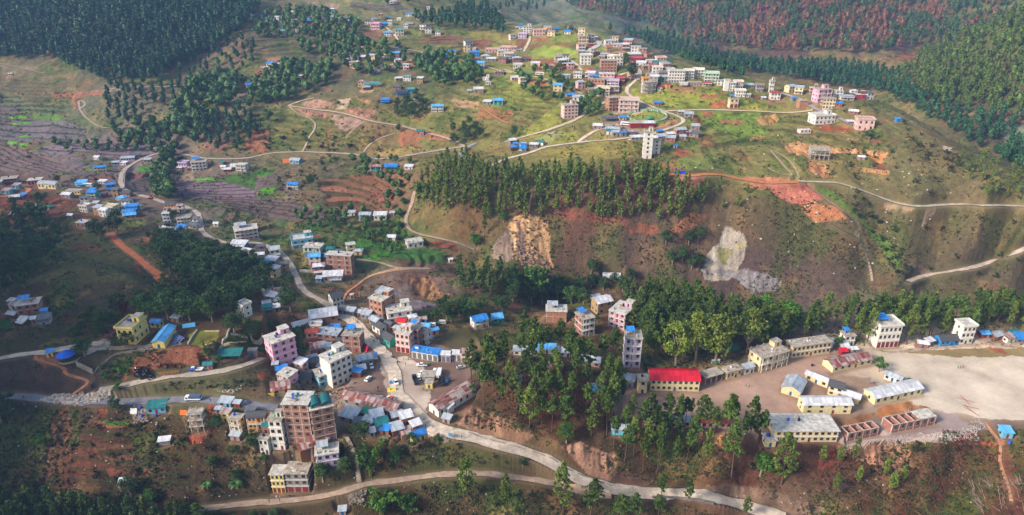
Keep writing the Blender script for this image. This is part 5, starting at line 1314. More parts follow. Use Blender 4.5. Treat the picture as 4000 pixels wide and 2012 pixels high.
C4 1350 1080 140 66 22 .5 M 1 wh tn 2 - school|white wash house with blue grey roof
C4 1550 1052 400 150 24 .5 F 2 cr co 4 scb school|cream corner block of the school with roof room
C4 1960 938 480 120 13 .28 F 2 cr co 9 - school|long cream class block with blackened flat roof
C4 1815 1292 240 66 -34 1.3 N 1 cr tn 1 - house|cream store with grey tin gable roof
C4 125 1196 170 70 -16 .8 G 1 gy tn 2 - shed|grey tin shed left of the yellow school
C4 20 1140 100 40 -16 .8 M 1 gy rf 1 - shed|rust red shed behind the grey tin shed
C4 1190 876 150 50 -6 .8 C 1 gy gn 0 - shed|green roofed shelter under the trees
C5 282 784 170 104 6 .9 F 2 wh co 2 ut house|maroon and white narrow house at the wood edge
C5 242 884 96 44 4 .7 M 1 rd rd 1 - shed|red hut below the maroon house
C5 350 868 80 50 4 .6 M 1 gy wt 1 - shed|white panelled kiosk beside the red hut
C5 655 812 360 290 6 .8 F 3 wh cw 5 pru building|big white three storey house with green awning and blue roof
C5 1285 794 270 62 4 .6 G 1 bl sl 4 - shop|turquoise row with dark slate roof
C5 1462 766 240 190 6 .9 F 3 wh cw 3 p building|white three storey building right of the turquoise row
C5 1662 702 150 34 2 .8 G 1 rd sk 3 - shop|red shop with pale blue tin roof
C5 285 1082 520 60 18 .3 G 1 cy rs 6 - school|yellow class row with red and rust striped roof
C4 2060 1180 280 60 -44 .35 G 1 cr wt 3 - school|cream class row with white tin roof on the left of the court
C5 170 1290 160 96 -30 .9 G 2 cr sl 2 - school|cream stair house with dark blue slate roof
C5 285 1340 290 60 -36 .45 G 1 cr wt 2 - school|tin roofed class row below the dark blue roof
C5 752 1150 200 56 -42 .5 G 1 wh tn 3 - school|white gate house with grey tin roof
D5 728 250 600 74 17 .26 G 1 cy wt 7 - school|long yellow class row with three part silver roof
D5 52 348 570 98 0 .3 G 2 cy wt 4 - school|two storey yellow block with white and rust roof
D4 1850 638 780 112 0 .42 F 2 cr cw 10 kt school|large cream concrete school with stained flat roof
D4 1530 630 150 70 0 .9 F 1 cy cw 1 tk school|small yellow wing with water tanks
D4 970 466 410 60 -3 .25 G 1 lp rf 6 - school|long school shed with rust red roof
D4 520 450 490 58 -3 .25 G 1 lp tn 6 - school|long school shed with blue grey roof
D4 60 512 190 60 -3 .5 G 1 lb tn 2 - shed|blue grey roofed shed at the edge of the grove
D5 395 598 395 100 15 .3 O 1 br co 4 - building|left row of roofless brick classrooms
D5 885 530 550 116 15 .25 O 1 br co 6 q building|right row of roofless brick classrooms with two roofed rooms
D5 1840 540 180 60 -4 .9 M 1 lb sk 1 - shed|light blue tin hut on the field edge
D1 1560 300 240 58 10 .6 M 1 lb te 3 - house|grey blue house with teal roof beside the lower road
D1 1952 486 180 190 6 .7 K 3 gy co 2 c building|bare concrete frame building under construction
D1 1630 612 136 20 12 .5 M 1 gy wt 0 x shed|white framed solar shed on the bank
D1 1218 1012 84 34 12 .8 M 1 gy wt 1 - hut|white roofed hut low on the bank
D2 215 240 170 44 -8 .6 M 1 lb tn 2 - house|grey blue house with tin roof by the lower road
D2 325 240 80 44 -8 .7 M 1 wo tn 1 - shop|small orange brown shop by the lower road
D2 215 385 130 84 -10 .7 M 2 ye rs 1 - house|mustard house with rusty roof
D2 325 470 150 120 -10 .7 F 2 cr co 3 bt house|cream two storey house with laundry on its balcony
D2 310 570 130 50 -8 .6 M 1 gy tn 1 - shed|grey shed under the cream balcony house
D2 525 460 215 135 4 .5 G 2 or sl 4 bV house|orange house with grey slate roof and blue awning
D2 135 300 60 50 -4 .7 M 1 lb tn 1 - shed|small grey hut at the left of the mustard house
D2 610 500 90 80 -6 .7 M 1 br te 1 - house|turquoise roofed annex beside the orange house
D2 728 660 175 296 -2 .8 F 4 wh co 2 cgs building|pillared white and brick annex left of the brick tower
D2 600 700 130 150 -10 .7 F 2 wh co 2 k house|low white annex with balcony at the foot of the pillared one
D2 952 615 335 400 -2 .8 F 6 br cw 3 tgl tower|seven storey brick tower block with white roof
D2 1165 570 235 330 22 .9 F 5 br cw 2 Z tower|right brick wing of the tower block with teal roof hoops
D2 1180 520 200 40 20 .7 G 1 ob dg 1 - house|dark long roof at the foot of the tower block
D2 1120 620 220 60 22 .7 G 1 br rs 1 - house|brick hut with patchwork rusty roof
D2 1005 700 170 60 28 .8 G 1 wo rs 1 - house|mud hut with a tattered roof beside the front building
D2 1215 826 240 130 14 .7 F 2 lv cw 3 Ug house|white lilac house with maroon roof sheet
D2 850 1082 400 190 -4 .5 F 3 lp cw 6 rx building|-
D2 742 1086 185 186 0 1.0 F 3 ye cw 3 r building|yellow left half of the front building with white flat roof
D2 935 1086 285 184 0 .75 F 3 gy co 3 r building|grey right half of the front building with brown stained roof
D2 1655 365 640 60 -22 .26 G 1 gy rs 5 - market|long market hall with rust striped roof
D2 1440 400 230 50 -20 .8 M 1 gy tn 2 - market|patched tin roofs at the left under the market hall
D2 1600 350 130 50 -20 .8 M 1 rd gn 1 - shop|little shop with green roof under the market hall
D2 1700 385 140 60 20 .8 M 1 ob wt 1 - house|brick house with white tin lid
D2 1750 470 150 50 22 .9 M 1 ob te 1 - house|brick house with teal roof on the bank
D2 1650 520 70 40 16 .9 M 1 gy wt 1 - hut|little white lidded hut on the bank
D2 1900 380 130 60 24 .8 G 1 gy tn 1 - house|grey block house with tin gable at the market end
D2 1990 420 140 80 24 .8 M 1 ob wt 1 t house|brick house with white roof near the road
D2 1900 520 140 60 24 .9 M 1 wo tn 1 - house|patchwork tin shack on the bank
D2 1985 560 120 60 22 .9 M 1 ob rs 1 - house|rusty lower shack on the bank
D3 70 590 190 60 36 .8 G 1 ye bu 2 - house|yellow house with vivid blue roof on the roadside
D3 60 470 120 50 30 .8 M 1 ob wt 1 - house|brick house with white roof behind the vivid blue one
D3 430 320 500 90 -44 3.4 N 1 wh rs 1 - market|white gable end of the long red market hall
D3 385 300 110 60 -40 1.0 M 1 wh tn 1 - market|lean-to wing beside the white gable
D3 370 395 100 30 -20 .7 M 1 gy tn 1 - shed|low white roadside hut with blue sheets
D2 1362 1300 80 20 6 .8 M 1 gy tn 1 - hut|blue grey roofed hut at the bottom edge
"""
PADS = []; SPECS = []
def parse_buildings():
    for line in BLD.strip().split("\n"):
        a, lab = line.split("|")
        if lab == '-': continue
        f, x, y, wpx, hpx, yaw, dr, typ, fl, wall, roof, nw, opts, name = a.split(); x, y, wpx, hpx, yaw, dr = map(float, (x, y, wpx, hpx, yaw, dr))
        s = FR[f][2]; px, py = P(f, x, y); p = pick(px, py)
        fw = p[1] * cP - (p[2] - CAMZ) * sP; u = p[0] / p[1]; al = math.atan(u); yr = R(yaw) + al
        W_ = wpx * s * fw / FPX * math.cos(al); w = W_ / (abs(math.cos(yr)) + dr * abs(math.sin(yr))) * .98; d = w * dr
        elev = math.atan2(CAMZ - p[2], math.hypot(p[0], p[1])); H = hpx * s * fw / FPX / math.cos(elev) * .95
        fl = int(fl); H = max(H, fl * 2.3); H = min(H, fl * 4.2)
        yw = R(yaw)
        back = (w * abs(math.sin(yr)) + d * abs(math.cos(yr))) / 2
        rx, ry = p[0], p[1]; n = math.hypot(rx, ry); X = rx + rx / n * back; Y = ry + ry / n * back
        q = project(X, Y, p[2] + H * .5); X -= (q[0] - px) * (Y * cP - (p[2] - CAMZ) * sP) / FPX
        SPECS.append((w, d, H, fl, typ, wall, roof, int(nw), opts, name, lab, (X, Y, p[2]), yw, n)); PADS.append((X, Y, p[2], w / 2 + .6, d / 2 + .6, yw))
FILL = [  # polygon, how many, size range m, what
 ("C2 1010 620,1100 880,1180 1120,1020 1180,960 1080,1080 900,1000 640",0,(4,7),"s"),
 ("C2 1090,600 1380,620 1400,760 1180,1180 1000,1200 960,1060 1060,800",28,(4.5,8),"m"),
 ("C2 1480,1100 1640,940 1700,1010 1620,1070 1520,1120",8,(3.5,6),"s"),
 ("C2 1370,430 1700,500 1800,700 1740,690 1600,540 1400,480",8,(4,7),"s"),
 ("C2 1800,560 2074,520 2074,700 1950,720 1850,600",6,(5,8),"m"),
 ("C3 0,560 240,620 260,760 180,780 60,620",12,(4,7),"m"),
 ("D2 1290,330 1560,330 1950,430 2040,500 2000,580 1700,500 1500,440 1320,380",30,(3.5,6.5),"s"),
 ("D2 90,210 660,250 640,320 600,420 300,440 120,360",12,(3.5,6.5),"s"),
 ("D2 960,560 1280,480 1300,600 1180,680 980,700",7,(3.5,6),"s"),
 ("C2 600,160 760,240 760,420 620,440",8,(3,6),"s"),
 ("B1 540,480 1130,520 1240,760 1100,760 700,860 560,760",14,(5,8),"m"),
 ("B1 -40,450 250,470 200,620 -40,620",5,(5,8),"s"),
 ("B1 1380,640 1640,700 1700,900 1400,920",6,(5,8),"m"),
 ("B2 0,1040 240,1090 300,1260 120,1280 0,1160",8,(5,8),"m"),
 ("B2 300,1000 880,1060 860,1260 560,1280 420,1140",6,(5,8),"m"),
 ("A3 560,300 960,360 1180,500 1360,560 1300,640 1100,640 900,560 660,500 560,420",26,(6,11),"b"),
 ("A3 660,640 1060,600 1060,660 960,720 860,800 660,800",10,(6,10),"b"),
 ("A3 1060,640 1340,620 1500,700 1760,700 1990,740 1900,790 1700,740 1350,730 1080,740",16,(6,10),"b"),
 ("A3 680,1060 960,1110 1380,1130 1560,1090 1560,1170 1350,1210 960,1190 700,1110",14,(4,8),"s"),
 ("A3 0,220 560,240 560,300 200,330 0,340",6,(6,10),"b"),
 ("A2 0,120 700,130 900,180 900,260 400,270 0,200",14,(6,9),"m"),
 ("A2 650,400 1240,380 1230,520 1330,640 1150,680 800,600 660,500",12,(6,9),"m"),
 ("A2 900,130 1500,140 1600,260 1300,330 1000,250",7,(6,9),"m"),
 ("A2 0,540 400,560 600,700 400,760 0,700",5,(6,9),"m"),
 ("A2 1750,380 2160,430 2160,660 1900,700 1780,560",9,(6,9),"m"),
 ("A3 0,500 560,480 640,640 560,860 300,740 0,700",13,(5,9),"m"),
 ("A2 700,680 1400,640 1420,860 1100,900 760,800",5,(6,9),"m"),
 ("A4 0,760 880,780 900,860 500,940 200,920 0,860",7,(6,9),"m"),
 ("B1 1480,270 2160,300 2160,380 1500,370",5,(5,8),"s"),
 ("B3 0,130 260,140 240,200 0,200",5,(4,7),"s"),
 ("C5 0,780 260,820 330,880 180,900 0,840",2,(4,6),"s"),
 ("C5 1050,770 1200,770 1200,800 1050,820",2,(3.5,5),"s"),
 ("C5 1750,680 2074,700 2074,770 1780,760",4,(4,6),"s"),
 ("C1 60,360 560,400 560,560 300,600 60,480",4,(4,6),"s")]
def fill_buildings():
    rs = random.Random(41); used = set(l.split('|')[1] for l in BLD.strip().split(chr(10)))
    names = [(q[11][0], q[11][1], q[10], q[0]) for q in SPECS if len(q[10].split()) <= 8]
    CN = {'tn': 'grey tin', 'wt': 'white tin', 'bu': 'blue', 'rs': 'rusty', 'co': 'flat concrete', 'cw': 'pale flat', 'dg': 'dark grey', 'te': 'teal', 'sk': 'light blue', 'rf': 'dull red'}
    WN = {'wh': 'white', 'gy': 'grey', 'br': 'brick', 'lp': 'pinkish', 'ob': 'orange brick', 'lb': 'pale blue', 'cr': 'cream', 'wo': 'wooden', 'mg': 'mud'}
    for s, n, (a0, a1), md in FILL:
        if not n: continue
        poly = polyf(s); xs = [p[0] for p in poly]; ys = [p[1] for p in poly]; k = 0; tries = 0
        while k < n and tries < 260:
            tries += 1; a, b = rs.uniform(min(xs), max(xs)), rs.uniform(min(ys), max(ys))
            if not inpoly(np.array([a]), np.array([b]), poly)[0]: continue
            x, y, z = pick(a, b); w = rs.uniform(a0, a1); d = w * rs.uniform(.6, .85)
            r = int(np.searchsorted(YS, y)); c_ = int((x / y + UA) / USPAN * (NC - 1))
            if not (0 < r < NR and 0 < c_ < NC) or DIST[r, c_] < w * .55 or any(math.hypot(q[0] - x, q[1] - y) < (math.hypot(q[3], q[4]) * .72 + w * .42) for q in PADS): continue
            if md == 's': fl, typ, wall, roof = 1, rs.choice('MMG'), rs.choice(['gy', 'gy', 'br', 'wo', 'wh', 'lb']), rs.choice(['tn', 'tn', 'wt', 'wt', 'rs', 'bu', 'dg', 'te'])
            elif md == 'm': fl, typ, wall, roof = rs.choice([1, 2]), rs.choice('GGMFH'), rs.choice(['wh', 'wh', 'gy', 'br', 'lp', 'cr', 'mg']), rs.choice(['tn', 'wt', 'bu', 'sk', 'rs', 'dg', 'rf'])
            else: fl, typ, wall, roof = rs.choice([1, 2, 2, 3]), rs.choice('FFFM'), rs.choice(['wh', 'wh', 'lp', 'ob', 'cr', 'gy', 'br']), rs.choice(['co', 'cw', 'wt', 'tn'])
            if typ == 'F': roof = rs.choice(['co', 'cw'])
            H = fl * rs.uniform(2.5, 3.0); yaw = rs.uniform(-25, 25) * math.pi / 180
            if typ == 'F' and w < 4: typ = 'M'
            best = sorted(names, key=lambda q: math.hypot(q[0] - x, q[1] - y)); lab = None; nm = 'shed' if fl == 1 and w < 6.5 else 'house'
            for q in best[:6]:
                dx, dy = x - q[0], y - q[1]; rel = ('left of' if dx < 0 else 'right of') if abs(dx) > abs(dy) else ('in front of' if dy < 0 else 'behind'); sz = '' if w > 6 else 'small '
                for l in ('%s%s %s with %s roof %s the %s' % (sz, WN[wall], nm, CN[roof], rel, q[2]),):
                    if l not in used and len(l.split()) <= 16: lab = l; break
                if lab: break
            if not lab: continue
            used.add(lab); k += 1; nw = max(1, int(w / 2.8))
            SPECS.append((w, d, H, fl, typ, wall, roof, nw, rs.choice(['', '', 'v', 'p', 's'] if typ == 'F' else ['', '', 'v']) or '-', nm, lab, (x, y + d / 2, z), yaw, y)); PADS.append((x, y + d / 2, z, w / 2 + .4, d / 2 + .4, yaw))
CATB = {'tower': 'tower block', 'hall': 'hall', 'school': 'school building', 'market': 'market hall'}
def build_buildings():
    for (w, d, H, fl, typ, wall, roof, nw, opts, name, lab, loc, yw, n) in SPECS:
        nm = {'tower': 'tower_block', 'school': 'school_building', 'hall': 'hall', 'market': 'market_hall', 'booth': 'booth', 'house': 'house', 'building': 'building', 'shed': 'shed'}.get(name, name)
        r_ = build_house(w, d, H, fl, typ, wall, roof, nw, opts, nm, lab, CATB.get(name, name), loc, yw, None, n)
        if 'hoops' in lab:
            mb = MB(); m = M('cloth', '1c5c60')
            for k in range(2):
                x0 = -w / 2 + (w / 2) * (k + .5); rr = w / 4 * .96
                for i in range(8):
                    a, b = math.pi * i / 8, math.pi * (i + 1) / 8
                    P4 = [(x0 - rr * math.cos(t) , y, H + .5 + 1.9 * math.sin(t)) for t, y in ((a, -d * .42), (b, -d * .42), (b, d * .42), (a, d * .42))]; mb.slab(P4[::-1], .06, m)
            link('hooped_roof', mb.mesh('hooped_roof'), r_)

# ------------------------------------------------------------------ the ground sheet
def pads():
    """level the ground under each building footprint; entries (x, y, z, half width, half depth, yaw)"""
    global ZG
    D = np.full(ZG.shape, 99.0, np.float32); T = np.zeros(ZG.shape, np.float32)
    for x, y, z, hw, hd, yaw in PADS:
        r = math.hypot(hw, hd) + 3; a, b = window(x, y, r)
        dx = XX[a, b] - x; dy = YY[a, b] - y; c, s = math.cos(yaw), math.sin(yaw)
        lx = np.abs(dx * c + dy * s) - hw; ly = np.abs(-dx * s + dy * c) - hd
        d = np.maximum(lx, ly); m = d < D[a, b]
        D[a, b] = np.where(m, d, D[a, b]); T[a, b] = np.where(m, z, T[a, b])
    m = (1 - sstep(.5, 2.6, D)) * (1 - (DIST < .5)); ZG = ZG * (1 - m) + (T - .12) * m
    mixc((1 - sstep(0.6, 2.4, D)) * .5 * (DIST > .5), hx('8a6e58'))
    return D
def build_ground():
    me = bpy.data.meshes.new('ground'); nv = NR * NC
    co = np.stack([XX, YY, ZG], -1).astype(np.float32).reshape(-1)
    idx = np.arange(nv).reshape(NR, NC); q = np.stack([idx[:-1, :-1], idx[:-1, 1:], idx[1:, 1:], idx[1:, :-1]], -1).reshape(-1).astype(np.int32)
    me.vertices.add(nv); me.vertices.foreach_set('co', co)
    nf = len(q) // 4; me.loops.add(len(q)); me.loops.foreach_set('vertex_index', q)
    me.polygons.add(nf); me.polygons.foreach_set('loop_start', np.arange(0, len(q), 4, dtype=np.int32))
    me.update(calc_edges=True)
    at = me.color_attributes.new('Col', 'FLOAT_COLOR', 'POINT'); c4 = np.ones((nv, 4), np.float32); c4[:, :3] = np.clip(CL.reshape(-1, 3), 0.004, .9); c4[:, 3] = FLAT.ravel()
    at.data.foreach_set('color', c4.reshape(-1))
    me.polygons.foreach_set('use_smooth', np.ones(nf, bool))
    me.materials.append(groundmat()); o = link('ground', me); struct(o, label='hilly ground of slopes, terraces and earth cuts', cat='ground')
RN = {'road': ('road', 'road'), 'lane': ('road', 'road'), 'track': ('dirt_track', 'track'), 'footpath': ('footpath', 'path')}
def build_roads():
    for i, (nm, wd, colr, X, Y, Z) in enumerate(ROADW):
        big = wd > 2.5; k = 5
        dx = np.gradient(X); dy = np.gradient(Y); L = np.hypot(dx, dy) + 1e-6; nx, ny = -dy / L, dx / L
        wob = [(vnoise(np.arange(len(X)) / (2.2 if s else 3.1), np.zeros(len(X)) + i, 7 + s) - .5) * wd * .42 for s in (0, 1)]
        mb = MB(); m = M('road', colr)
        offs = np.linspace(-1, 1, k); V = []
        for j in range(len(X)):
            for o in offs:
                w = (wd + wob[o > 0][j]) / 2 * o; x = X[j] + nx[j] * w; y = Y[j] + ny[j] * w
                V.append((x, y, max(hgt(x, y), Z[j]) + (.10 + .0007 * Y[j]) + .05 * (1 - o * o) + .004 * (i % 9)))
        mb.v = V; mb.mats = [m]
        for j in range(len(X) - 1):
            for a in range(k - 1):
                p = j * k + a; mb.f.append((p, p + 1, p + k + 1, p + k)); mb.mi.append(0)
        pre, cat = RN[nm.split('_')[0]]
        o = link(pre, mb.mesh(nm)); struct(o, cat=cat)

# ------------------------------------------------------------------ trees
rng = np.random.RandomState(11)
def leaf_quads(c, size, n, rs, flat=.0, up=None):
    """n random leaf faces round centres c (k,3) -> verts, faces"""
    idx = rs.randint(0, len(c), n); ctr = c[idx] 
    d = rs.normal(size=(n, 3)); d /= np.linalg.norm(d, axis=1)[:, None]
    a = rs.normal(size=(n, 3)); a -= (a * d).sum(1)[:, None] * d; a /= np.linalg.norm(a, axis=1)[:, None]; b = np.cross(d, a)
    s = size * (.6 + .8 * rs.rand(n))[:, None]; e = s * (.45 + .3 * rs.rand(n))[:, None]
    v = np.stack([ctr - a * s, ctr - b * e, ctr + a * s, ctr + b * e], 1).reshape(-1, 3)
    return v
def mesh_np(name, v, k, mat):
    me = bpy.data.meshes.new(name); n = len(v); me.vertices.add(n); me.vertices.foreach_set('co', v.astype(np.float32).ravel())
    me.loops.add(n); me.loops.foreach_set('vertex_index', np.arange(n, dtype=np.int32)); me.polygons.add(n // k); me.polygons.foreach_set('loop_start', np.arange(0, n, k, dtype=np.int32))
    me.update(calc_edges=True); me.materials.append(mat); return me
def blob_points(rs, cx, cy, cz, rx, rz, n):
    d = rs.normal(size=(n, 3)); d /= np.linalg.norm(d, axis=1)[:, None]; r = rs.rand(n) ** .4
    return np.stack([cx + d[:, 0] * r * rx, cy + d[:, 1] * r * rx, cz + d[:, 2] * r * rz], 1)
def pine_crown(rs, nleaf, size, low=.42, wid=.17, tip=1.0):
    """unit-height pine: bare trunk, ragged tufted crown built of whorls of tufts"""
    tufts = []; rad = []
    nt_ = 58
    for i in range(nt_):
        t = (i + rs.rand()) / nt_; z = low + (1 - low) * t
        prof = (math.sin(math.pi * min(1, .16 + t * .84)) ** .75) * (1.0 - .25 * t)
        r = wid * prof * (.35 + .75 * rs.rand()); an = rs.rand() * 6.283
        c = (math.cos(an) * r, math.sin(an) * r, z + .02 * rs.randn()); tufts.append(blob_points(rs, *c, wid * .26, .028 * (.7 + .6 * rs.rand()), 40))
    c = np.concatenate(tufts)
    return leaf_quads(c, size, nleaf, rs), [(t[:, 0].mean(), t[:, 1].mean(), t[:, 2].mean()) for t in tufts]
def trunk_mesh(name, rs, tufts, r, mat, lean=.012, branches=14, n=6):
    mb = MB(); p = np.zeros(3); k = 6; zs = np.linspace(0, .96, k + 1); pts = [np.array([lean * math.sin(z * 5 + r * 100) * 1.2, lean * math.cos(z * 4) - lean, z]) for z in zs]
    pts[0][2] = -.06
    for i in range(k): mb.tube(pts[i], pts[i + 1], r * (1 - .85 * zs[i]), r * (1 - .85 * zs[i + 1]), mat, n, cap=(i in (0, k - 1)))
    for t in tufts[:: max(1, len(tufts) // branches)]:
        z0 = max(.1, t[2] - .04); x = np.interp(z0, zs, [q[0] for q in pts]); y = np.interp(z0, zs, [q[1] for q in pts])
        mb.tube((x, y, z0), t, r * .3, r * .1, mat, 4, False)
    return mb.mesh(name)
def broad_crown(rs, nleaf, size, wid=.42, low=.22, ncl=26):
    cl = []; ce = []
    for i in range(ncl):
        d = rs.normal(size=3); d /= np.linalg.norm(d); r = rs.rand() ** .45
        z = (low + 1) / 2 + d[2] * r * (1 - low) * .42; w = wid * (.78 if z > .8 else 1)
        c = (d[0] * r * w * .78, d[1] * r * w * .78, z); s = .09 + .07 * rs.rand(); ce.append(c)
        cl.append(blob_points(rs, *c, s, s * .75, 80))
    return leaf_quads(np.concatenate(cl), size, nleaf, rs), ce
def fork_trunk(name, rs, ce, r, mat, fork=.22):
    mb = MB(); mb.tube((0, 0, -.07), (0, 0, fork), r, r * .75, mat, 7)
    for c in ce[::2]:
        c = np.array(c); m = np.array([c[0] * .45, c[1] * .45, fork + (c[2] - fork) * .55])
        mb.tube((0, 0, fork * .92), m, r * .5, r * .28, mat, 5, False); mb.tube(m, c, r * .28, r * .08, mat, 4, False)
    return mb.mesh(name)
LEAF = {
 'pine': leafmat('pine_needles', '263a12', '4e6422'), 'pinel': leafmat('sunlit_pine_needles', '384c18', '68782a'),  # pinel needles are a yellower, brighter green than pine
 'farpine': leafmat('far_pine_needles', '1c4026', '3f6a3c', '50603a', -.12), 'redpine': leafmat('browned_pine_needles', '2f4826', '4c6a36', '92604a', .02, .018),
 'yelpine': leafmat('hill_pine_needles', '30451a', '5a6e26', '5c4c30', -.05),
 'broad': leafmat('dark_leaves', '1e3814', '425e26'), 'bright': leafmat('bright_leaves', '2a4d14', '4c7a20'), 'olive': leafmat('yellow_leaves', '3c501a', '74802a'),
 'scrub': leafmat('scrub_leaves', '26361a', '445226', '3e3220', .02), 'bamboo': leafmat('bamboo_leaves', '284412', '4c7024'), 'rust': leafmat('rusty_leaves', '5a2416', '8a3a22'),
 'banana': leafmat('banana_leaves', '24461c', '447030'), 'dry': leafmat('dry_grass', '54402a', '7a6038')}
BARK = M('bark', '5a463a'); BARKL = M('bark', '8a7a68')
TPL = {}
for i in range(4):
    rs = np.random.RandomState(100 + i)
    v, tf = pine_crown(rs, 2000, .02, low=(.36, .46, .3, .4)[i], wid=(.19, .17, .21, .165)[i])
    TPL['pine%d' % i] = (mesh_np('pine_crown', v, 4, LEAF['pine']), trunk_mesh('pine_trunk', rs, tf, .0135, BARK))
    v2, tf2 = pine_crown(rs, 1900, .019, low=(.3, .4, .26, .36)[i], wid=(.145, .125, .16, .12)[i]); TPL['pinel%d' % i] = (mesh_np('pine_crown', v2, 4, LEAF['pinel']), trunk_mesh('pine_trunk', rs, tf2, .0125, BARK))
    v, tf = pine_crown(rs, 1500, .021, low=(.56, .62, .5, .66)[i], wid=(.14, .12, .15, .115)[i])
    TPL['tallpine%d' % i] = (mesh_np('pine_crown', v, 4, LEAF['pine']), trunk_mesh('pine_trunk', rs, tf, .011, BARK, branches=8))
    v, ce = broad_crown(rs, 2200, .026, wid=(.42, .36, .48, .4)[i])
    for nm in ('broad', 'bright', 'olive', 'rust'):
        TPL['%s%d' % (nm, i)] = (mesh_np(nm + '_crown', v, 4, LEAF[nm]), None)
    tm = fork_trunk('tree_trunk', rs, ce, .03, BARKL)
    for nm in ('broad', 'bright', 'olive', 'rust'): TPL['%s%d' % (nm, i)] = (TPL['%s%d' % (nm, i)][0], tm)
    # shrub
    v, ce = broad_crown(rs, 420, .075, wid=.55, low=-.15, ncl=12); TPL['shrub%d' % i] = (mesh_np('shrub_leaves', v, 4, LEAF['scrub']), None)
    TPL['gshrub%d' % i] = (mesh_np('shrub_leaves', v, 4, LEAF['bright']), None)
    # bamboo clump: arching culms
    mb = MB(); pts_ = []
    for j in range(26):
        an = rs.rand() * 6.283; lean = .12 + .3 * rs.rand(); h = .75 + .3 * rs.rand(); prev = np.array([.05 * math.cos(an), .05 * math.sin(an), -.03])
        for q in range(1, 7):
            t = q / 6; cur = np.array([(.05 + lean * t ** 2.2) * math.cos(an), (.05 + lean * t ** 2.2) * math.sin(an), h * (t - .22 * t ** 4)])
            mb.tube(prev, cur, .006, .004, BARKL if False else M('bark', '6a7a30'), 4, False); prev = cur
            if q > 1: pts_.append(blob_points(rs, *cur, .07, .05, 30))
    TPL['bamboo%d' % i] = (mesh_np('bamboo_leaves', leaf_quads(np.concatenate(pts_), .034, 1700, rs), 4, LEAF['bamboo']), mb.mesh('bamboo_stems'))
    # banana plant
    mb = MB(); lm = LEAF['banana']
    for j in range(11):
        an = j * 2.4; prev = None
        for q in range(6):
            t = q / 5; r_ = .42 * t; z = .35 + .55 * t - .55 * t * t; w = .085 * math.sin(math.pi * (.12 + .85 * t)); c = np.array([r_ * math.cos(an), r_ * math.sin(an), z]); sd = np.array([-math.sin(an), math.cos(an), 0]) * w
            cur = (c - sd, c + sd)
            if prev is not None: mb.poly([prev[0], prev[1], cur[1], cur[0]], lm)
            prev = cur
    mb2 = MB(); mb2.tube((0, 0, -.05), (0, 0, .4), .04, .03, M('bark', '7a7a48'), 7)
    TPL['banana%d' % i] = (mb.mesh('banana_leaves'), mb2.mesh('banana_stem'))
# light versions for masses of trees
def far_tpl(rs, kind):
    if kind == 'pine':
        v, tf = pine_crown(rs, 230, .062, low=.3, wid=.2)
    elif kind == 'pinem': v, tf = pine_crown(rs, 430, .04, low=.28, wid=.125)
    elif kind == 'shrub': v, ce = broad_crown(rs, 46, .2, wid=.55, low=-.15, ncl=7)
    elif kind == 'tuft': v, ce = broad_crown(rs, 9, .4, wid=.6, low=-.2, ncl=4)
    else: v, ce = broad_crown(rs, 260, .08, wid=.45)
    if kind in ('pine', 'broad'):
        zs, rr = ((.26, .36, .52, .68, .84, .98), (.03, .10, .125, .1, .06, .008)) if kind == 'pine' else ((.2, .34, .55, .74, .88, .97), (.05, .2, .27, .22, .13, .03)); K = 8; rg = []
        for z, r in zip(zs, rr): rg.append([((r * (.75 + .5 * rs.rand())) * math.cos(6.283 * j / K), (r * (.75 + .5 * rs.rand())) * math.sin(6.283 * j / K), z + .03 * rs.randn()) for j in range(K)])
        core = [p for a, b in zip(rg[:-1], rg[1:]) for j in range(K) for p in (a[j], a[(j + 1) % K], b[(j + 1) % K], b[j])]; v = np.concatenate([v, np.array(core)])
    return v
FART = {k: [far_tpl(np.random.RandomState(300 + i), k) for i in range(4)] for k in ('pine', 'pinem', 'broad', 'shrub', 'tuft')}
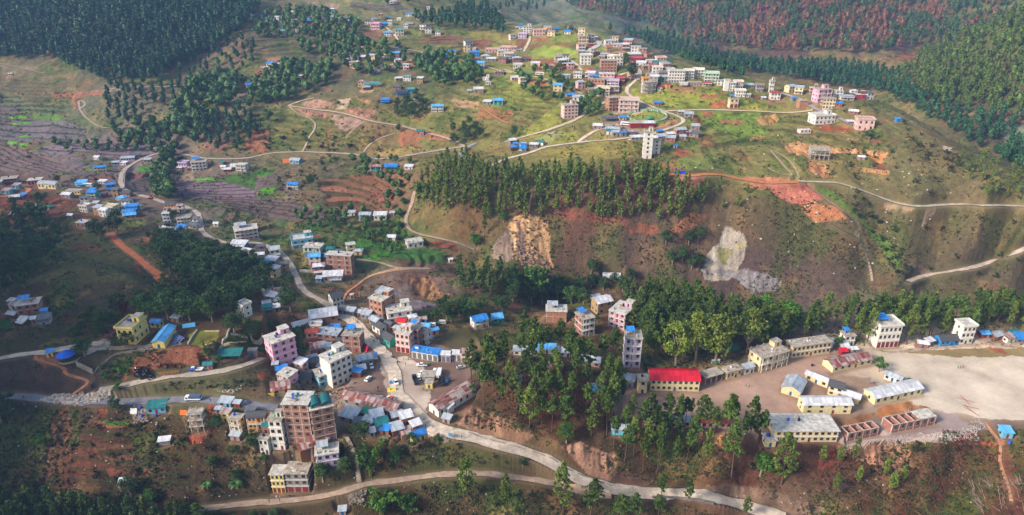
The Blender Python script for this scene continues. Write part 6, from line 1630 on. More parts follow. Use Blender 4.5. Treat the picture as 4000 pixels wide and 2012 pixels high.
# ------------------------------------------------------------------ where they grow
# poly | template | category of label | spacing m | height range | label | group
REG = """
X 1820,1490 1950,1440 2150,1385 2400,1430 2440,1690 2330,1715 2150,1700 1950,1620 1850,1600|tallpine|4.8|17 23|tall pine in the grove on the knoll beside the bazaar road|pines of the knoll grove
X 2380,1680 2480,1640 2700,1660 2790,1700 2800,1850 2600,1870 2400,1830|tallpine|5|16 21|slender pine in the stand on the bank below the long school shed|pines below the school shed
X 2430,1200 2600,1190 2800,1235 2950,1280 3180,1320 3240,1345 3130,1345 2900,1375 2760,1410 2560,1410 2500,1370|pine|4.5|16 22|pine in the wood on the slope behind the red roofed school|pines of the wood behind the school
X 3220,1262 3500,1245 4060,1225 4060,1330 3850,1325 3560,1335 3300,1335|tallpine|4.6|15 20|pine in the row of wood behind the playing field|pines behind the playing field
X 1630,810 1650,730 1730,670 1830,650 1900,690 2100,700 2300,695 2560,695 2700,755 2745,800 2690,870 2560,890 2350,870 2220,835 2080,860 1960,855 1900,880 1800,835 1700,830|pinel|4.4|12 19|pine in the plantation across the middle hillside|pines of the hillside plantation
X 600,920 720,960 900,1020 1040,1050 1060,1120 1020,1200 860,1260 720,1260 560,1245 430,1235 560,1190 700,1130 620,1020|broad|8|12 17|dark broadleaf tree in the wood above the yellow compound|trees of the dark wood
X 0,900 60,850 200,850 240,950 230,1040 100,1080 0,1080|broad|9|9 14|leafy tree in the grove around the red earth houses|trees of the left grove
X 430,545 520,500 640,500 700,430 760,330 900,300 960,330 900,420 820,480 790,560 720,600 650,590 450,570|farbroad|10|11 17|tree in the dark wooded stream valley|trees of the stream valley
X 650,600 700,620 660,720 680,800 620,790 600,700|farbroad|8|10 15|tree along the stream below the valley road|trees of the stream valley
X 780,480 960,440 1010,520 950,590 860,600 800,560|farpine|9|11 16|pine on the spur above the valley road|trees of the stream valley
X -100,-140 1020,-140 1010,60 880,180 720,250 620,320 400,325 200,235 -100,235|farpine|7|14 21|pine on the wooded mountain|mountain pines
X 400,340 620,330 880,330 700,400 560,440 480,520 420,540 430,430|farpine|8.5|9 14|pine on the lower mountain slope|mountain pines
X 680,220 900,150 1000,160 1000,260 850,300 700,320|farpine|10|8 13|pine on the slope|mountain pines
X 1000,330 1120,260 1290,270 1300,330 1220,360 1130,390 1050,420 950,440|farbroad|9|10 15|tree among the upper hamlets|trees of the upper hamlets
X 1300,190 1420,180 1560,170 1600,240 1560,290 1450,300 1350,280|farbroad|11|9 13|tree among the upper hamlets|trees of the upper hamlets
X 1620,230 1700,220 1860,260 1880,320 1800,345 1700,330 1640,300|farbroad|9|11 16|tree in the copse at the middle hamlet|trees of the upper hamlets
X 1540,430 1620,380 1670,420 1640,460 1560,475|broad|8|9 13|tree in the copse below the white blue roofed house|trees below the blue roofed house
X 1620,80 1900,30 1960,100 1970,140 1800,120 1650,110|farpine|10|12 18|pine on the far ridge|mountain pines
X 1000,60 1200,40 1400,90 1380,170 1100,150 1000,150|farbroad|10|9 13|tree among the upper hamlets|trees of the upper hamlets
X 1150,170 1330,140 1420,160 1400,240 1200,220|farbroad|11|9 12|tree among the upper hamlets|trees of the upper hamlets
X 1200,-20 1900,-120 2300,-120 2100,60 1800,30 1500,20|farpine|22|12 16|pine on the far ridge|mountain pines
X 2000,-140 4100,-140 3900,60 3700,170 3350,215 3000,200 2700,170 2500,90 2250,40|redpine|8.6|13 20|pine on the far red brown hill|far hill pines
X 3480,330 3600,215 3800,110 4000,30 4150,20 4150,420 3900,450 3700,420|yelpine|7|12 18|pine on the steep green hill|far hill pines
X 2350,120 2600,190 2900,270 3400,350 3600,460 3850,600 4050,720 4050,480 3850,460 3650,400 3350,320 2900,240 2600,150|farpine|8.5|12 17|pine in the valley behind the ridge town|mountain pines
X 2800,235 3000,250 3350,270 3500,300 3620,420 3450,370 3200,330 2900,280|farpine|7|12 17|pine in the valley behind the ridge town|mountain pines
X 2470,150 2560,195 2700,250 2820,290 2900,310 2860,260 2700,215 2560,160|farpine|7|10 14|pine in the valley behind the ridge town|mountain pines
X 3740,600 3990,680 4060,720 4060,800 3900,800 3800,740|pinel|8|7 11|bushy young pine on the right shoulder of the hill|young pines on the right shoulder
X 3480,440 3640,540 3760,640 3860,700 3700,680 3560,560|shrub|9|3 6||
X 3400,850 3950,830 4000,1000 3900,1100 3500,1050|shrub|11|3 5.5||
X 3300,560 3700,560 3900,720 3700,780 3300,700|shrub|13|2.5 5||
X 3340,740 3400,800 3440,900 3560,1060 3500,1080 3400,920 3320,820|shrub|4.5|3 6||
X 2680,720 2800,700 2830,730 2920,760 2900,860 2780,860|pinel|12|8 12|small pine scattered on the grass right of the plantation|scattered young pines
X 2600,950 2730,940 2750,1060 2640,1085 2600,1060|broad|7|10 14|broadleaf tree in the ravine left of the white rock scar|trees of the ravine
X 1980,1090 2150,1120 2300,1150 2240,1200 2000,1180|broad|8|10 14|broadleaf tree by the gorge behind the blue roofed houses|trees of the gorge edge
X 2300,1050 2460,1080 2500,1130 2420,1150 2300,1120|broad|8|9 13|broadleaf tree by the gorge left of the wood|trees of the gorge edge
X 1790,1080 1990,1080 1980,1160 1800,1150|pine|7.5|12 17|olive green pine on the spur above the gorge|pines of the gorge spur
X 1690,1250 1800,1205 1960,1205 1970,1222 1830,1250 1700,1275|broad|7.5|8 12|leafy tree behind the market workshops|trees behind the workshops
X 2020,1335 2050,1305 2110,1340 2040,1375|pine|6.5|13 17|pine at the back edge of the knoll grove|pines of the knoll grove
X -60,2000 260,2015 400,2050 800,2065 800,2160 -60,2160|pine|4|13 18|dark pine along the bottom edge of the valley|pines along the bottom edge
X 300,2030 560,2035 800,2010 1000,2020 1160,1990 1160,2080 300,2090|broad|5|5 9|dark leafy tree below the bottom track|trees below the bottom track
X 830,1620 1000,1640 1030,1760 980,1900 850,1900 800,1750|broad|8|4 7|leafy tree on the bank left of the brick tower block|trees of the left bank
X 1340,1640 1440,1640 1480,1700 1560,1740 1540,1840 1450,1850 1400,1760|broad|6|4 7|leafy tree on the bank below the rust roofed market|trees below the market
X 820,1370 1000,1390 1020,1420 900,1440 780,1440|broad|7|4 6.5|leafy tree along the bank of the tyre yard|trees of the tyre yard bank
X 300,1290 420,1240 480,1270 420,1330 330,1330 300,1340|broad|7|6 9|leafy tree left of the yellow compound|trees left of the compound
X 20,1020 120,1030 110,1130 20,1150|broad|8|9 12|leafy tree left of the grassy mound|trees left of the mound
X 1080,690 1240,650 1290,560 1330,600 1250,700 1100,760|shrub|7|2.5 5||
X 1380,600 1620,640 1640,760 1560,850 1500,840 1530,720 1380,680|farbroad|8|5 9|tree between the terraces|trees of the terraces
X 1240,810 1420,830 1540,860 1600,960 1540,1010 1450,950 1300,880|farbroad|9|5 9|tree between the terraces|trees of the terraces
X 1150,820 1300,840 1280,900 1150,890|farbroad|9|5 8|tree between the terraces|trees of the terraces
X 2100,270 2300,320 2350,380 2240,430 2060,390 2020,300|farbroad|12|6 10|tree below the ridge town|trees of the upper hamlets
X 2240,440 2340,410 2330,450 2250,460|farbroad|6|7 10|tree below the ridge town|trees of the upper hamlets
X 1000,500 1500,560 1480,600 1000,590|shrub|14|3 7||
X 200,560 640,560 640,600 240,590|farbroad|9|6 10|tree at the foot of the mountain|trees of the stream valley
X 1750,520 1830,480 1880,540 1840,580 1770,580|broad|8|9 13|bright tree above the bend of the grey road|trees by the road bend
X 2900,1780 3060,1770 3150,1830 3050,1870 2900,1850|shrub|5|3 5||
X 3500,1760 3780,1740 3900,1850 3700,1920 3400,1900|shrub|6|2.5 5||
X 3200,1800 3350,1790 3380,1900 3250,1950|pinel|6.5|9 13|ragged green pine on the bank below the brick classrooms|pines below the classrooms
X 3450,1860 3520,1850 3530,1960 3450,1960|pinel|7|8 12|ragged green pine on the bank below the brick classrooms|pines below the classrooms
X 0,1640 500,1640 500,1950 0,1980|shrub|8|1.6 3.6||
X 500,1640 820,1700 820,1900 500,1920|shrub|6|1.8 4||
X 1440,1760 1700,1720 2100,1790 2200,1840 1900,1820 1500,1850|shrub|4.5|1.5 3||
X 1450,1930 1800,1880 2250,1900 2500,1980 2000,2030 1500,2030|shrub|5|1.5 3.2||
X 380,1440 520,1410 540,1500 400,1520|gshrub|3.5|2 4||
X 560,1530 1000,1520 1000,1490 560,1490|shrub|3.5|1.5 3||
"""
TREES = []  # x, y, z, h, template, label, group, regionindex
PT = np.empty((0, 2))
def clear_of(x, y, mrg=1.5):
    for bx, by, bz, hw, hd, yaw in PADS:
        dx, dy = x - bx, y - by
        if abs(dx) + abs(dy) > 60: continue
        c, s = math.cos(yaw), math.sin(yaw)
        if abs(dx * c + dy * s) < hw + mrg and abs(-dx * s + dy * c) < hd + mrg: return False
    r = int(np.searchsorted(YS, y)); c_ = int((x / y + UA) / USPAN * (NC - 1))
    return 0 < r < NR and 0 < c_ < NC - 1 and DIST[r, c_] > 1.2
def pick_many(px, py):
    return [pick(a, b) for a, b in zip(px, py)]
def plant_regions():
    for ri_, line in enumerate(REG.strip().split("\n")):
        s, tpl, sp, hr, lab, grp = line.split("|"); poly = polyf(s); sp = float(sp); h0, h1 = map(float, hr.split())
        xs = [p[0] for p in poly]; ys = [p[1] for p in poly]; x0, x1, y0, y1 = min(xs), max(xs), min(ys), max(ys)
        # plan area estimate decides the number of tries
        rs = np.random.RandomState(1000 + ri_); cell = {}; fails = 0; n = 0
        tries = 0
        while fails < 70 and tries < 9000:
            tries += 1
            a = x0 + (x1 - x0) * rs.rand(); b = y0 + (y1 - y0) * rs.rand()
            if not inpoly(np.array([a]), np.array([b]), poly)[0]: continue
            x, y, z = pick(a, b)
            if y > 1900: continue
            w = sp * (.75 + .5 * rs.rand()); kx, ky = int(x // sp), int(y // sp); ok = True
            for i in (-1, 0, 1):
                for j in (-1, 0, 1):
                    for q in cell.get((kx + i, ky + j), ()):
                        if (q[0] - x) ** 2 + (q[1] - y) ** 2 < w * w: ok = False
            if not ok: fails += 1; continue
            if not clear_of(x, y): continue
            fails = 0; cell.setdefault((kx, ky), []).append((x, y))
            TREES.append((x, y, z, h0 + (h1 - h0) * rs.rand(), tpl, lab, grp))
CATN = {'pine': ('pine_tree', 'pine'), 'pinel': ('pine_tree', 'pine'), 'tallpine': ('pine_tree', 'pine'), 'broad': ('broadleaf_tree', 'tree'), 'bright': ('broadleaf_tree', 'tree'), 'olive': ('broadleaf_tree', 'tree'),
        'rust': ('broadleaf_tree', 'tree'), 'shrub': ('shrub', 'shrub'), 'gshrub': ('shrub', 'shrub'), 'bamboo': ('bamboo_clump', 'bamboo'), 'banana': ('banana_plant', 'banana plant')}
def cat_ok(t): return t != 'shrub'
def make_tree(x, y, z, h, tpl, lab, grp=None, i=0, wide=1.0):
    hsh = (x * 3.71 + y * 1.93) % 1
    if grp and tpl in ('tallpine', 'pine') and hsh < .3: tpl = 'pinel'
    if grp and cat_ok(tpl): wide = .82 + .5 * ((x * 1.37 + y * 2.11) % 1)
    nm, cat = CATN[tpl]; crown, trunk = TPL['%s%d' % (tpl, i % 4)]; rz = (x * 7.3 + y * 3.1) % 6.28
    if trunk is None:
        o = link(nm, crown, None, (x, y, z - .1), (0, 0, rz), (h * wide, h * wide, h))
        return tag(o, lab, cat, grp)
    e = link(nm, None, None, (x, y, z), (.09 * (hsh - .5), .09 * (((x * 5.1) % 1) - .5), rz), (h * wide, h * wide, h)); tag(e, lab, cat, grp)
    link('trunk', trunk, e); link('crown' if cat != 'bamboo' else 'leaves', crown, e); return e
def mass(name, items, kind, mat, lab, cat, trunk=None):
    if not items: return
    V = []; TB = MB()
    for i, (x, y, z, h) in enumerate(items):
        v = FART[kind][i % 4]; a = (x * 7.3 + y) % 6.28; c, s = math.cos(a), math.sin(a); w = h * (.9 + .3 * ((x * 3.7) % 1))
        V.append(np.stack([x + (v[:, 0] * c - v[:, 1] * s) * w, y + (v[:, 0] * s + v[:, 1] * c) * w, z + v[:, 2] * h], 1))
        if trunk: TB.tube((x, y, z - 1), (x, y, z + h * .8), h * .016, h * .006, trunk, 4, False)
    V = np.concatenate(V); me = mesh_np(name, V, 4, mat)
    o = link(name, me); struct(o, 'stuff', lab, cat)
    if trunk: link('trunks', TB.mesh('trunks'), o); o.children[0]['kind'] = 'stuff' if False else 'stuff'
INDIV = """
pinel D3 585 1160 410 1.15|tall rounded pine standing over the lower track at its left stretch
pinel D3 960 1296 400 .9|round topped pine with a long bare trunk below the lower track
pinel D3 1525 1296 480 .9|tall two tier pine between the lower track and the main road
pine D3 1790 1330 360 1.2|dense dark conical pine beside the stone slab at the road fork
pine D4 460 1115 225 1.1|round pine on the verge of the main road behind the walkers
pine D4 710 1245 290 .7|slim pine with a small round crown beside the two walkers
pine D4 60 1330 230 1.3|bushy pine at the bottom left of the dry stone wall
pine D4 200 1350 260 1.2|pointed bushy pine beside the bushy pine under the stone wall
pine D4 440 1300 190 1.4|low dark pine in front of the dry stone wall
pinel D4 1290 1330 200 1.4|leafy young pine leaning over the main road at the bottom
tallpine D4 330 600 480 .8|very tall pine with a small crown in front of the yellow school
tallpine D4 590 560 430 .7|tall thin pine with a tuft crown left of the round one
tallpine D4 640 480 300 .8|shorter round crowned pine in front of the long school shed
tallpine D4 735 460 310 .6|thin pine with a tiny crown standing before the school yard
pine D4 500 560 430 .8|tall full crowned pine between the two thin yard pines
tallpine D4 1085 640 460 1|leaning pine with a broad tuft left of the orange soil
tallpine D4 1118 615 470 1|straight pine with a wide dark crown before the red roofed shed
tallpine D4 1280 640 340 1.1|pine with a heavy crown and twin trunk look by the concrete school
tallpine D4 1318 620 470 .8|tallest yard pine with a round crown above the heavy crowned one
tallpine D4 1430 700 400 .9|slanting pine left of the water tanks of the concrete school
tallpine D4 1370 680 340 .7|slim pine squeezed between the yard pines
pine D4 1150 920 500 .9|ragged yellow green pine on the bank under the yard pines
pinel D4 1640 1000 480 1.2|broad ragged pine in front of the concrete school
bright D4 1440 910 240 1|bushy dark green tree under the concrete school corner
bright D3 1550 585 200 1|bright leafy tree on the cut bank above the main road
broad D3 1120 830 110 .9|small round shrub like tree on the bank between the roads
olive C4 620 975 430 .95|yellow green tree left in the row behind the red roof
olive C4 820 930 520 .85|tallest yellow green tree with golden top behind the red roof
olive C4 1020 960 500 .95|spreading yellow green tree beside the white notice board
olive C4 1340 860 460 1|golden crowned tree behind the corner block of the school
bright C4 1500 560 290 1.1|bright green tree at the top of the wood near the river bed
bright C4 1700 640 350 .9|olive brown leafy tree above the long school block
broad C4 1980 680 260 1.1|broad dark tree at the right end of the wood
broad C1 860 885 220 1.2|round dark tree beside the blue canopy at the farm gate
broad C1 1270 800 150 1.5|low spreading tree in front of the yellow house
bright C1 1200 1255 100 1.3|small tree on the edge of the rubble slide
rust C1 1270 480 160 .8|rust red tree in the line of trees under the grassy mound
bright C1 1500 470 230 1.1|bright green tree in the dark wood edge
bright C1 720 440 120 1.1|small bright tree at the foot of the grassy mound
broad C1 940 560 190 1.1|dark tree left of the red earth lane
bright C1 1040 620 220 1|green tree beside the red earth lane
broad C2 300 640 230 1.3|big dark round tree left of the garden gate
broad C2 480 720 230 1.1|leafy dark tree in the walled garden
broad C2 870 430 240 1.35|largest round tree beside the upper bazaar road
broad C2 870 180 130 1|dark tree at the bend of the upper road
bright C2 670 640 130 1|green sapling left of the pink tower house
broad C2 980 930 200 .8|dark tree right of the pink tower house
bamboo C2 120 330 230 1|arching bamboo clump in the dark wood
bamboo C3 1300 280 330 1|huge bright bamboo clump behind the gorge houses
bamboo C3 560 520 230 .9|yellow green bamboo clump behind the workshop roofs
bamboo D2 1640 900 330 .7|tall feathery bamboo beside the long flight of steps
bamboo D2 1750 1290 230 1.3|bamboo thicket at the bottom under the track
bamboo D2 2020 1290 180 1.2|low bamboo at the bottom near the rubble
broad D2 1560 540 170 1.3|dark bushy tree over the head of the steps
broad D2 480 640 190 1|dark tree beside the turquoise roof annex
broad D2 1170 960 180 1.3|dark leafy tree below the white lilac house
broad D2 1380 870 130 1.3|round dark tree left of the steps
broad D2 590 780 100 1.2|little dark tree in front of the pillared annex
banana D2 320 1030 120 1.2|banana plant on the bank below the yellow front building
banana D2 1880 780 120 1|banana plant under the tin roofed shacks
banana D2 1760 600 90 1|banana plant beside the teal roof
banana D2 30 1040 110 1|banana plant at the left under the track
broad D3 30 640 150 1|dark tree beneath the blue roofed yellow house
broad D3 280 590 90 1.2|dark bush beside the blue roofed yellow house
broad D1 1160 290 170 .9|dark conical tree beside the lower asphalt road
bright D1 410 640 150 1|bright green bush tree on the eroding bank
broad D1 10 380 340 1|dark pine like tree at the left frame edge by the road
bright D1 1500 1200 150 1.2|round green tree at the bottom
broad D1 1300 1110 200 1.1|dark tree by the white hut at the bottom
broad C5 190 800 130 1|tree at the end of the long school block
bright C5 600 1040 150 1.1|bright green tree at the corner of the school court
bright C5 900 1180 80 1|green bush at the gate of the school court
pinel C5 880 770 410 1|flat topped pine standing right of the big white house
pinel C5 1000 760 350 .9|second flat topped pine right of the big white house
pinel C5 1700 560 330 .9|pine with pale trunk above the blue tin shed
pinel C5 1900 660 350 .9|pale trunked pine at the right end of the field
broad C3 380 540 270 .9|yellow tipped tree behind the workshop yard
broad C3 1700 230 150 1|round dark tree on the brown ledge behind the brick houses
broad C3 1760 360 170 1.1|dark tree left of the mud walled house
broad C3 1900 540 90 1|dark bush between the brick house and the pink house
bright C3 630 1290 120 1|light green tree at the edge of the red market roof
broad B1 350 650 130 1.4|big dark round tree right of the dark earth road
broad B1 120 660 90 1.1|round dark tree on the red earth bank
broad B1 1000 900 220 1.1|large dark tree hiding the village houses
broad B1 840 950 190 1.2|dark tree at the top of the orange track
broad B1 1430 330 170 1|dark tree by the bridge on the valley road
broad B1 1350 560 160 .9|dark tree over the terraced stream
broad B1 490 470 75 1.2|round tree behind the turquoise house
broad B1 830 530 70 1.3|dark tree beside the roadside bus
broad B1 1470 800 140 .8|tree in front of the curved white house
broad B1 1560 970 150 .9|dark tree left of the white slate house
bamboo B1 330 810 210 1.2|bright bamboo clump by the red earth houses
bamboo B1 60 990 150 1.3|pale bamboo at the left edge
bright B2 1850 1010 140 1|round bright tree below the plantation
bright B2 2090 800 95 1|round bright tree above the rock scar
pinel B2 1930 920 200 .8|pine standing alone under the plantation
pinel B2 1800 870 90 1|small pine left of the lone pine
broad B2 460 500 130 1|dark tree beside the blue roofed white house
broad B2 430 130 60 1|tree at the foot of the hill path above the valley road
broad B2 120 150 80 .8|dark tree left of the hill path
pinel B2 600 120 90 .6|thin tree on the grass hill above the valley road
broad A4 850 1190 95 1.2|lone dark tree on the grass under the pink house
bright A4 400 400 85 .9|yellow green tree at the foot of the far hill
broad A3 1000 680 160 1.1|large dark tree in the middle of the ridge town
broad A3 960 560 110 1|dark tree between the brick houses of the ridge town
broad A3 1260 710 70 1|dark tree in front of the white ridge town blocks
broad A3 400 740 120 1|dark tree beside the farm track
bright A3 400 600 90 .8|yellow green tree among the red fields
broad A3 20 1160 105 1|bare branched tree at the left of the town meadow
bright A3 640 890 100 1.1|bright tree beside the white grey house
broad A3 500 270 60 1|green tree behind the blue roofed ridge house
broad A2 1200 1130 90 .9|tree beside the mud house on the red bank
broad A2 700 890 40 1.6|round dark bush beside the landslip
broad A2 120 1040 130 1|tree on the brown slope at left of the hill road
"""
def plant_all():
    plant_regions()
    for i, line in enumerate(INDIV.strip().split("\n")):
        a, lab = line.split("|"); tpl, f, x, y, hp, wide = a.split(); px, py = P(f, float(x), float(y)); w = pick(px, py)
        dist = math.sqrt(w[0] ** 2 + w[1] ** 2 + (CAMZ - w[2]) ** 2); ce = math.hypot(w[0], w[1]) / dist
        h = float(hp) * FR[f][2] * dist / FPX / ce * (w[1] * cP - (w[2] - CAMZ) * sP) / dist * 1.0
        h = float(hp) * FR[f][2] * (w[1] * cP - (w[2] - CAMZ) * sP) / FPX / max(ce, .75)
        make_tree(*w, h, tpl, lab, None, i, float(wide))
    near = {}
    masses = {}
    for t in TREES:
        x, y, z, h, tpl, lab, grp = t
        p = project(np.array(x), np.array(y), np.array(z + h * .6)); inside = -20 < p[0] < 4020 and -20 < p[1] < 2032
        if tpl in ('pine', 'pinel', 'tallpine', 'broad', 'shrub', 'gshrub') and inside: near.setdefault(CATN[tpl][0], []).append((y / h, t))
        else: masses.setdefault(tpl, []).append((x, y, z, h))
    cap = {'pine_tree': 262, 'broadleaf_tree': 225, 'shrub': 270}
    for k, lst in near.items():
        lst.sort(key=lambda q: q[0])
        for j, (d, t) in enumerate(lst):
            x, y, z, h, tpl, lab, grp = t
            if j < cap[k]:
                if k == 'shrub':
                    q = project(np.array(x), np.array(y), np.array(z)); reg = ('on the eroding left bank' if q[0] < 900 and q[1] > 1500 else 'between the main road and the lower track' if q[0] < 2600 and q[1] > 1700 else
                        'on the bank below the school' if q[1] > 1600 else 'on the right hillside' if q[0] > 2800 else 'on the bank by the compound' if q[0] < 1100 and q[1] > 1300 else 'between the terraced fields')
                    lab = 'low green shrub ' + reg; grp = 'shrubs ' + reg
                make_tree(x, y, z, h, tpl, lab, grp, j)
            else: masses.setdefault(tpl, []).append((x, y, z, h))
    tk = BARK
    info = {'pine': ('pinem', 'pine', 'pines'), 'tallpine': ('pinem', 'pine', 'pines'), 'pinel': ('pinem', 'pinel', 'pines'), 'broad': ('broad', 'broad', 'leafy trees'), 'farbroad': ('broad', 'broad', 'leafy trees'), 'farpine': ('pine', 'farpine', 'pines'),
            'redpine': ('pine', 'redpine', 'pines'), 'yelpine': ('pine', 'yelpine', 'pines'), 'shrub': ('shrub', 'scrub', 'shrubs'), 'gshrub': ('shrub', 'bright', 'shrubs')}
    desc = {'tallpine': 'tall pines filling out the groves', 'pine': 'dark pines filling out the near groves', 'pinel': 'green pines filling out the hillside plantation', 'broad': 'dark leafy trees filling out the woods', 'farbroad': 'leafy trees massed in the stream valley and round the upper hamlets',
            'farpine': 'dense dark pine forest on the upper left mountain and behind the ridge', 'redpine': 'forest of green and browned pines on the far hill', 'yelpine': 'green pine forest on the steep right hill', 'shrub': 'shrubs scattered over the slopes', 'gshrub': 'bright shrubs on the bank'}
    for tpl, lst in masses.items():
        k, mt, _ = info[tpl]
        mass({'pine': 'pine_forest', 'pinem': 'pine_forest', 'broad': 'woodland', 'shrub': 'scrub'}[k], lst, k, LEAF[mt], desc[tpl], {'pine': 'forest', 'pinem': 'forest', 'broad': 'woodland', 'shrub': 'scrub'}[k], tk if k != 'shrub' else None)
    # ground cover: low tufts all over the wild slopes
    rs = np.random.RandomState(77); items = []; dry = []
    bx = np.array([[p[0], p[1], math.hypot(p[3], p[4])] for p in PADS])
    for _ in range(95000):
        a, b = rs.rand() * 4100 - 50, 330 + 1720 * rs.rand() ** .8
        u, k = ray(a, b); x, y, z = pick(a, b)
        r = int(np.searchsorted(YS, y)); c_ = int((x / y + UA) / USPAN * (NC - 1))
        if not (0 < r < NR and 0 < c_ < NC - 1) or FLAT[r, c_] > .3 or DIST[r, c_] < 1.0: continue
        cl = n1[r, c_] + .6 * (n2[r, c_] - .5)
        if rs.rand() > np.clip((cl - .40) * 5 + (.35 if b > 1600 else 0), 0.05, 1): continue
        if len(bx) and (np.hypot(bx[:, 0] - x, bx[:, 1] - y) < bx[:, 2] + .5).any(): continue
        lowest = .55 + y / 900; (dry if rs.rand() < .14 else items).append((x, y, z - .1, lowest * (.5 + 1.1 * rs.rand() ** 2)))
    mass('undergrowth', items, 'tuft', LEAF['scrub'], 'low green undergrowth covering the wild slopes', 'undergrowth')
    mass('dry_grass', dry, 'tuft', LEAF['dry'], 'dry grass tufts on the wild slopes', 'grass')

# ------------------------------------------------------------------ vehicles, people, street things
def g(f, x, y): return pick(*P(f, x, y))
def wheel_mesh(r, w):
    mb = MB(); t = M('gloss', '18181a'); h = M('gloss', '9a9a9c')
    mb.tube((0, -w / 2, 0), (0, w / 2, 0), r, r, t, 14); mb.tube((0, -w / 2 - .01, 0), (0, w / 2 + .01, 0), r * .55, r * .55, h, 10); return mb.mesh('wheel')
WH = {r: wheel_mesh(r, .22 if r < .45 else .3) for r in (.33, .36, .45, .5)}
def extrude_profile(mb, prof, w, m, w2=None):
    """side outline (x, z) swept across the width; w2 narrows it at the top"""
    z0 = min(p[1] for p in prof); z1 = max(p[1] for p in prof); w2 = w if w2 is None else w2
    hw = lambda z: (w + (w2 - w) * (z - z0) / max(z1 - z0, .01)) / 2
    a = [(x, -hw(z), z) for x, z in prof]; b = [(x, hw(z), z) for x, z in prof]; n = len(prof)
    mb.poly(a, m); mb.poly(b[::-1], m)
    for i in range(n):
        j = (i + 1) % n; mb.poly([a[j], a[i], b[i], b[j]], m)
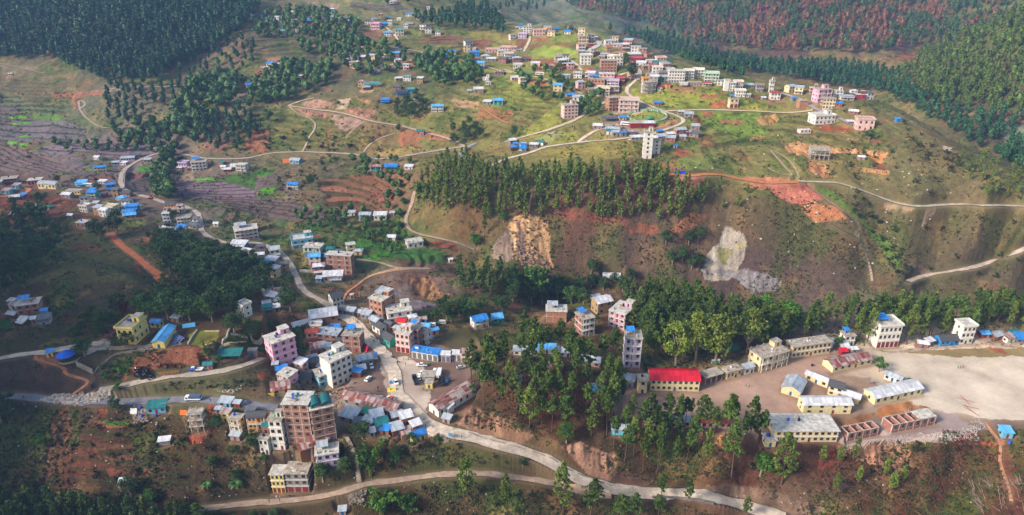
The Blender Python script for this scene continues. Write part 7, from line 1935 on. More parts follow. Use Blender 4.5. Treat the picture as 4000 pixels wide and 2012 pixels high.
def vehicle(f, x, y, yaw, kind, c1, c2, lab):
    p = g(f, x, y); px = P(f, x, y); z = hgt(p[0], p[1]) + .12 + .0007 * p[1]
    nm = {'car': ('parked_car', 'car'), 'suv': ('parked_car', 'car'), 'pickup': ('pickup_truck', 'pickup'), 'van': ('van', 'van'), 'truck': ('truck', 'truck'), 'tipper': ('truck', 'truck'), 'bus': ('bus', 'bus'), 'tractor': ('tractor', 'tractor'), 'bike': ('motorcycle', 'motorcycle'), 'dig': ('excavator', 'excavator')}[kind]
    r = link(nm[0], None, None, (p[0], p[1], z), (0, 0, R(yaw))); tag(r, lab, nm[1])
    bm_ = M('gloss', c1); gl = M('glass', '14181c'); b2 = M('gloss', c2); mb = MB(); wl = .36
    if kind in ('car', 'suv'):
        h = 1.45 if kind == 'car' else 1.7
        extrude_profile(mb, [(-2.1, .35), (2.05, .35), (2.15, .65), (2.0, .85), (1.1, .98), (-1.95, 1.0), (-2.12, .8)], 1.7, bm_); link('body', mb.mesh('body'), r)
        mb = MB(); extrude_profile(mb, [(-1.85, .98), (1.05, .98), (.35, h), (-1.35 if kind == 'car' else -1.7, h)], 1.55, gl, 1.25); link('windows', mb.mesh('windows'), r)
        mb = MB(); mb.box(-1.4 if kind == 'car' else -1.68, -.64, h - .03, .38, .64, h + .05, b2); link('car_roof', mb.mesh('car_roof'), r); ax, hx_ = 1.3, .78
    elif kind == 'pickup':
        extrude_profile(mb, [(-2.6, .45), (2.5, .45), (2.6, .8), (2.4, 1.0), (1.4, 1.1), (.0, 1.1), (-2.6, 1.05)], 1.8, bm_); link('body', mb.mesh('body'), r)
        mb = MB(); extrude_profile(mb, [(-.6, 1.08), (1.4, 1.08), (.8, 1.7), (-.5, 1.7)], 1.6, gl, 1.35); link('windows', mb.mesh('windows'), r)
        mb = MB(); mb.box(-.55, -.68, 1.68, .82, .68, 1.76, b2); link('car_roof', mb.mesh('car_roof'), r)
        mb = MB(); mb.box(-2.5, -.75, 1.052, -.8, .75, 1.075, M('gloss', '2c2c30')); link('cargo_bed', mb.mesh('cargo_bed'), r); ax, hx_ = 1.6, .85
    elif kind == 'van':
        extrude_profile(mb, [(-2.2, .4), (2.2, .4), (2.3, .9), (1.9, 1.2), (1.5, 1.95), (-2.1, 2.0), (-2.25, 1.0)], 1.8, bm_, 1.6); link('body', mb.mesh('body'), r)
        mb = MB(); mb.box(-1.9, -.9, 1.15, 1.2, .9, 1.7, gl); mb.box(1.35, -.7, 1.2, 1.86, .7, 1.75, gl); link('windows', mb.mesh('windows'), r)
        mb = MB(); mb.box(-2.0, -.76, 2.0, 1.3, .76, 2.06, b2); link('car_roof', mb.mesh('car_roof'), r); ax, hx_ = 1.45, .82
    elif kind == 'bus':
        extrude_profile(mb, [(-4.2, .5), (4.2, .5), (4.3, 1.2), (4.1, 2.8), (-4.2, 2.85)], 2.3, bm_, 2.2); link('body', mb.mesh('body'), r)
        mb = MB(); mb.box(-3.9, -1.17, 1.5, 3.6, 1.17, 2.3, gl); mb.box(4.0, -1, 1.4, 4.24, 1, 2.4, gl); link('windows', mb.mesh('windows'), r)
        mb = MB(); mb.box(-3.9, -1.17, 1.0, 3.9, 1.17, 1.3, b2); link('stripe', mb.mesh('stripe'), r); wl = .5; ax, hx_ = 2.8, 1.0
    elif kind in ('truck', 'tipper'):
        mb.box(-3.4, -.9, .6, 3.2, .9, .85, M('gloss', '2a2a2c')); link('chassis', mb.mesh('chassis'), r)
        mb = MB(); extrude_profile(mb, [(1.6, .7), (3.5, .7), (3.55, 1.3), (3.3, 2.3), (1.7, 2.35)], 2.1, bm_, 1.95); cab = link('cab', mb.mesh('cab'), r)
        mb = MB(); mb.box(3.2, -.85, 1.4, 3.56, .85, 2.1, gl); mb.box(2.0, -1.06, 1.45, 3.0, 1.06, 2.05, gl); link('windows', mb.mesh('windows'), cab)
        mb = MB(); c = M('gloss', c2); t = .08
        if kind == 'truck': mb.box(-3.6, -1.15, .9, 1.45, 1.15, 1.5, bm_); mb.box(-3.58, -1.12, 1.5, 1.43, 1.12, 2.6, c)
        else:
            mb.box(-3.5, -1.1, .9, 1.4, 1.1, 1.0, c); mb.box(-3.5, -1.1, 1.0, 1.4, -1.1 + t, 1.7, c); mb.box(-3.5, 1.1 - t, 1.0, 1.4, 1.1, 1.7, c); mb.box(-3.5, -1.02, 1.0, -3.42, 1.02, 1.7, c); mb.box(1.3, -1.02, 1.0, 1.4, 1.02, 1.8, c)
        link('cargo_bed', mb.mesh('cargo_bed'), r); wl = .5; ax, hx_ = 2.3, .95
    elif kind == 'tractor':
        mb.box(-.6, -.4, .6, 1.7, .4, 1.25, bm_); mb.box(-1.0, -.6, .8, -.2, .6, 1.1, bm_); link('body', mb.mesh('body'), r)
        mb = MB(); mb.box(-1.1, -.7, 2.1, .4, .7, 2.2, b2)
        for xx in (-1.0, .3):
            for yy in (-.6, .6): mb.box(xx - .04, yy - .04, 1.05, xx + .04, yy + .04, 2.1, b2)
        link('canopy', mb.mesh('canopy'), r); mb = MB(); mb.box(-4.6, -1, .8, -1.6, 1, .9, b2); mb.box(-4.6, -1, .9, -1.6, -.92, 1.4, b2); mb.box(-4.6, .92, .9, -1.6, 1, 1.4, b2); mb.box(-1.6, -.05, .7, -.9, .05, .8, b2); link('trailer', mb.mesh('trailer'), r); wl = .5; ax, hx_ = .9, .75
    elif kind == 'dig':
        mb.box(-1.2, -1, .9, 1.3, 1, 1.9, bm_); link('body', mb.mesh('body'), r); mb = MB(); mb.box(.1, -.9, 1.9, 1.2, .1, 2.8, gl); link('cab', mb.mesh('cab'), r)
        mb = MB(); mb.tube((1.2, .5, 1.6), (3.2, .5, 3.4), .22, .18, bm_, 6); mb.tube((3.2, .5, 3.4), (4.6, .5, 1.4), .18, .14, bm_, 6); mb.box(4.2, .1, .6, 4.9, .9, 1.4, b2); link('arm', mb.mesh('arm'), r)
        for s in (-1, 1): mb = MB(); mb.box(-1.6, s * 1.05 - .25, 0, 1.6, s * 1.05 + .25, .8, M('gloss', '2a2a2c')); link('crawler', mb.mesh('crawler'), r)
        return r
    else:
        mb.tube((-.5, 0, .5), (.45, 0, .75), .16, .14, bm_, 8); mb.box(-.75, -.12, .78, .1, .12, .88, M('gloss', '18181a')); link('body', mb.mesh('body'), r)
        mb = MB(); mb.tube((.5, 0, .35), (.3, 0, 1.05), .035, .035, b2, 6); mb.tube((.3, -.35, 1.05), (.3, .35, 1.05), .025, .025, b2, 6); link('handlebar', mb.mesh('handlebar'), r)
        for xx in (-.65, .62): link('wheel', WH[.33], r, (xx, 0, .32), None, (1, .4, 1))
        return r
    for xx in (-ax, ax):
        for yy in (-hx_, hx_): link('wheel', WH[wl], r, (xx, yy, wl - .03))
    if kind in ('car', 'suv', 'pickup', 'van'):
        hl = MB(); hl.box(-.04, -.14, -.08, .06, .14, .08, M('gloss', 'e8e8e0')); hm = hl.mesh('headlight'); fx = {'car': 2.1, 'suv': 2.1, 'pickup': 2.56, 'van': 2.24}[kind]
        for yy in (-.6, .6): link('headlight', hm, r, (fx, yy, .74))
    return r
def skinned(name, verts, edges, radii, mat):
    me = bpy.data.meshes.new(name); me.from_pydata(verts, edges, []); o = bpy.data.objects.new(name, me); COL.objects.link(o)
    sk = o.modifiers.new('s', 'SKIN'); sv = me.skin_vertices[0].data
    for i, r_ in enumerate(radii): sv[i].radius = (r_, r_) if not isinstance(r_, tuple) else r_
    sv[0].use_root = True; ss = o.modifiers.new('u', 'SUBSURF'); ss.levels = 1; ss.render_levels = 1
    dg = bpy.context.evaluated_depsgraph_get(); ev = bpy.data.meshes.new_from_object(o.evaluated_get(dg)); bpy.data.objects.remove(o); bpy.data.meshes.remove(me)
    return ev
def person_mesh(walk):
    s = .22 if walk else .03
    V = [(0, 0, .95), (0, 0, 1.2), (0, 0, 1.42), (0, 0, 1.52), (.01, 0, 1.64), (.01, 0, 1.72), (-.1, 0, .9), (-.1 , s * .55, .5), (-.1, s * .8 , .08), (-.1, s * .8 - .14, .03), (.1, 0, .9), (.1, -s * .7, .5), (.1, -s * 1.3, .09), (.1, -s * 1.3 - .14, .03),
         (-.19, 0, 1.4), (-.24, -s * .4, 1.12), (-.25, -s * .9 - .05, .88), (.19, 0, 1.4), (.24, s * .4, 1.12), (.25, s * .5 - .05, .88)]
    E = [(0, 1), (1, 2), (2, 3), (3, 4), (4, 5), (0, 6), (6, 7), (7, 8), (8, 9), (0, 10), (10, 11), (11, 12), (12, 13), (2, 14), (14, 15), (15, 16), (2, 17), (17, 18), (18, 19)]
    r_ = [(.15, .11), (.14, .1), (.16, .1), .055, .1, .085, .09, .06, .045, .04, .09, .06, .045, .04, .06, .045, .035, .06, .045, .035]
    return skinned('person', V, E, r_, None)
def person(f, x, y, yaw, shirt, trousers, hair, lab, walk=True):
    p = g(f, x, y); z = hgt(p[0], p[1]) + .1 + .0007 * p[1]; me = PERSON[walk].copy()
    for c in (trousers, shirt, 'a06a4c'): me.materials.append(M('cloth' if c != 'a06a4c' else 'paint', c))
    for q in me.polygons: zc = q.center[2]; q.material_index = 2 if zc > 1.5 or (zc < .95 and abs(q.center[0]) > .215) else 1 if zc > .93 else 0
    o = link('person', me, None, (p[0], p[1], z), (0, 0, R(yaw))); tag(o, lab, 'person')
    mb = MB(); mb.lathe([(0, 1.80), (.06, 1.79), (.10, 1.74), (.112, 1.68), (.105, 1.62), (.0, 1.61)], M('cloth', hair), 10, (.01, .02)); link('hair', mb.mesh('hair'), o)
def thingmesh(name, mb, lab, cat, loc, yaw=0, grp=None, kind=None):
    o = link(name, mb.mesh(name), None, loc, (0, 0, yaw)); return tag(o, lab, cat, grp, kind)
VEH = """
C3 125 988 182 pickup e8e8e8 e0e0e0|white pickup driving across the plaza before the garage
C3 95 1115 100 suv e4e4e4 e4e4e4|white car parked left of the old car park building
C3 125 1062 60 car dcdcdc dcdcdc|white car behind the left parked one
C3 60 1150 110 tipper 26282c 303238|dark open tipper truck at the left of the car park
C3 300 1085 88 truck ececec d8d8d8|white box truck right of the car park building
C3 255 1060 80 van e4e4e4 e0e0e0|white van beside the white box truck
C3 318 1160 92 tipper 2c2a2a 3a3434|dark empty truck below the white box truck
C3 385 1150 55 tractor 2468b8 3a3a40|blue tractor with dark trailer behind the market hall
C3 225 585 175 van e8e8e8 e8e8e8|white van parked in the trees left of the blue roofed house
C3 328 560 175 van c8c8c4 c8c8c4|pale delivery van beside the white van in the trees
C2 1733 905 -82 van e4e8ec 2468c8|white and blue minibus on the bazaar road
C2 1655 1128 68 car eceae8 eceae8|white car parked alone on the plaza edge
C2 1936 1165 -60 suv f0f0f0 f0f0f0|white jeep surrounded by people on the plaza
D2 1728 155 165 suv e8e8ea c8c8ca|white jeep parked above the market hall
D2 1838 155 140 car e8dcd8 d84034|white and red taxi above the market hall
D1 1915 165 180 truck e8e8ea 4c5c78|white truck with a blue grey cover on the lower road
B1 1010 525 100 car e8e4e0 d86044|red and white car on the valley road bend
B1 1272 600 10 dig e07028 3a3a3a|orange excavator beside the bend of the valley road
B1 745 498 -10 bus e0e0e4 4c5c78|white bus at the valley bus stop
B1 1528 268 90 truck 3a3a40 2c3038|dark truck in the yard of the white three storey house
A3 235 638 -10 bus f0e4e0 c8a8a0|white bus on the farm track
A3 960 1062 160 bus ececec a8a8b8|white bus in the dusty yard below the oval park
C1 1955 1040 184 tractor 2858c0 d8d8d8|blue tractor by the teal roofed house
C2 1440 1222 20 bike 8c2020 808080|red motorcycle nearest the turquoise faced block
C2 1485 1216 15 bike 20242c 808080|black motorcycle next to the red one
C2 1528 1170 30 bike 303438 909090|motorcycle standing alone before the mint green shop
C2 1765 1254 10 bike 24282c 909090|motorcycle with rider gear near the two walkers of the plaza
C2 1715 745 -50 bike 202024 888888|motorcycle below the maroon one in the bazaar row
C2 1900 905 -40 bike 1c2c4c 888888|blue motorcycle at the steps of the cream and pink house
C2 1922 912 -30 bike 24242c 888888|dark motorcycle at the steps of the cream and pink house
C2 1960 955 10 bike 3a2424 888888|motorcycle under the cream and pink house
C2 1690 1000 -70 car d8dce0 d8dce0|silver car before the tin shops of the plaza
C3 520 1010 20 car b8bcc4 b8bcc4|grey car in front of the tarpaulin shops
C2 1690 700 -50 bike 242424 888888|motorcycle parked by the grey tin shop
C2 1740 720 -50 bike 5c1c1c 888888|maroon motorcycle parked by the white slate shop
D3 1878 985 -40 bike 24303c 888888|motorcycle riding down the main road
D2 850 1120 10 bike 202024 a0a0a0|motorcycle parked before the yellow and grey front building
"""
PPL = """
D4 740 1100 100 1c2468 20203c 141414|person in dark blue clothes walking on the main road
D4 808 1094 95 78b8d0 70a8c0 141414|person in light blue clothes beside the walker in dark blue
D3 32 330 20 5c2c34 20242c 141414|person standing at the road edge left of the white gable
D3 110 400 40 782430 30242c 141414|person in dark red by the brick house corner
D3 138 372 30 c88878 382c34 141414|person with pale shawl in the road
D3 160 432 10 8c2838 2c2c38 141414|person in maroon beside the shacks
D3 515 545 120 30383c 24282c 141414|person in grey beside the blue panel
D3 476 535 60 b0b8bc 30343c 141414|person in white near the electricity pole
D2 1712 55 0 2c3038 20242c 141414|person in black crossing the plaza
D2 1648 160 40 5c4430 20242c 141414|person in brown left of the parked jeep
D2 1668 158 60 30384c 24242c 141414|person in navy left of the parked jeep
D2 1326 205 10 6c3038 24242c 141414|person at the head of the market hall
D2 1302 250 70 44444c 24242c 141414|person in grey at the left end of the market hall
D2 1908 250 10 8c3c34 24242c 141414|person in red behind the market hall end
D2 1934 262 40 3c5c78 24242c 141414|person in blue behind the market hall end
D2 1964 256 80 a89888 24242c 141414|person in beige behind the market hall end
D2 742 1165 10 a83030 28282c 141414|person in a red top on the lower track
D2 640 1175 50 482c2c 28282c 141414|person in brown on the lower track
D2 430 185 10 2c4c8c 28282c 141414|left walker in blue on the lower asphalt road
D2 447 190 20 8c2c5c 28282c 141414|right walker in pink on the lower asphalt road
D2 60 178 30 343438 28282c 141414|person on the lower road beside the frame building
C2 1542 555 80 443430 28282c 141414|left person of the pair on the bazaar road
C2 1552 557 20 6c3c4c 28282c 141414|right person of the pair on the bazaar road
C2 1756 1222 0 303840 28282c 141414|person in dark clothes walking up the plaza
C2 2036 985 0 9c4c2c 38302c 141414|person in orange brown on the plaza bank
C2 1978 1195 30 5c6c8c 28282c 141414|person in blue at the white jeep
C2 1966 1180 60 7c3c3c 28282c 141414|person in maroon at the white jeep
C2 1880 1240 60 d0b040 28282c 141414|person in yellow by the yellow stall
D1 241 152 10 24242c 28282c 141414|person walking on the asphalt at the left
"""
def build_things():
    global PERSON
    PERSON = {True: person_mesh(True), False: person_mesh(False)}
    for l in VEH.strip().split("\n"):
        a, lab = l.split("|"); f, x, y, yaw, k, c1, c2 = a.split(); vehicle(f, float(x), float(y), float(yaw), k, c1, c2, lab)
    for i, l in enumerate(PPL.strip().split("\n")):
        a, lab = l.split("|"); f, x, y, yaw, s, t, h = a.split(); person(f, float(x), float(y), float(yaw), s, t, h, lab, 'walk' in lab or 'cross' in lab)
    spots = (('at the tarpaulin shops', 'C3', 420, 988, 3), ('before the white garage', 'C3', 210, 985, 2), ('by the yellow booth', 'C3', 150, 1245, 2), ('beside the mint shop', 'C2', 1822, 860, 3), ('near the silver car', 'C2', 1725, 1050, 3), ('in the middle of the school yard', 'C4', 1330, 1210, 2),
             ('before the crimson roofed school', 'C4', 640, 1330, 3), ('on the playing field', 'C5', 1400, 1010, 3), ('by the brick classrooms', 'D5', 760, 590, 2), ('at the tin stalls', 'C2', 1500, 520, 3), ('below the cream and pink house', 'C2', 2010, 930, 3), ('on the yard above the shop row', 'A3', 900, 1085, 2), ('at the valley bus stop', 'B1', 800, 505, 2))
    cl_ = (('red', 'a02c2c'), ('blue', '2c4c9c'), ('white', 'c8c8c8'), ('green', '2c7c4c'), ('orange', 'c06c2c')); rs_ = random.Random(9); j = 0
    for sp, f, x, y, n_ in spots:
        for q in range(n_):
            cn, ch = cl_[(j + q) % 5]; person(f, x + 26 * q + rs_.uniform(-8, 8), y + rs_.uniform(-10, 10), rs_.uniform(0, 360), ch, '28282c', '141414', 'person in %s %s' % (cn, sp), q % 2 == 0)
        j += n_
    # dog on the road
    dm = skinned('dog', [(0, 0, .5), (.3, 0, .52), (-.3, 0, .5), (.45, 0, .65), (.58, 0, .7), (.7, 0, .66), (.28, .08, .3), (.28, .08, .02), (.28, -.08, .3), (.28, -.08, .02), (-.3, .08, .32), (-.34, .08, .16), (-.3, .08, .02), (-.3, -.08, .32), (-.34, -.08, .16), (-.3, -.08, .02), (-.45, 0, .6), (-.58, 0, .7)],
                 [(0, 1), (0, 2), (1, 3), (3, 4), (4, 5), (1, 6), (6, 7), (1, 8), (8, 9), (2, 10), (10, 11), (11, 12), (2, 13), (13, 14), (14, 15), (2, 16), (16, 17)],
                 [(.1, .13), (.1, .14), (.09, .11), .07, .07, .04, .04, .025, .04, .025, .05, .03, .025, .05, .03, .025, .03, .015], None)
    dm.materials.append(M('cloth', '2c241c')); p = g('D3', 230, 430); o = link('dog', dm, None, (p[0], p[1], hgt(p[0], p[1]) + .28), (0, 0, R(30))); tag(o, 'dark dog standing in the road below the white gable', 'dog')
    # electricity poles
    cc = M('conc', '9a948c'); wood = M('wood', '5c4c40')
    for f, x, y, hp, lab in (('D2', 1573, 142, 84, 'tall pole on the plaza beside the market hall'), ('D3', 443, 545, 120, 'pole beside the blue panel on the road edge'), ('D2', 2000, 320, 90, 'pole behind the market hall end'), ('C1', 1085, 830, 112, 'pole at the edge of the concrete yard'),
                             ('A3', 1090, 450, 44, 'pole above the red and white block'), ('A3', 890, 375, 54, 'pole on the ridge skyline'), ('A4', 955, 822, 38, 'pole at the end of the crest row'), ('B2', 1295, 760, 72, 'pole beside the footpath bend'), ('A3', 1322, 935, 42, 'pole at the east road junction'),
                             ('C5', 1683, 768, 110, 'pole in front of the red shop'), ('B1', 1652, 460, 60, 'pole by the terraces'), ('D1', 1850, 480, 150, 'leaning wooden pole at the frame building'), ('C3', 1490, 880, 150, 'pole in the grove'), ('B4', 980, 640, 34, 'short pole on the earth platform')):
        p = g(f, x, y); fw = p[1] * cP - (p[2] - CAMZ) * sP; h = hp * FR[f][2] * fw / FPX / .85; mb = MB(); mb.tube((0, 0, -.6), (0, 0, h), .15, .09, cc, 8)
        r = link('electricity_pole', mb.mesh('pole'), None, (p[0], p[1], p[2]), (0, 0, .3)); tag(r, lab, 'electricity pole', 'electricity poles')
        mb = MB(); mb.box(-.8, -.05, h - .6, .8, .05, h - .48, wood)
        for xx in (-.7, 0, .7): mb.tube((xx, 0, h - .48), (xx, 0, h - .3), .05, .04, M('gloss', 'd8d8d0'), 6)
        link('crossarm', mb.mesh('crossarm'), r)
    # walls along photo polylines
    def wall(name, f, pts_, h, t, colr, lab, cat='wall', k='conc', step=12):
        w3 = [pick(*q) for q in lerp_path([P(f, *q) for q in pts_], step)]; X = smooth1([q[0] for q in w3], 2); Y = smooth1([q[1] for q in w3], 2); Z = [hgt(a, b) for a, b in zip(X, Y)]
        mb = MB(); m = M(k, colr); dx, dy = np.gradient(X), np.gradient(Y); L = np.hypot(dx, dy) + 1e-6; nx, ny = -dy / L * t / 2, dx / L * t / 2; ox, oy, oz = X[0], Y[0], Z[0]
        rng_ = [[(X[i] + s * nx[i] - ox, Y[i] + s * ny[i] - oy, Z[i] + zz - oz) for s, zz in ((-1, -1.5), (-1, h), (1, h), (1, -1.5))] for i in range(len(X))]
        for i in range(len(X) - 1):
            a, b = rng_[i], rng_[i + 1]
            for j in range(3): mb.poly([a[j], b[j], b[j + 1], a[j + 1]], m)
        mb.poly(rng_[0], m); mb.poly(rng_[-1][::-1], m)
        return thingmesh(name, mb, lab, cat, (ox, oy, oz))
    wall('boundary_wall', 'C5', [(700, 850), (900, 846), (1050, 828), (1200, 806), (1400, 790), (1650, 772), (1900, 774), (2090, 792)], .9, .3, 'b8a898', 'low concrete wall round the top of the playing field')
    wall('retaining_wall', 'C1', [(950, 1065), (1000, 1010), (1080, 950), (1160, 872), (1400, 838), (1560, 820)], 1.0, .5, '8c7f70', 'grey stone retaining wall under the concrete yard')
    wall('retaining_wall', 'C1', [(780, 985), (860, 1020), (950, 1066)], 2.6, .5, '8a8278', 'short stone wall left of the grassy corner')
    wall('dry_stone_wall', 'D4', [(370, 1128), (520, 1128), (700, 1142), (850, 1160), (980, 1190)], 1.0, .8, '77706c', 'grey dry stone wall under the main road')
    wall('garden_wall', 'C1', [(1905, 770), (1945, 700), (2000, 628)], 1.0, .5, 'c4b8a4', 'pale stepped wall left of the flower garden')
    wall('garden_wall', 'C2', [(0, 640), (150, 636)], .8, .4, 'c8b890', 'cream wall at the back of the flower garden')
    wall('garden_wall', 'C2', [(175, 778), (220, 690), (262, 606)], 1.0, .7, 'b8b0a0', 'long pale wall between the two gardens')
    wall('garden_wall', 'C2', [(262, 662), (330, 668), (430, 690)], .7, .4, 'c0b4a0', 'low wall at the back of the lawn garden')
    wall('garden_wall', 'C2', [(0, 782), (180, 778), (420, 740)], .7, .4, 'd0c49a', 'cream wall along the front of the gardens')
    wall('yard_wall', 'C2', [(470, 720), (520, 780), (590, 690)], 2.4, .4, 'd0c4a0', 'cream corner wall of the lawn garden')
    wall('parapet_wall', 'B1', [(1052, 520), (1050, 430), (1062, 370)], 1.4, .5, 'a8a094', 'retaining wall on the bend of the valley road')
    wall('terrace_wall', 'B2', [(370, 1215), (470, 1222), (560, 1215)], 1.8, .5, 'c0b4a8', 'pale terrace wall before the red brick building')
    wall('road_kerb', 'D3', [(590, 480), (750, 545), (900, 580), (1150, 650), (1400, 735), (1560, 845), (1700, 905), (2000, 1010)], .35, .5, '9a8c80', 'stone kerb along the hill side of the main road', 'kerb')
    # flight of steps
    st = [g('D2', x, y) for x, y in ((1400, 530), (1440, 600), (1475, 680), (1495, 780), (1510, 870), (1530, 975))]
    S = np.cumsum([0] + [math.hypot(a[0] - b[0], a[1] - b[1]) for a, b in zip(st[:-1], st[1:])]); mb = MB(); m = M('conc', 'a89888'); n = int(S[-1] / .42)
    for i in range(n):
        s = S[-1] * i / n; x, y = np.interp(s, S, [q[0] for q in st]), np.interp(s, S, [q[1] for q in st]); z = np.interp(s, S, [q[2] for q in st]); mb.box(x - 1.05 - st[0][0], y - .3 - st[0][1], z - 1 - st[0][2], x + 1.05 - st[0][0], y + .3 - st[0][1], z + .25 - st[0][2], m)
    thingmesh('stone_steps', mb, 'long flight of stone steps from the market down to the lower track', 'steps', st[0])
    # oval park
    ring = []
    for i in range(56):
        a = 2 * math.pi * i / 56; p = g('A3', 1142 + 164 * math.cos(a), 985 - 50 * math.sin(a)); ring.append(p)
    c0 = np.mean(np.array(ring), 0); r = link('park_fence', None, None, tuple(c0)); tag(r, 'green and white oval fence round the little park', 'fence')
    gm = M('paint', '4c9c64'); wm = M('paint', 'd0d8c8'); mb = MB(); rails = MB()
    pm = MB(); pm.box(-.28, -.28, -1, .28, .28, 1.7, wm); pm.box(-.36, -.36, 1.7, .36, .36, 1.9, gm); pmesh = pm.mesh('post')
    for i, q in enumerate(ring):
        link('post', pmesh, r, (q[0] - c0[0], q[1] - c0[1], q[2] - c0[2]))
        a, b = np.array(q) - c0, np.array(ring[(i + 1) % 56]) - c0
        for z0, z1 in ((-.6, .55), (1.1, 1.25)): rails.poly([a + (0, 0, z0), b + (0, 0, z0), b + (0, 0, z1), a + (0, 0, z1)], gm); rails.poly([a + (0, .14, z1), b + (0, .14, z1), b + (0, .14, z0), a + (0, .14, z0)], gm); rails.poly([a + (0, 0, z1), b + (0, 0, z1), b + (0, .14, z1), a + (0, .14, z1)], gm)
    link('rail', rails.mesh('rail'), r)
    p = g('A3', 1218, 950); mb = MB(); mb.box(-2, -.3, -1, -1.4, .3, 3, gm); mb.box(1.4, -.3, -1, 2, .3, 3, gm)
    for i in range(8):
        a, b = math.pi * i / 8, math.pi * (i + 1) / 8; mb.slab([(1.7 * math.cos(b), -.3, 3 + 1.5 * math.sin(b)), (1.7 * math.cos(a), -.3, 3 + 1.5 * math.sin(a)), (1.7 * math.cos(a), .3, 3 + 1.5 * math.sin(a)), (1.7 * math.cos(b), .3, 3 + 1.5 * math.sin(b))], .3, gm)
    thingmesh('park_gate', mb, 'mint green arched gate of the oval park', 'gate', p)
    def pavilion(f, x, y, rad, h, colr, lab, n=8, nm='pavilion'):
        p = g(f, x, y); r = link(nm, None, None, p); tag(r, lab, 'pavilion' if nm == 'pavilion' else 'tent'); mb = MB(); mb.lathe([(rad * 1.1, h), (rad * .5, h + rad * .32), (0, h + rad * .55)], M('cloth', colr), n); mb.lathe([(rad * 1.1, h - .12), (rad * 1.1, h)], M('cloth', colr), n); link('roof', mb.mesh('roof'), r)
        mb = MB()
        for i in range(n): a = 2 * math.pi * (i + .5) / n; mb.tube((rad * math.cos(a), rad * math.sin(a), -1.5), (rad * math.cos(a), rad * math.sin(a), h), .08, .08, wood, 6)
        link('posts', mb.mesh('posts'), r)
    pavilion('A3', 1160, 1010, 3, 1.6, '3c8c64', 'little green roofed pavilion in the oval park')
    pavilion('C1', 680, 905, 3.9, 2.2, '1c5cc8', 'blue canopied round shelter by the farm gate', 9)
    mb = MB(); p = g('C1', 680, 925); mb.lathe([(4.6, -.6), (4.6, .3), (4.9, .3), (4.9, -.6)], M('conc', 'a89878'), 20); thingmesh('ring_wall', mb, 'low round stone wall under the blue canopy', 'wall', (p[0], p[1] + 2, p[2]))
    # blue tents and tarpaulins
    def tent(f, x, y, w, d, h, colr, lab, yaw=0):
        p = g(f, x, y); mb = MB(); m = M('cloth', colr); hw, hd = w / 2, d / 2
        V = [(-hw, -hd, -.4), (hw, -hd, -.4), (hw, hd, -.4), (-hw, hd, -.4), (-hw * .96, 0, h), (hw * .96, 0, h)]
        for q in ((0, 1, 5, 4), (2, 3, 4, 5), (1, 2, 5), (3, 0, 4), (3, 2, 1, 0)): mb.poly([V[i] for i in q], m)
        thingmesh('tent', mb, lab, 'tent', p, R(yaw))
    tent('B3', 1418, 392, 7, 4, 2.6, '1440c8', 'deep blue tent beside the red earth road')
    tent('B2', 265, 285, 8, 6, 3, 'd87838', 'orange tarp heap behind the grey blue tin house', 20)
    tent('C2', 970, 545, 10, 6, 1.6, 'd8dce0', 'white sheet tent on the brown yard', 30)
    tent('D2', 655, 120, 3, 3, 1.8, 'd0a020', 'yellow tarp heap at the road side', 20)
    tent('C2', 1893, 1232, 4, 3, 1.6, 'e0c850', 'yellow market stall on the plaza', 10)
    tent('C2', 1888, 1165, 1.6, 1.6, 1.8, '3c7cb8', 'blue parasol stall left of the white jeep', 10)
    tent('C2', 1630, 815, 6, 3, 3.2, 'b82840', 'red awning on the road side of the brick building', -50)
    tent('D1', 1820, 285, 3, 2, 1.5, 'e06c28', 'orange tarp at the frame building')
    tent('D1', 1330, 275, 3, 2, 2, 'd8dcd8', 'white sheet at the debris yard')
    tent('C1', 1915, 578, 6, 4, 1.5, '5cb0e0', 'light blue sheet behind the long yellow hall', 20)
    tent('C5', 1905, 770, 4, 2, 1, 'd8c860', 'yellow heap at the back of the field', 20)
    # boards, tanks, panels
    def board(f, x, y, w, h, z, colr, lab, cat, nm, yaw=0, c2=None):
        p = g(f, x, y); r = link(nm, None, None, p, (0, 0, R(yaw))); tag(r, lab, cat); mb = MB(); mb.box(-w / 2, -.06, z, w / 2, .06, z + h, M('gloss', colr)); link('panel', mb.mesh('panel'), r)
        if c2: mb = MB(); mb.box(-w / 2 + .3, -.08, z + .25, w / 2 - .3, -.062, z + h * .55, M('gloss', c2)); link('picture', mb.mesh('picture'), r)
        mb = MB()
        for xx in (-w / 2 + .2, w / 2 - .2): mb.box(xx - .07, .062, -1, xx + .07, .2, z + h, wood)
        link('posts', mb.mesh('posts'), r)
    board('C4', 1022, 965, 4.4, 2.4, .5, 'd0dcd4', 'white notice board with a green picture under the trees', 'notice board', 'notice_board', 6, '3c8c5c')
    board('D3', 408, 530, 2.2, 1.7, .5, '4a80a8', 'square blue panel at the road edge', 'sign', 'road_sign', -20)
    board('D5', 520, 0, 2, 1, 1, 'a0a0a0', 'grey board by the school court', 'notice board', 'notice_board')
    for i, (x, y) in enumerate(((1770, 700), (1800, 715), (1830, 730), (1785, 740))):
        p = g('C1', x, y); o = link('solar_panel', SOLAR, None, p, (0, 0, R(-24)), (2.0, 1.8, 1.2)); tag(o, ('upper left', 'upper middle', 'right', 'lower left')[i] + ' blue solar panel of the array by the long yellow hall', 'solar panel')
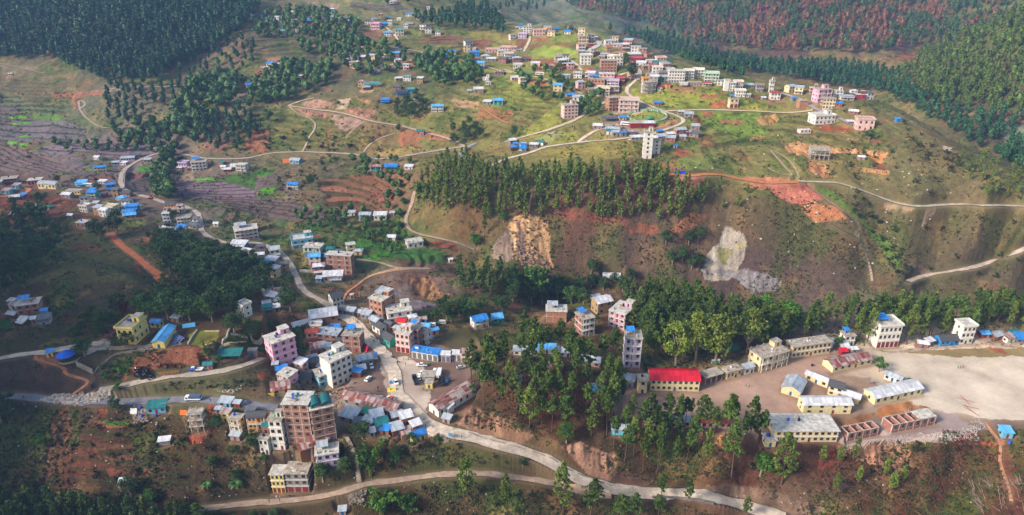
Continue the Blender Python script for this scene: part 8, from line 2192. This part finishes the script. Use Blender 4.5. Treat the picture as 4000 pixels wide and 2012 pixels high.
    for f, x, y, c, lab in (('D1', 1388, 245, '1c4cc8', 'blue tank left of the teal roof'), ('D1', 1405, 325, '1c4cc8', 'lower blue tank left of the teal roof'), ('D1', 1545, 320, '1c4cc8', 'blue tank under the teal roofed house'), ('D5', 1878, 590, '1c4cc8', 'blue drum in front of the light blue tin hut'), ('C4', 2000, 985, '1c1c20', 'black water tank behind the left class row'),
                             ('C1', 1752, 665, '1f9c60', 'green tank beside the long yellow hall'), ('D2', 1915, 390, '1c4cc8', 'blue tank at the brick house near the road'), ('C1', 1975, 1010, '1c4cc8', 'blue tank beside the teal roofed grey house')):
        p = g(f, x, y); o = link('water_tank', TANK[c], None, p); tag(o, lab, 'water tank')
    # goals
    for f, x, y, w, yaw, lab in (('D5', 1128, 165, 7, -30, 'nearer goal frame at the left of the playing field'), ('C5', 1535, 955, 5, 8, 'far goal frame on the playing field')):
        p = g(f, x, y); mb = MB(); m = M('gloss', 'b8b8b8'); mb.tube((-w / 2, 0, -.3), (-w / 2, 0, 2.4), .07, .07, m); mb.tube((w / 2, 0, -.3), (w / 2, 0, 2.4), .07, .07, m); mb.tube((-w / 2, 0, 2.4), (w / 2, 0, 2.4), .07, .07, m); thingmesh('goal_frame', mb, lab, 'goal', p, R(yaw))
    # coils of black pipe
    def torus(R0, r0, m, n=18, k=6, turns=3):
        mb = MB()
        for t in range(turns):
            for i in range(n):
                a, b = 2 * math.pi * i / n, 2 * math.pi * (i + 1) / n; rr = R0 * (1 - .06 * t)
                mb.tube((rr * math.cos(a), (t - 1) * r0 * 1.8, rr * math.sin(a)), (rr * math.cos(b), (t - 1) * r0 * 1.8, rr * math.sin(b)), r0, r0, m, k, False)
        return mb.mesh('pipe_coil')
    bk = torus(1.5, .13, M('gloss', '14161c')); gd = torus(1.1, .06, M('cloth', 'a8742c')); rs = random.Random(5)
    for i in range(16):
        x, y = 1400 + 150 * rs.random(), 1030 + 100 * rs.random(); p = g('C1', x, y); o = link('pipe_coil', bk, None, (p[0], p[1], p[2] + 1.2 + .9 * rs.random()), (rs.uniform(-.7, .7), rs.uniform(-.4, .4), rs.uniform(-1, 1))); tag(o, 'big black pipe coil in the heap at the tyre yard', 'pipe coil', 'black pipe coils')
    for x in (1665, 1735, 1810): p = g('C1', x, 1000); o = link('pipe_coil', bk, None, (p[0], p[1], p[2] + 1.1)); tag(o, 'black pipe coil leaning on the red bank', 'pipe coil', 'coils on the bank')
    for i in range(11): p = g('C1', 1615 + 21 * i, 1085 - i * 2); o = link('pipe_coil', gd, None, (p[0], p[1], p[2] + 1.3), (0, 0, R(70))); tag(o, 'golden brown coil hanging in a row before the red bank', 'pipe coil', 'golden coils')
    # rubble, timber, logs, boulders
    def rocks(name, f, poly, n, s0, s1, colr, lab, seed):
        rs = np.random.RandomState(seed); pl = [P(f, *q) for q in poly]; xs = [q[0] for q in pl]; ys = [q[1] for q in pl]; mb = MB(); m = M('conc', colr); k = 0
        while k < n:
            a, b = rs.uniform(min(xs), max(xs)), rs.uniform(min(ys), max(ys))
            if not inpoly(np.array([a]), np.array([b]), pl)[0]: continue
            p = pick(a, b); k += 1; s = s0 + (s1 - s0) * rs.rand() ** 2; V = rs.normal(size=(8, 3)) * .16 + np.array([(i & 1, i >> 1 & 1, i >> 2 & 1) for i in range(8)]) - .5; V = V * s * [1.2, 1, .8] + p + (0, 0, s * .2)
            for q in ((0, 2, 3, 1), (4, 5, 7, 6), (0, 1, 5, 4), (1, 3, 7, 5), (3, 2, 6, 7), (2, 0, 4, 6)): mb.poly([V[i] for i in q], m)
        o = link(name, mb.mesh(name)); struct(o, 'stuff', lab, 'rubble')
    rocks('rubble', 'D1', [(370, 170), (540, 110), (850, 100), (1100, 60), (1100, 110), (950, 190), (700, 205)], 900, .25, 1.0, 'c8b8a8', 'pale rubble spilled over the lower road', 1)
    rocks('rubble', 'D1', [(1300, 270), (1450, 240), (1460, 370), (1320, 390)], 260, .2, .6, 'a08c80', 'rubble and scraps left of the teal roofed house', 2)
    rocks('rubble', 'D3', [(330, 520), (390, 560), (340, 580)], 60, .3, .9, 'a89884', 'stones at the road bend', 3)
    rocks('rubble', 'D5', [(700, 520), (1500, 430), (1600, 560), (1200, 560), (800, 600), (640, 620)], 700, .15, .5, 'b8a49c', 'building rubble around the brick classrooms', 4)
    rocks('rubble', 'D2', [(1400, 1100), (1600, 1060), (1560, 1200), (1440, 1180)], 160, .3, 1.0, '908478', 'rubble below the lower track', 5)
    rocks('rubble', 'C2', [(100, 1240), (400, 1180), (300, 1270)], 60, .2, .6, 'b8a898', 'stones along the tyre yard track', 6)
    rocks('rubble', 'X', [(2000, 900), (2150, 1050), (2100, 1080), (1990, 1000)], 120, .5, 2.2, 'a88a70', 'boulders at the foot of the left rock scar', 7)
    rocks('rubble', 'X', [(0, 1560), (1600, 1640), (1600, 1960), (0, 1960)], 200, .15, .5, 'c8c0b8', 'pale litter and stones on the lower banks', 8)
    rocks('rubble', 'X', [(1640, 1750), (2600, 1950), (3900, 1800), (3900, 2000), (1700, 2000)], 90, .15, .5, 'c0b8b0', 'pale stones on the banks below the main road', 9)
    rocks('rubble', 'X', [(2100, 550), (3300, 480), (3800, 700), (3400, 1100), (2900, 1050), (2600, 620)], 110, .4, 1.2, 'c8c0b0', 'white boulders scattered over the middle hill', 10)
    def sticks(nm, f, poly, n, L0, L1, r0, colr, lab, grp, seed, flat=False, amean=None):
        rs = np.random.RandomState(seed); pl = [P(f, *q) for q in poly]; xs = [q[0] for q in pl]; ys = [q[1] for q in pl]; k = 0; m = M('wood', colr)
        L = L1; mb = MB()
        if flat: mb.box(-.5, -.09, 0, .5, .09, .07, m)
        else: mb.tube((-.5, 0, 0), (.5, 0, 0), r0, r0 * .7, m, 6)
        me = mb.mesh(nm)
        while k < n:
            a, b = rs.uniform(min(xs), max(xs)), rs.uniform(min(ys), max(ys))
            if not inpoly(np.array([a]), np.array([b]), pl)[0]: continue
            p = pick(a, b); k += 1; l = rs.uniform(L0, L1); th = rs.uniform(0, 3.14) if amean is None else rs.normal(amean, .45)
            q0, q1 = (p[0] - math.cos(th) * l / 2, p[1] - math.sin(th) * l / 2), (p[0] + math.cos(th) * l / 2, p[1] + math.sin(th) * l / 2); z0, z1 = hgt(*q0), hgt(*q1)
            tl = math.atan2(z1 - z0, l); o = link(nm, me, None, (p[0], p[1], (z0 + z1) / 2 + .25), (0, -tl, th), (l, 1, 1)); tag(o, lab, nm.replace('_', ' '), grp)
    sticks('plank', 'D5', [(1180, 470), (1420, 450), (1560, 330), (1700, 470), (1500, 500), (1300, 560), (1000, 560), (1000, 500)], 110, 1.5, 4.5, .1, 'b8b0a8', 'grey plank in the timber litter beside the brick classrooms', 'planks by the classrooms', 11, True)
    sticks('plank', 'D5', [(240, 600), (650, 580), (650, 630), (280, 660)], 22, 1.5, 3.5, .1, 'c8b090', 'pale plank lying before the left row of classrooms', 'planks before the classrooms', 12, True)
    sticks('log', 'D5', [(1500, 980), (1700, 930), (2020, 900), (2020, 1250), (1500, 1250)], 46, 3, 8, .14, '7c6860', 'felled grey log on the right bottom bank', 'logs on the right bank', 13, False, 1.9)
    sticks('log', 'D5', [(0, 900), (300, 860), (1000, 1000), (900, 1200), (200, 1200), (0, 1100)], 48, 4, 11, .12, '6c5850', 'felled bare pole on the bank under the brick classrooms', 'felled poles on the bank', 14, False, 2.7)
    sticks('pole_stack', 'D5', [(800, 240), (1000, 220), (1000, 290), (820, 300)], 16, 2, 4, .1, 'b09c90', 'bamboo pole leaning on the orange cut behind the classrooms', 'poles on the orange cut', 15, False, 1.4)
    sticks('plank', 'D1', [(1320, 280), (1450, 270), (1440, 380), (1330, 390)], 26, 1.5, 4, .1, 'a8988c', 'scrap board left of the teal roofed house', 'scrap boards', 16, True)
    sticks('beam', 'D5', [(1420, 150), (1440, 150), (1530, 290), (1515, 300)], 5, 5, 8, .2, '9c4c34', 'long red brown beam lying at the field corner', 'red beams', 17, True, -1.1)
    # scaffolding rods of the unfinished block on the left road: slender uprights
    p = g('B2', 1335, 1000)
HAZE = dict(d=.00013, c=(.30, .52, 1.0))
def build_haze():
    me = MB(); m = bpy.data.materials.new('haze'); m.use_nodes = True; t = m.node_tree; t.nodes.clear(); o = t.nodes.new("ShaderNodeOutputMaterial"); v = t.nodes.new("ShaderNodeVolumePrincipled")
    v.inputs['Color'].default_value = (*HAZE['c'], 1); v.inputs['Density'].default_value = HAZE['d']; v.inputs['Anisotropy'].default_value = .1; t.links.new(v.outputs[0], o.inputs['Volume'])
    me.box(-4600, -60, -40, 4600, 3100, 236, m); ob = link('haze', me.mesh('haze')); struct(ob, 'stuff', 'thin blue haze filling the valley air', 'haze')

# ------------------------------------------------------------------ put it together
parse_buildings(); fill_buildings()
pads()
build_ground(); build_roads(); build_buildings()
if 'build_things' in globals(): build_things()
plant_all()
build_haze()
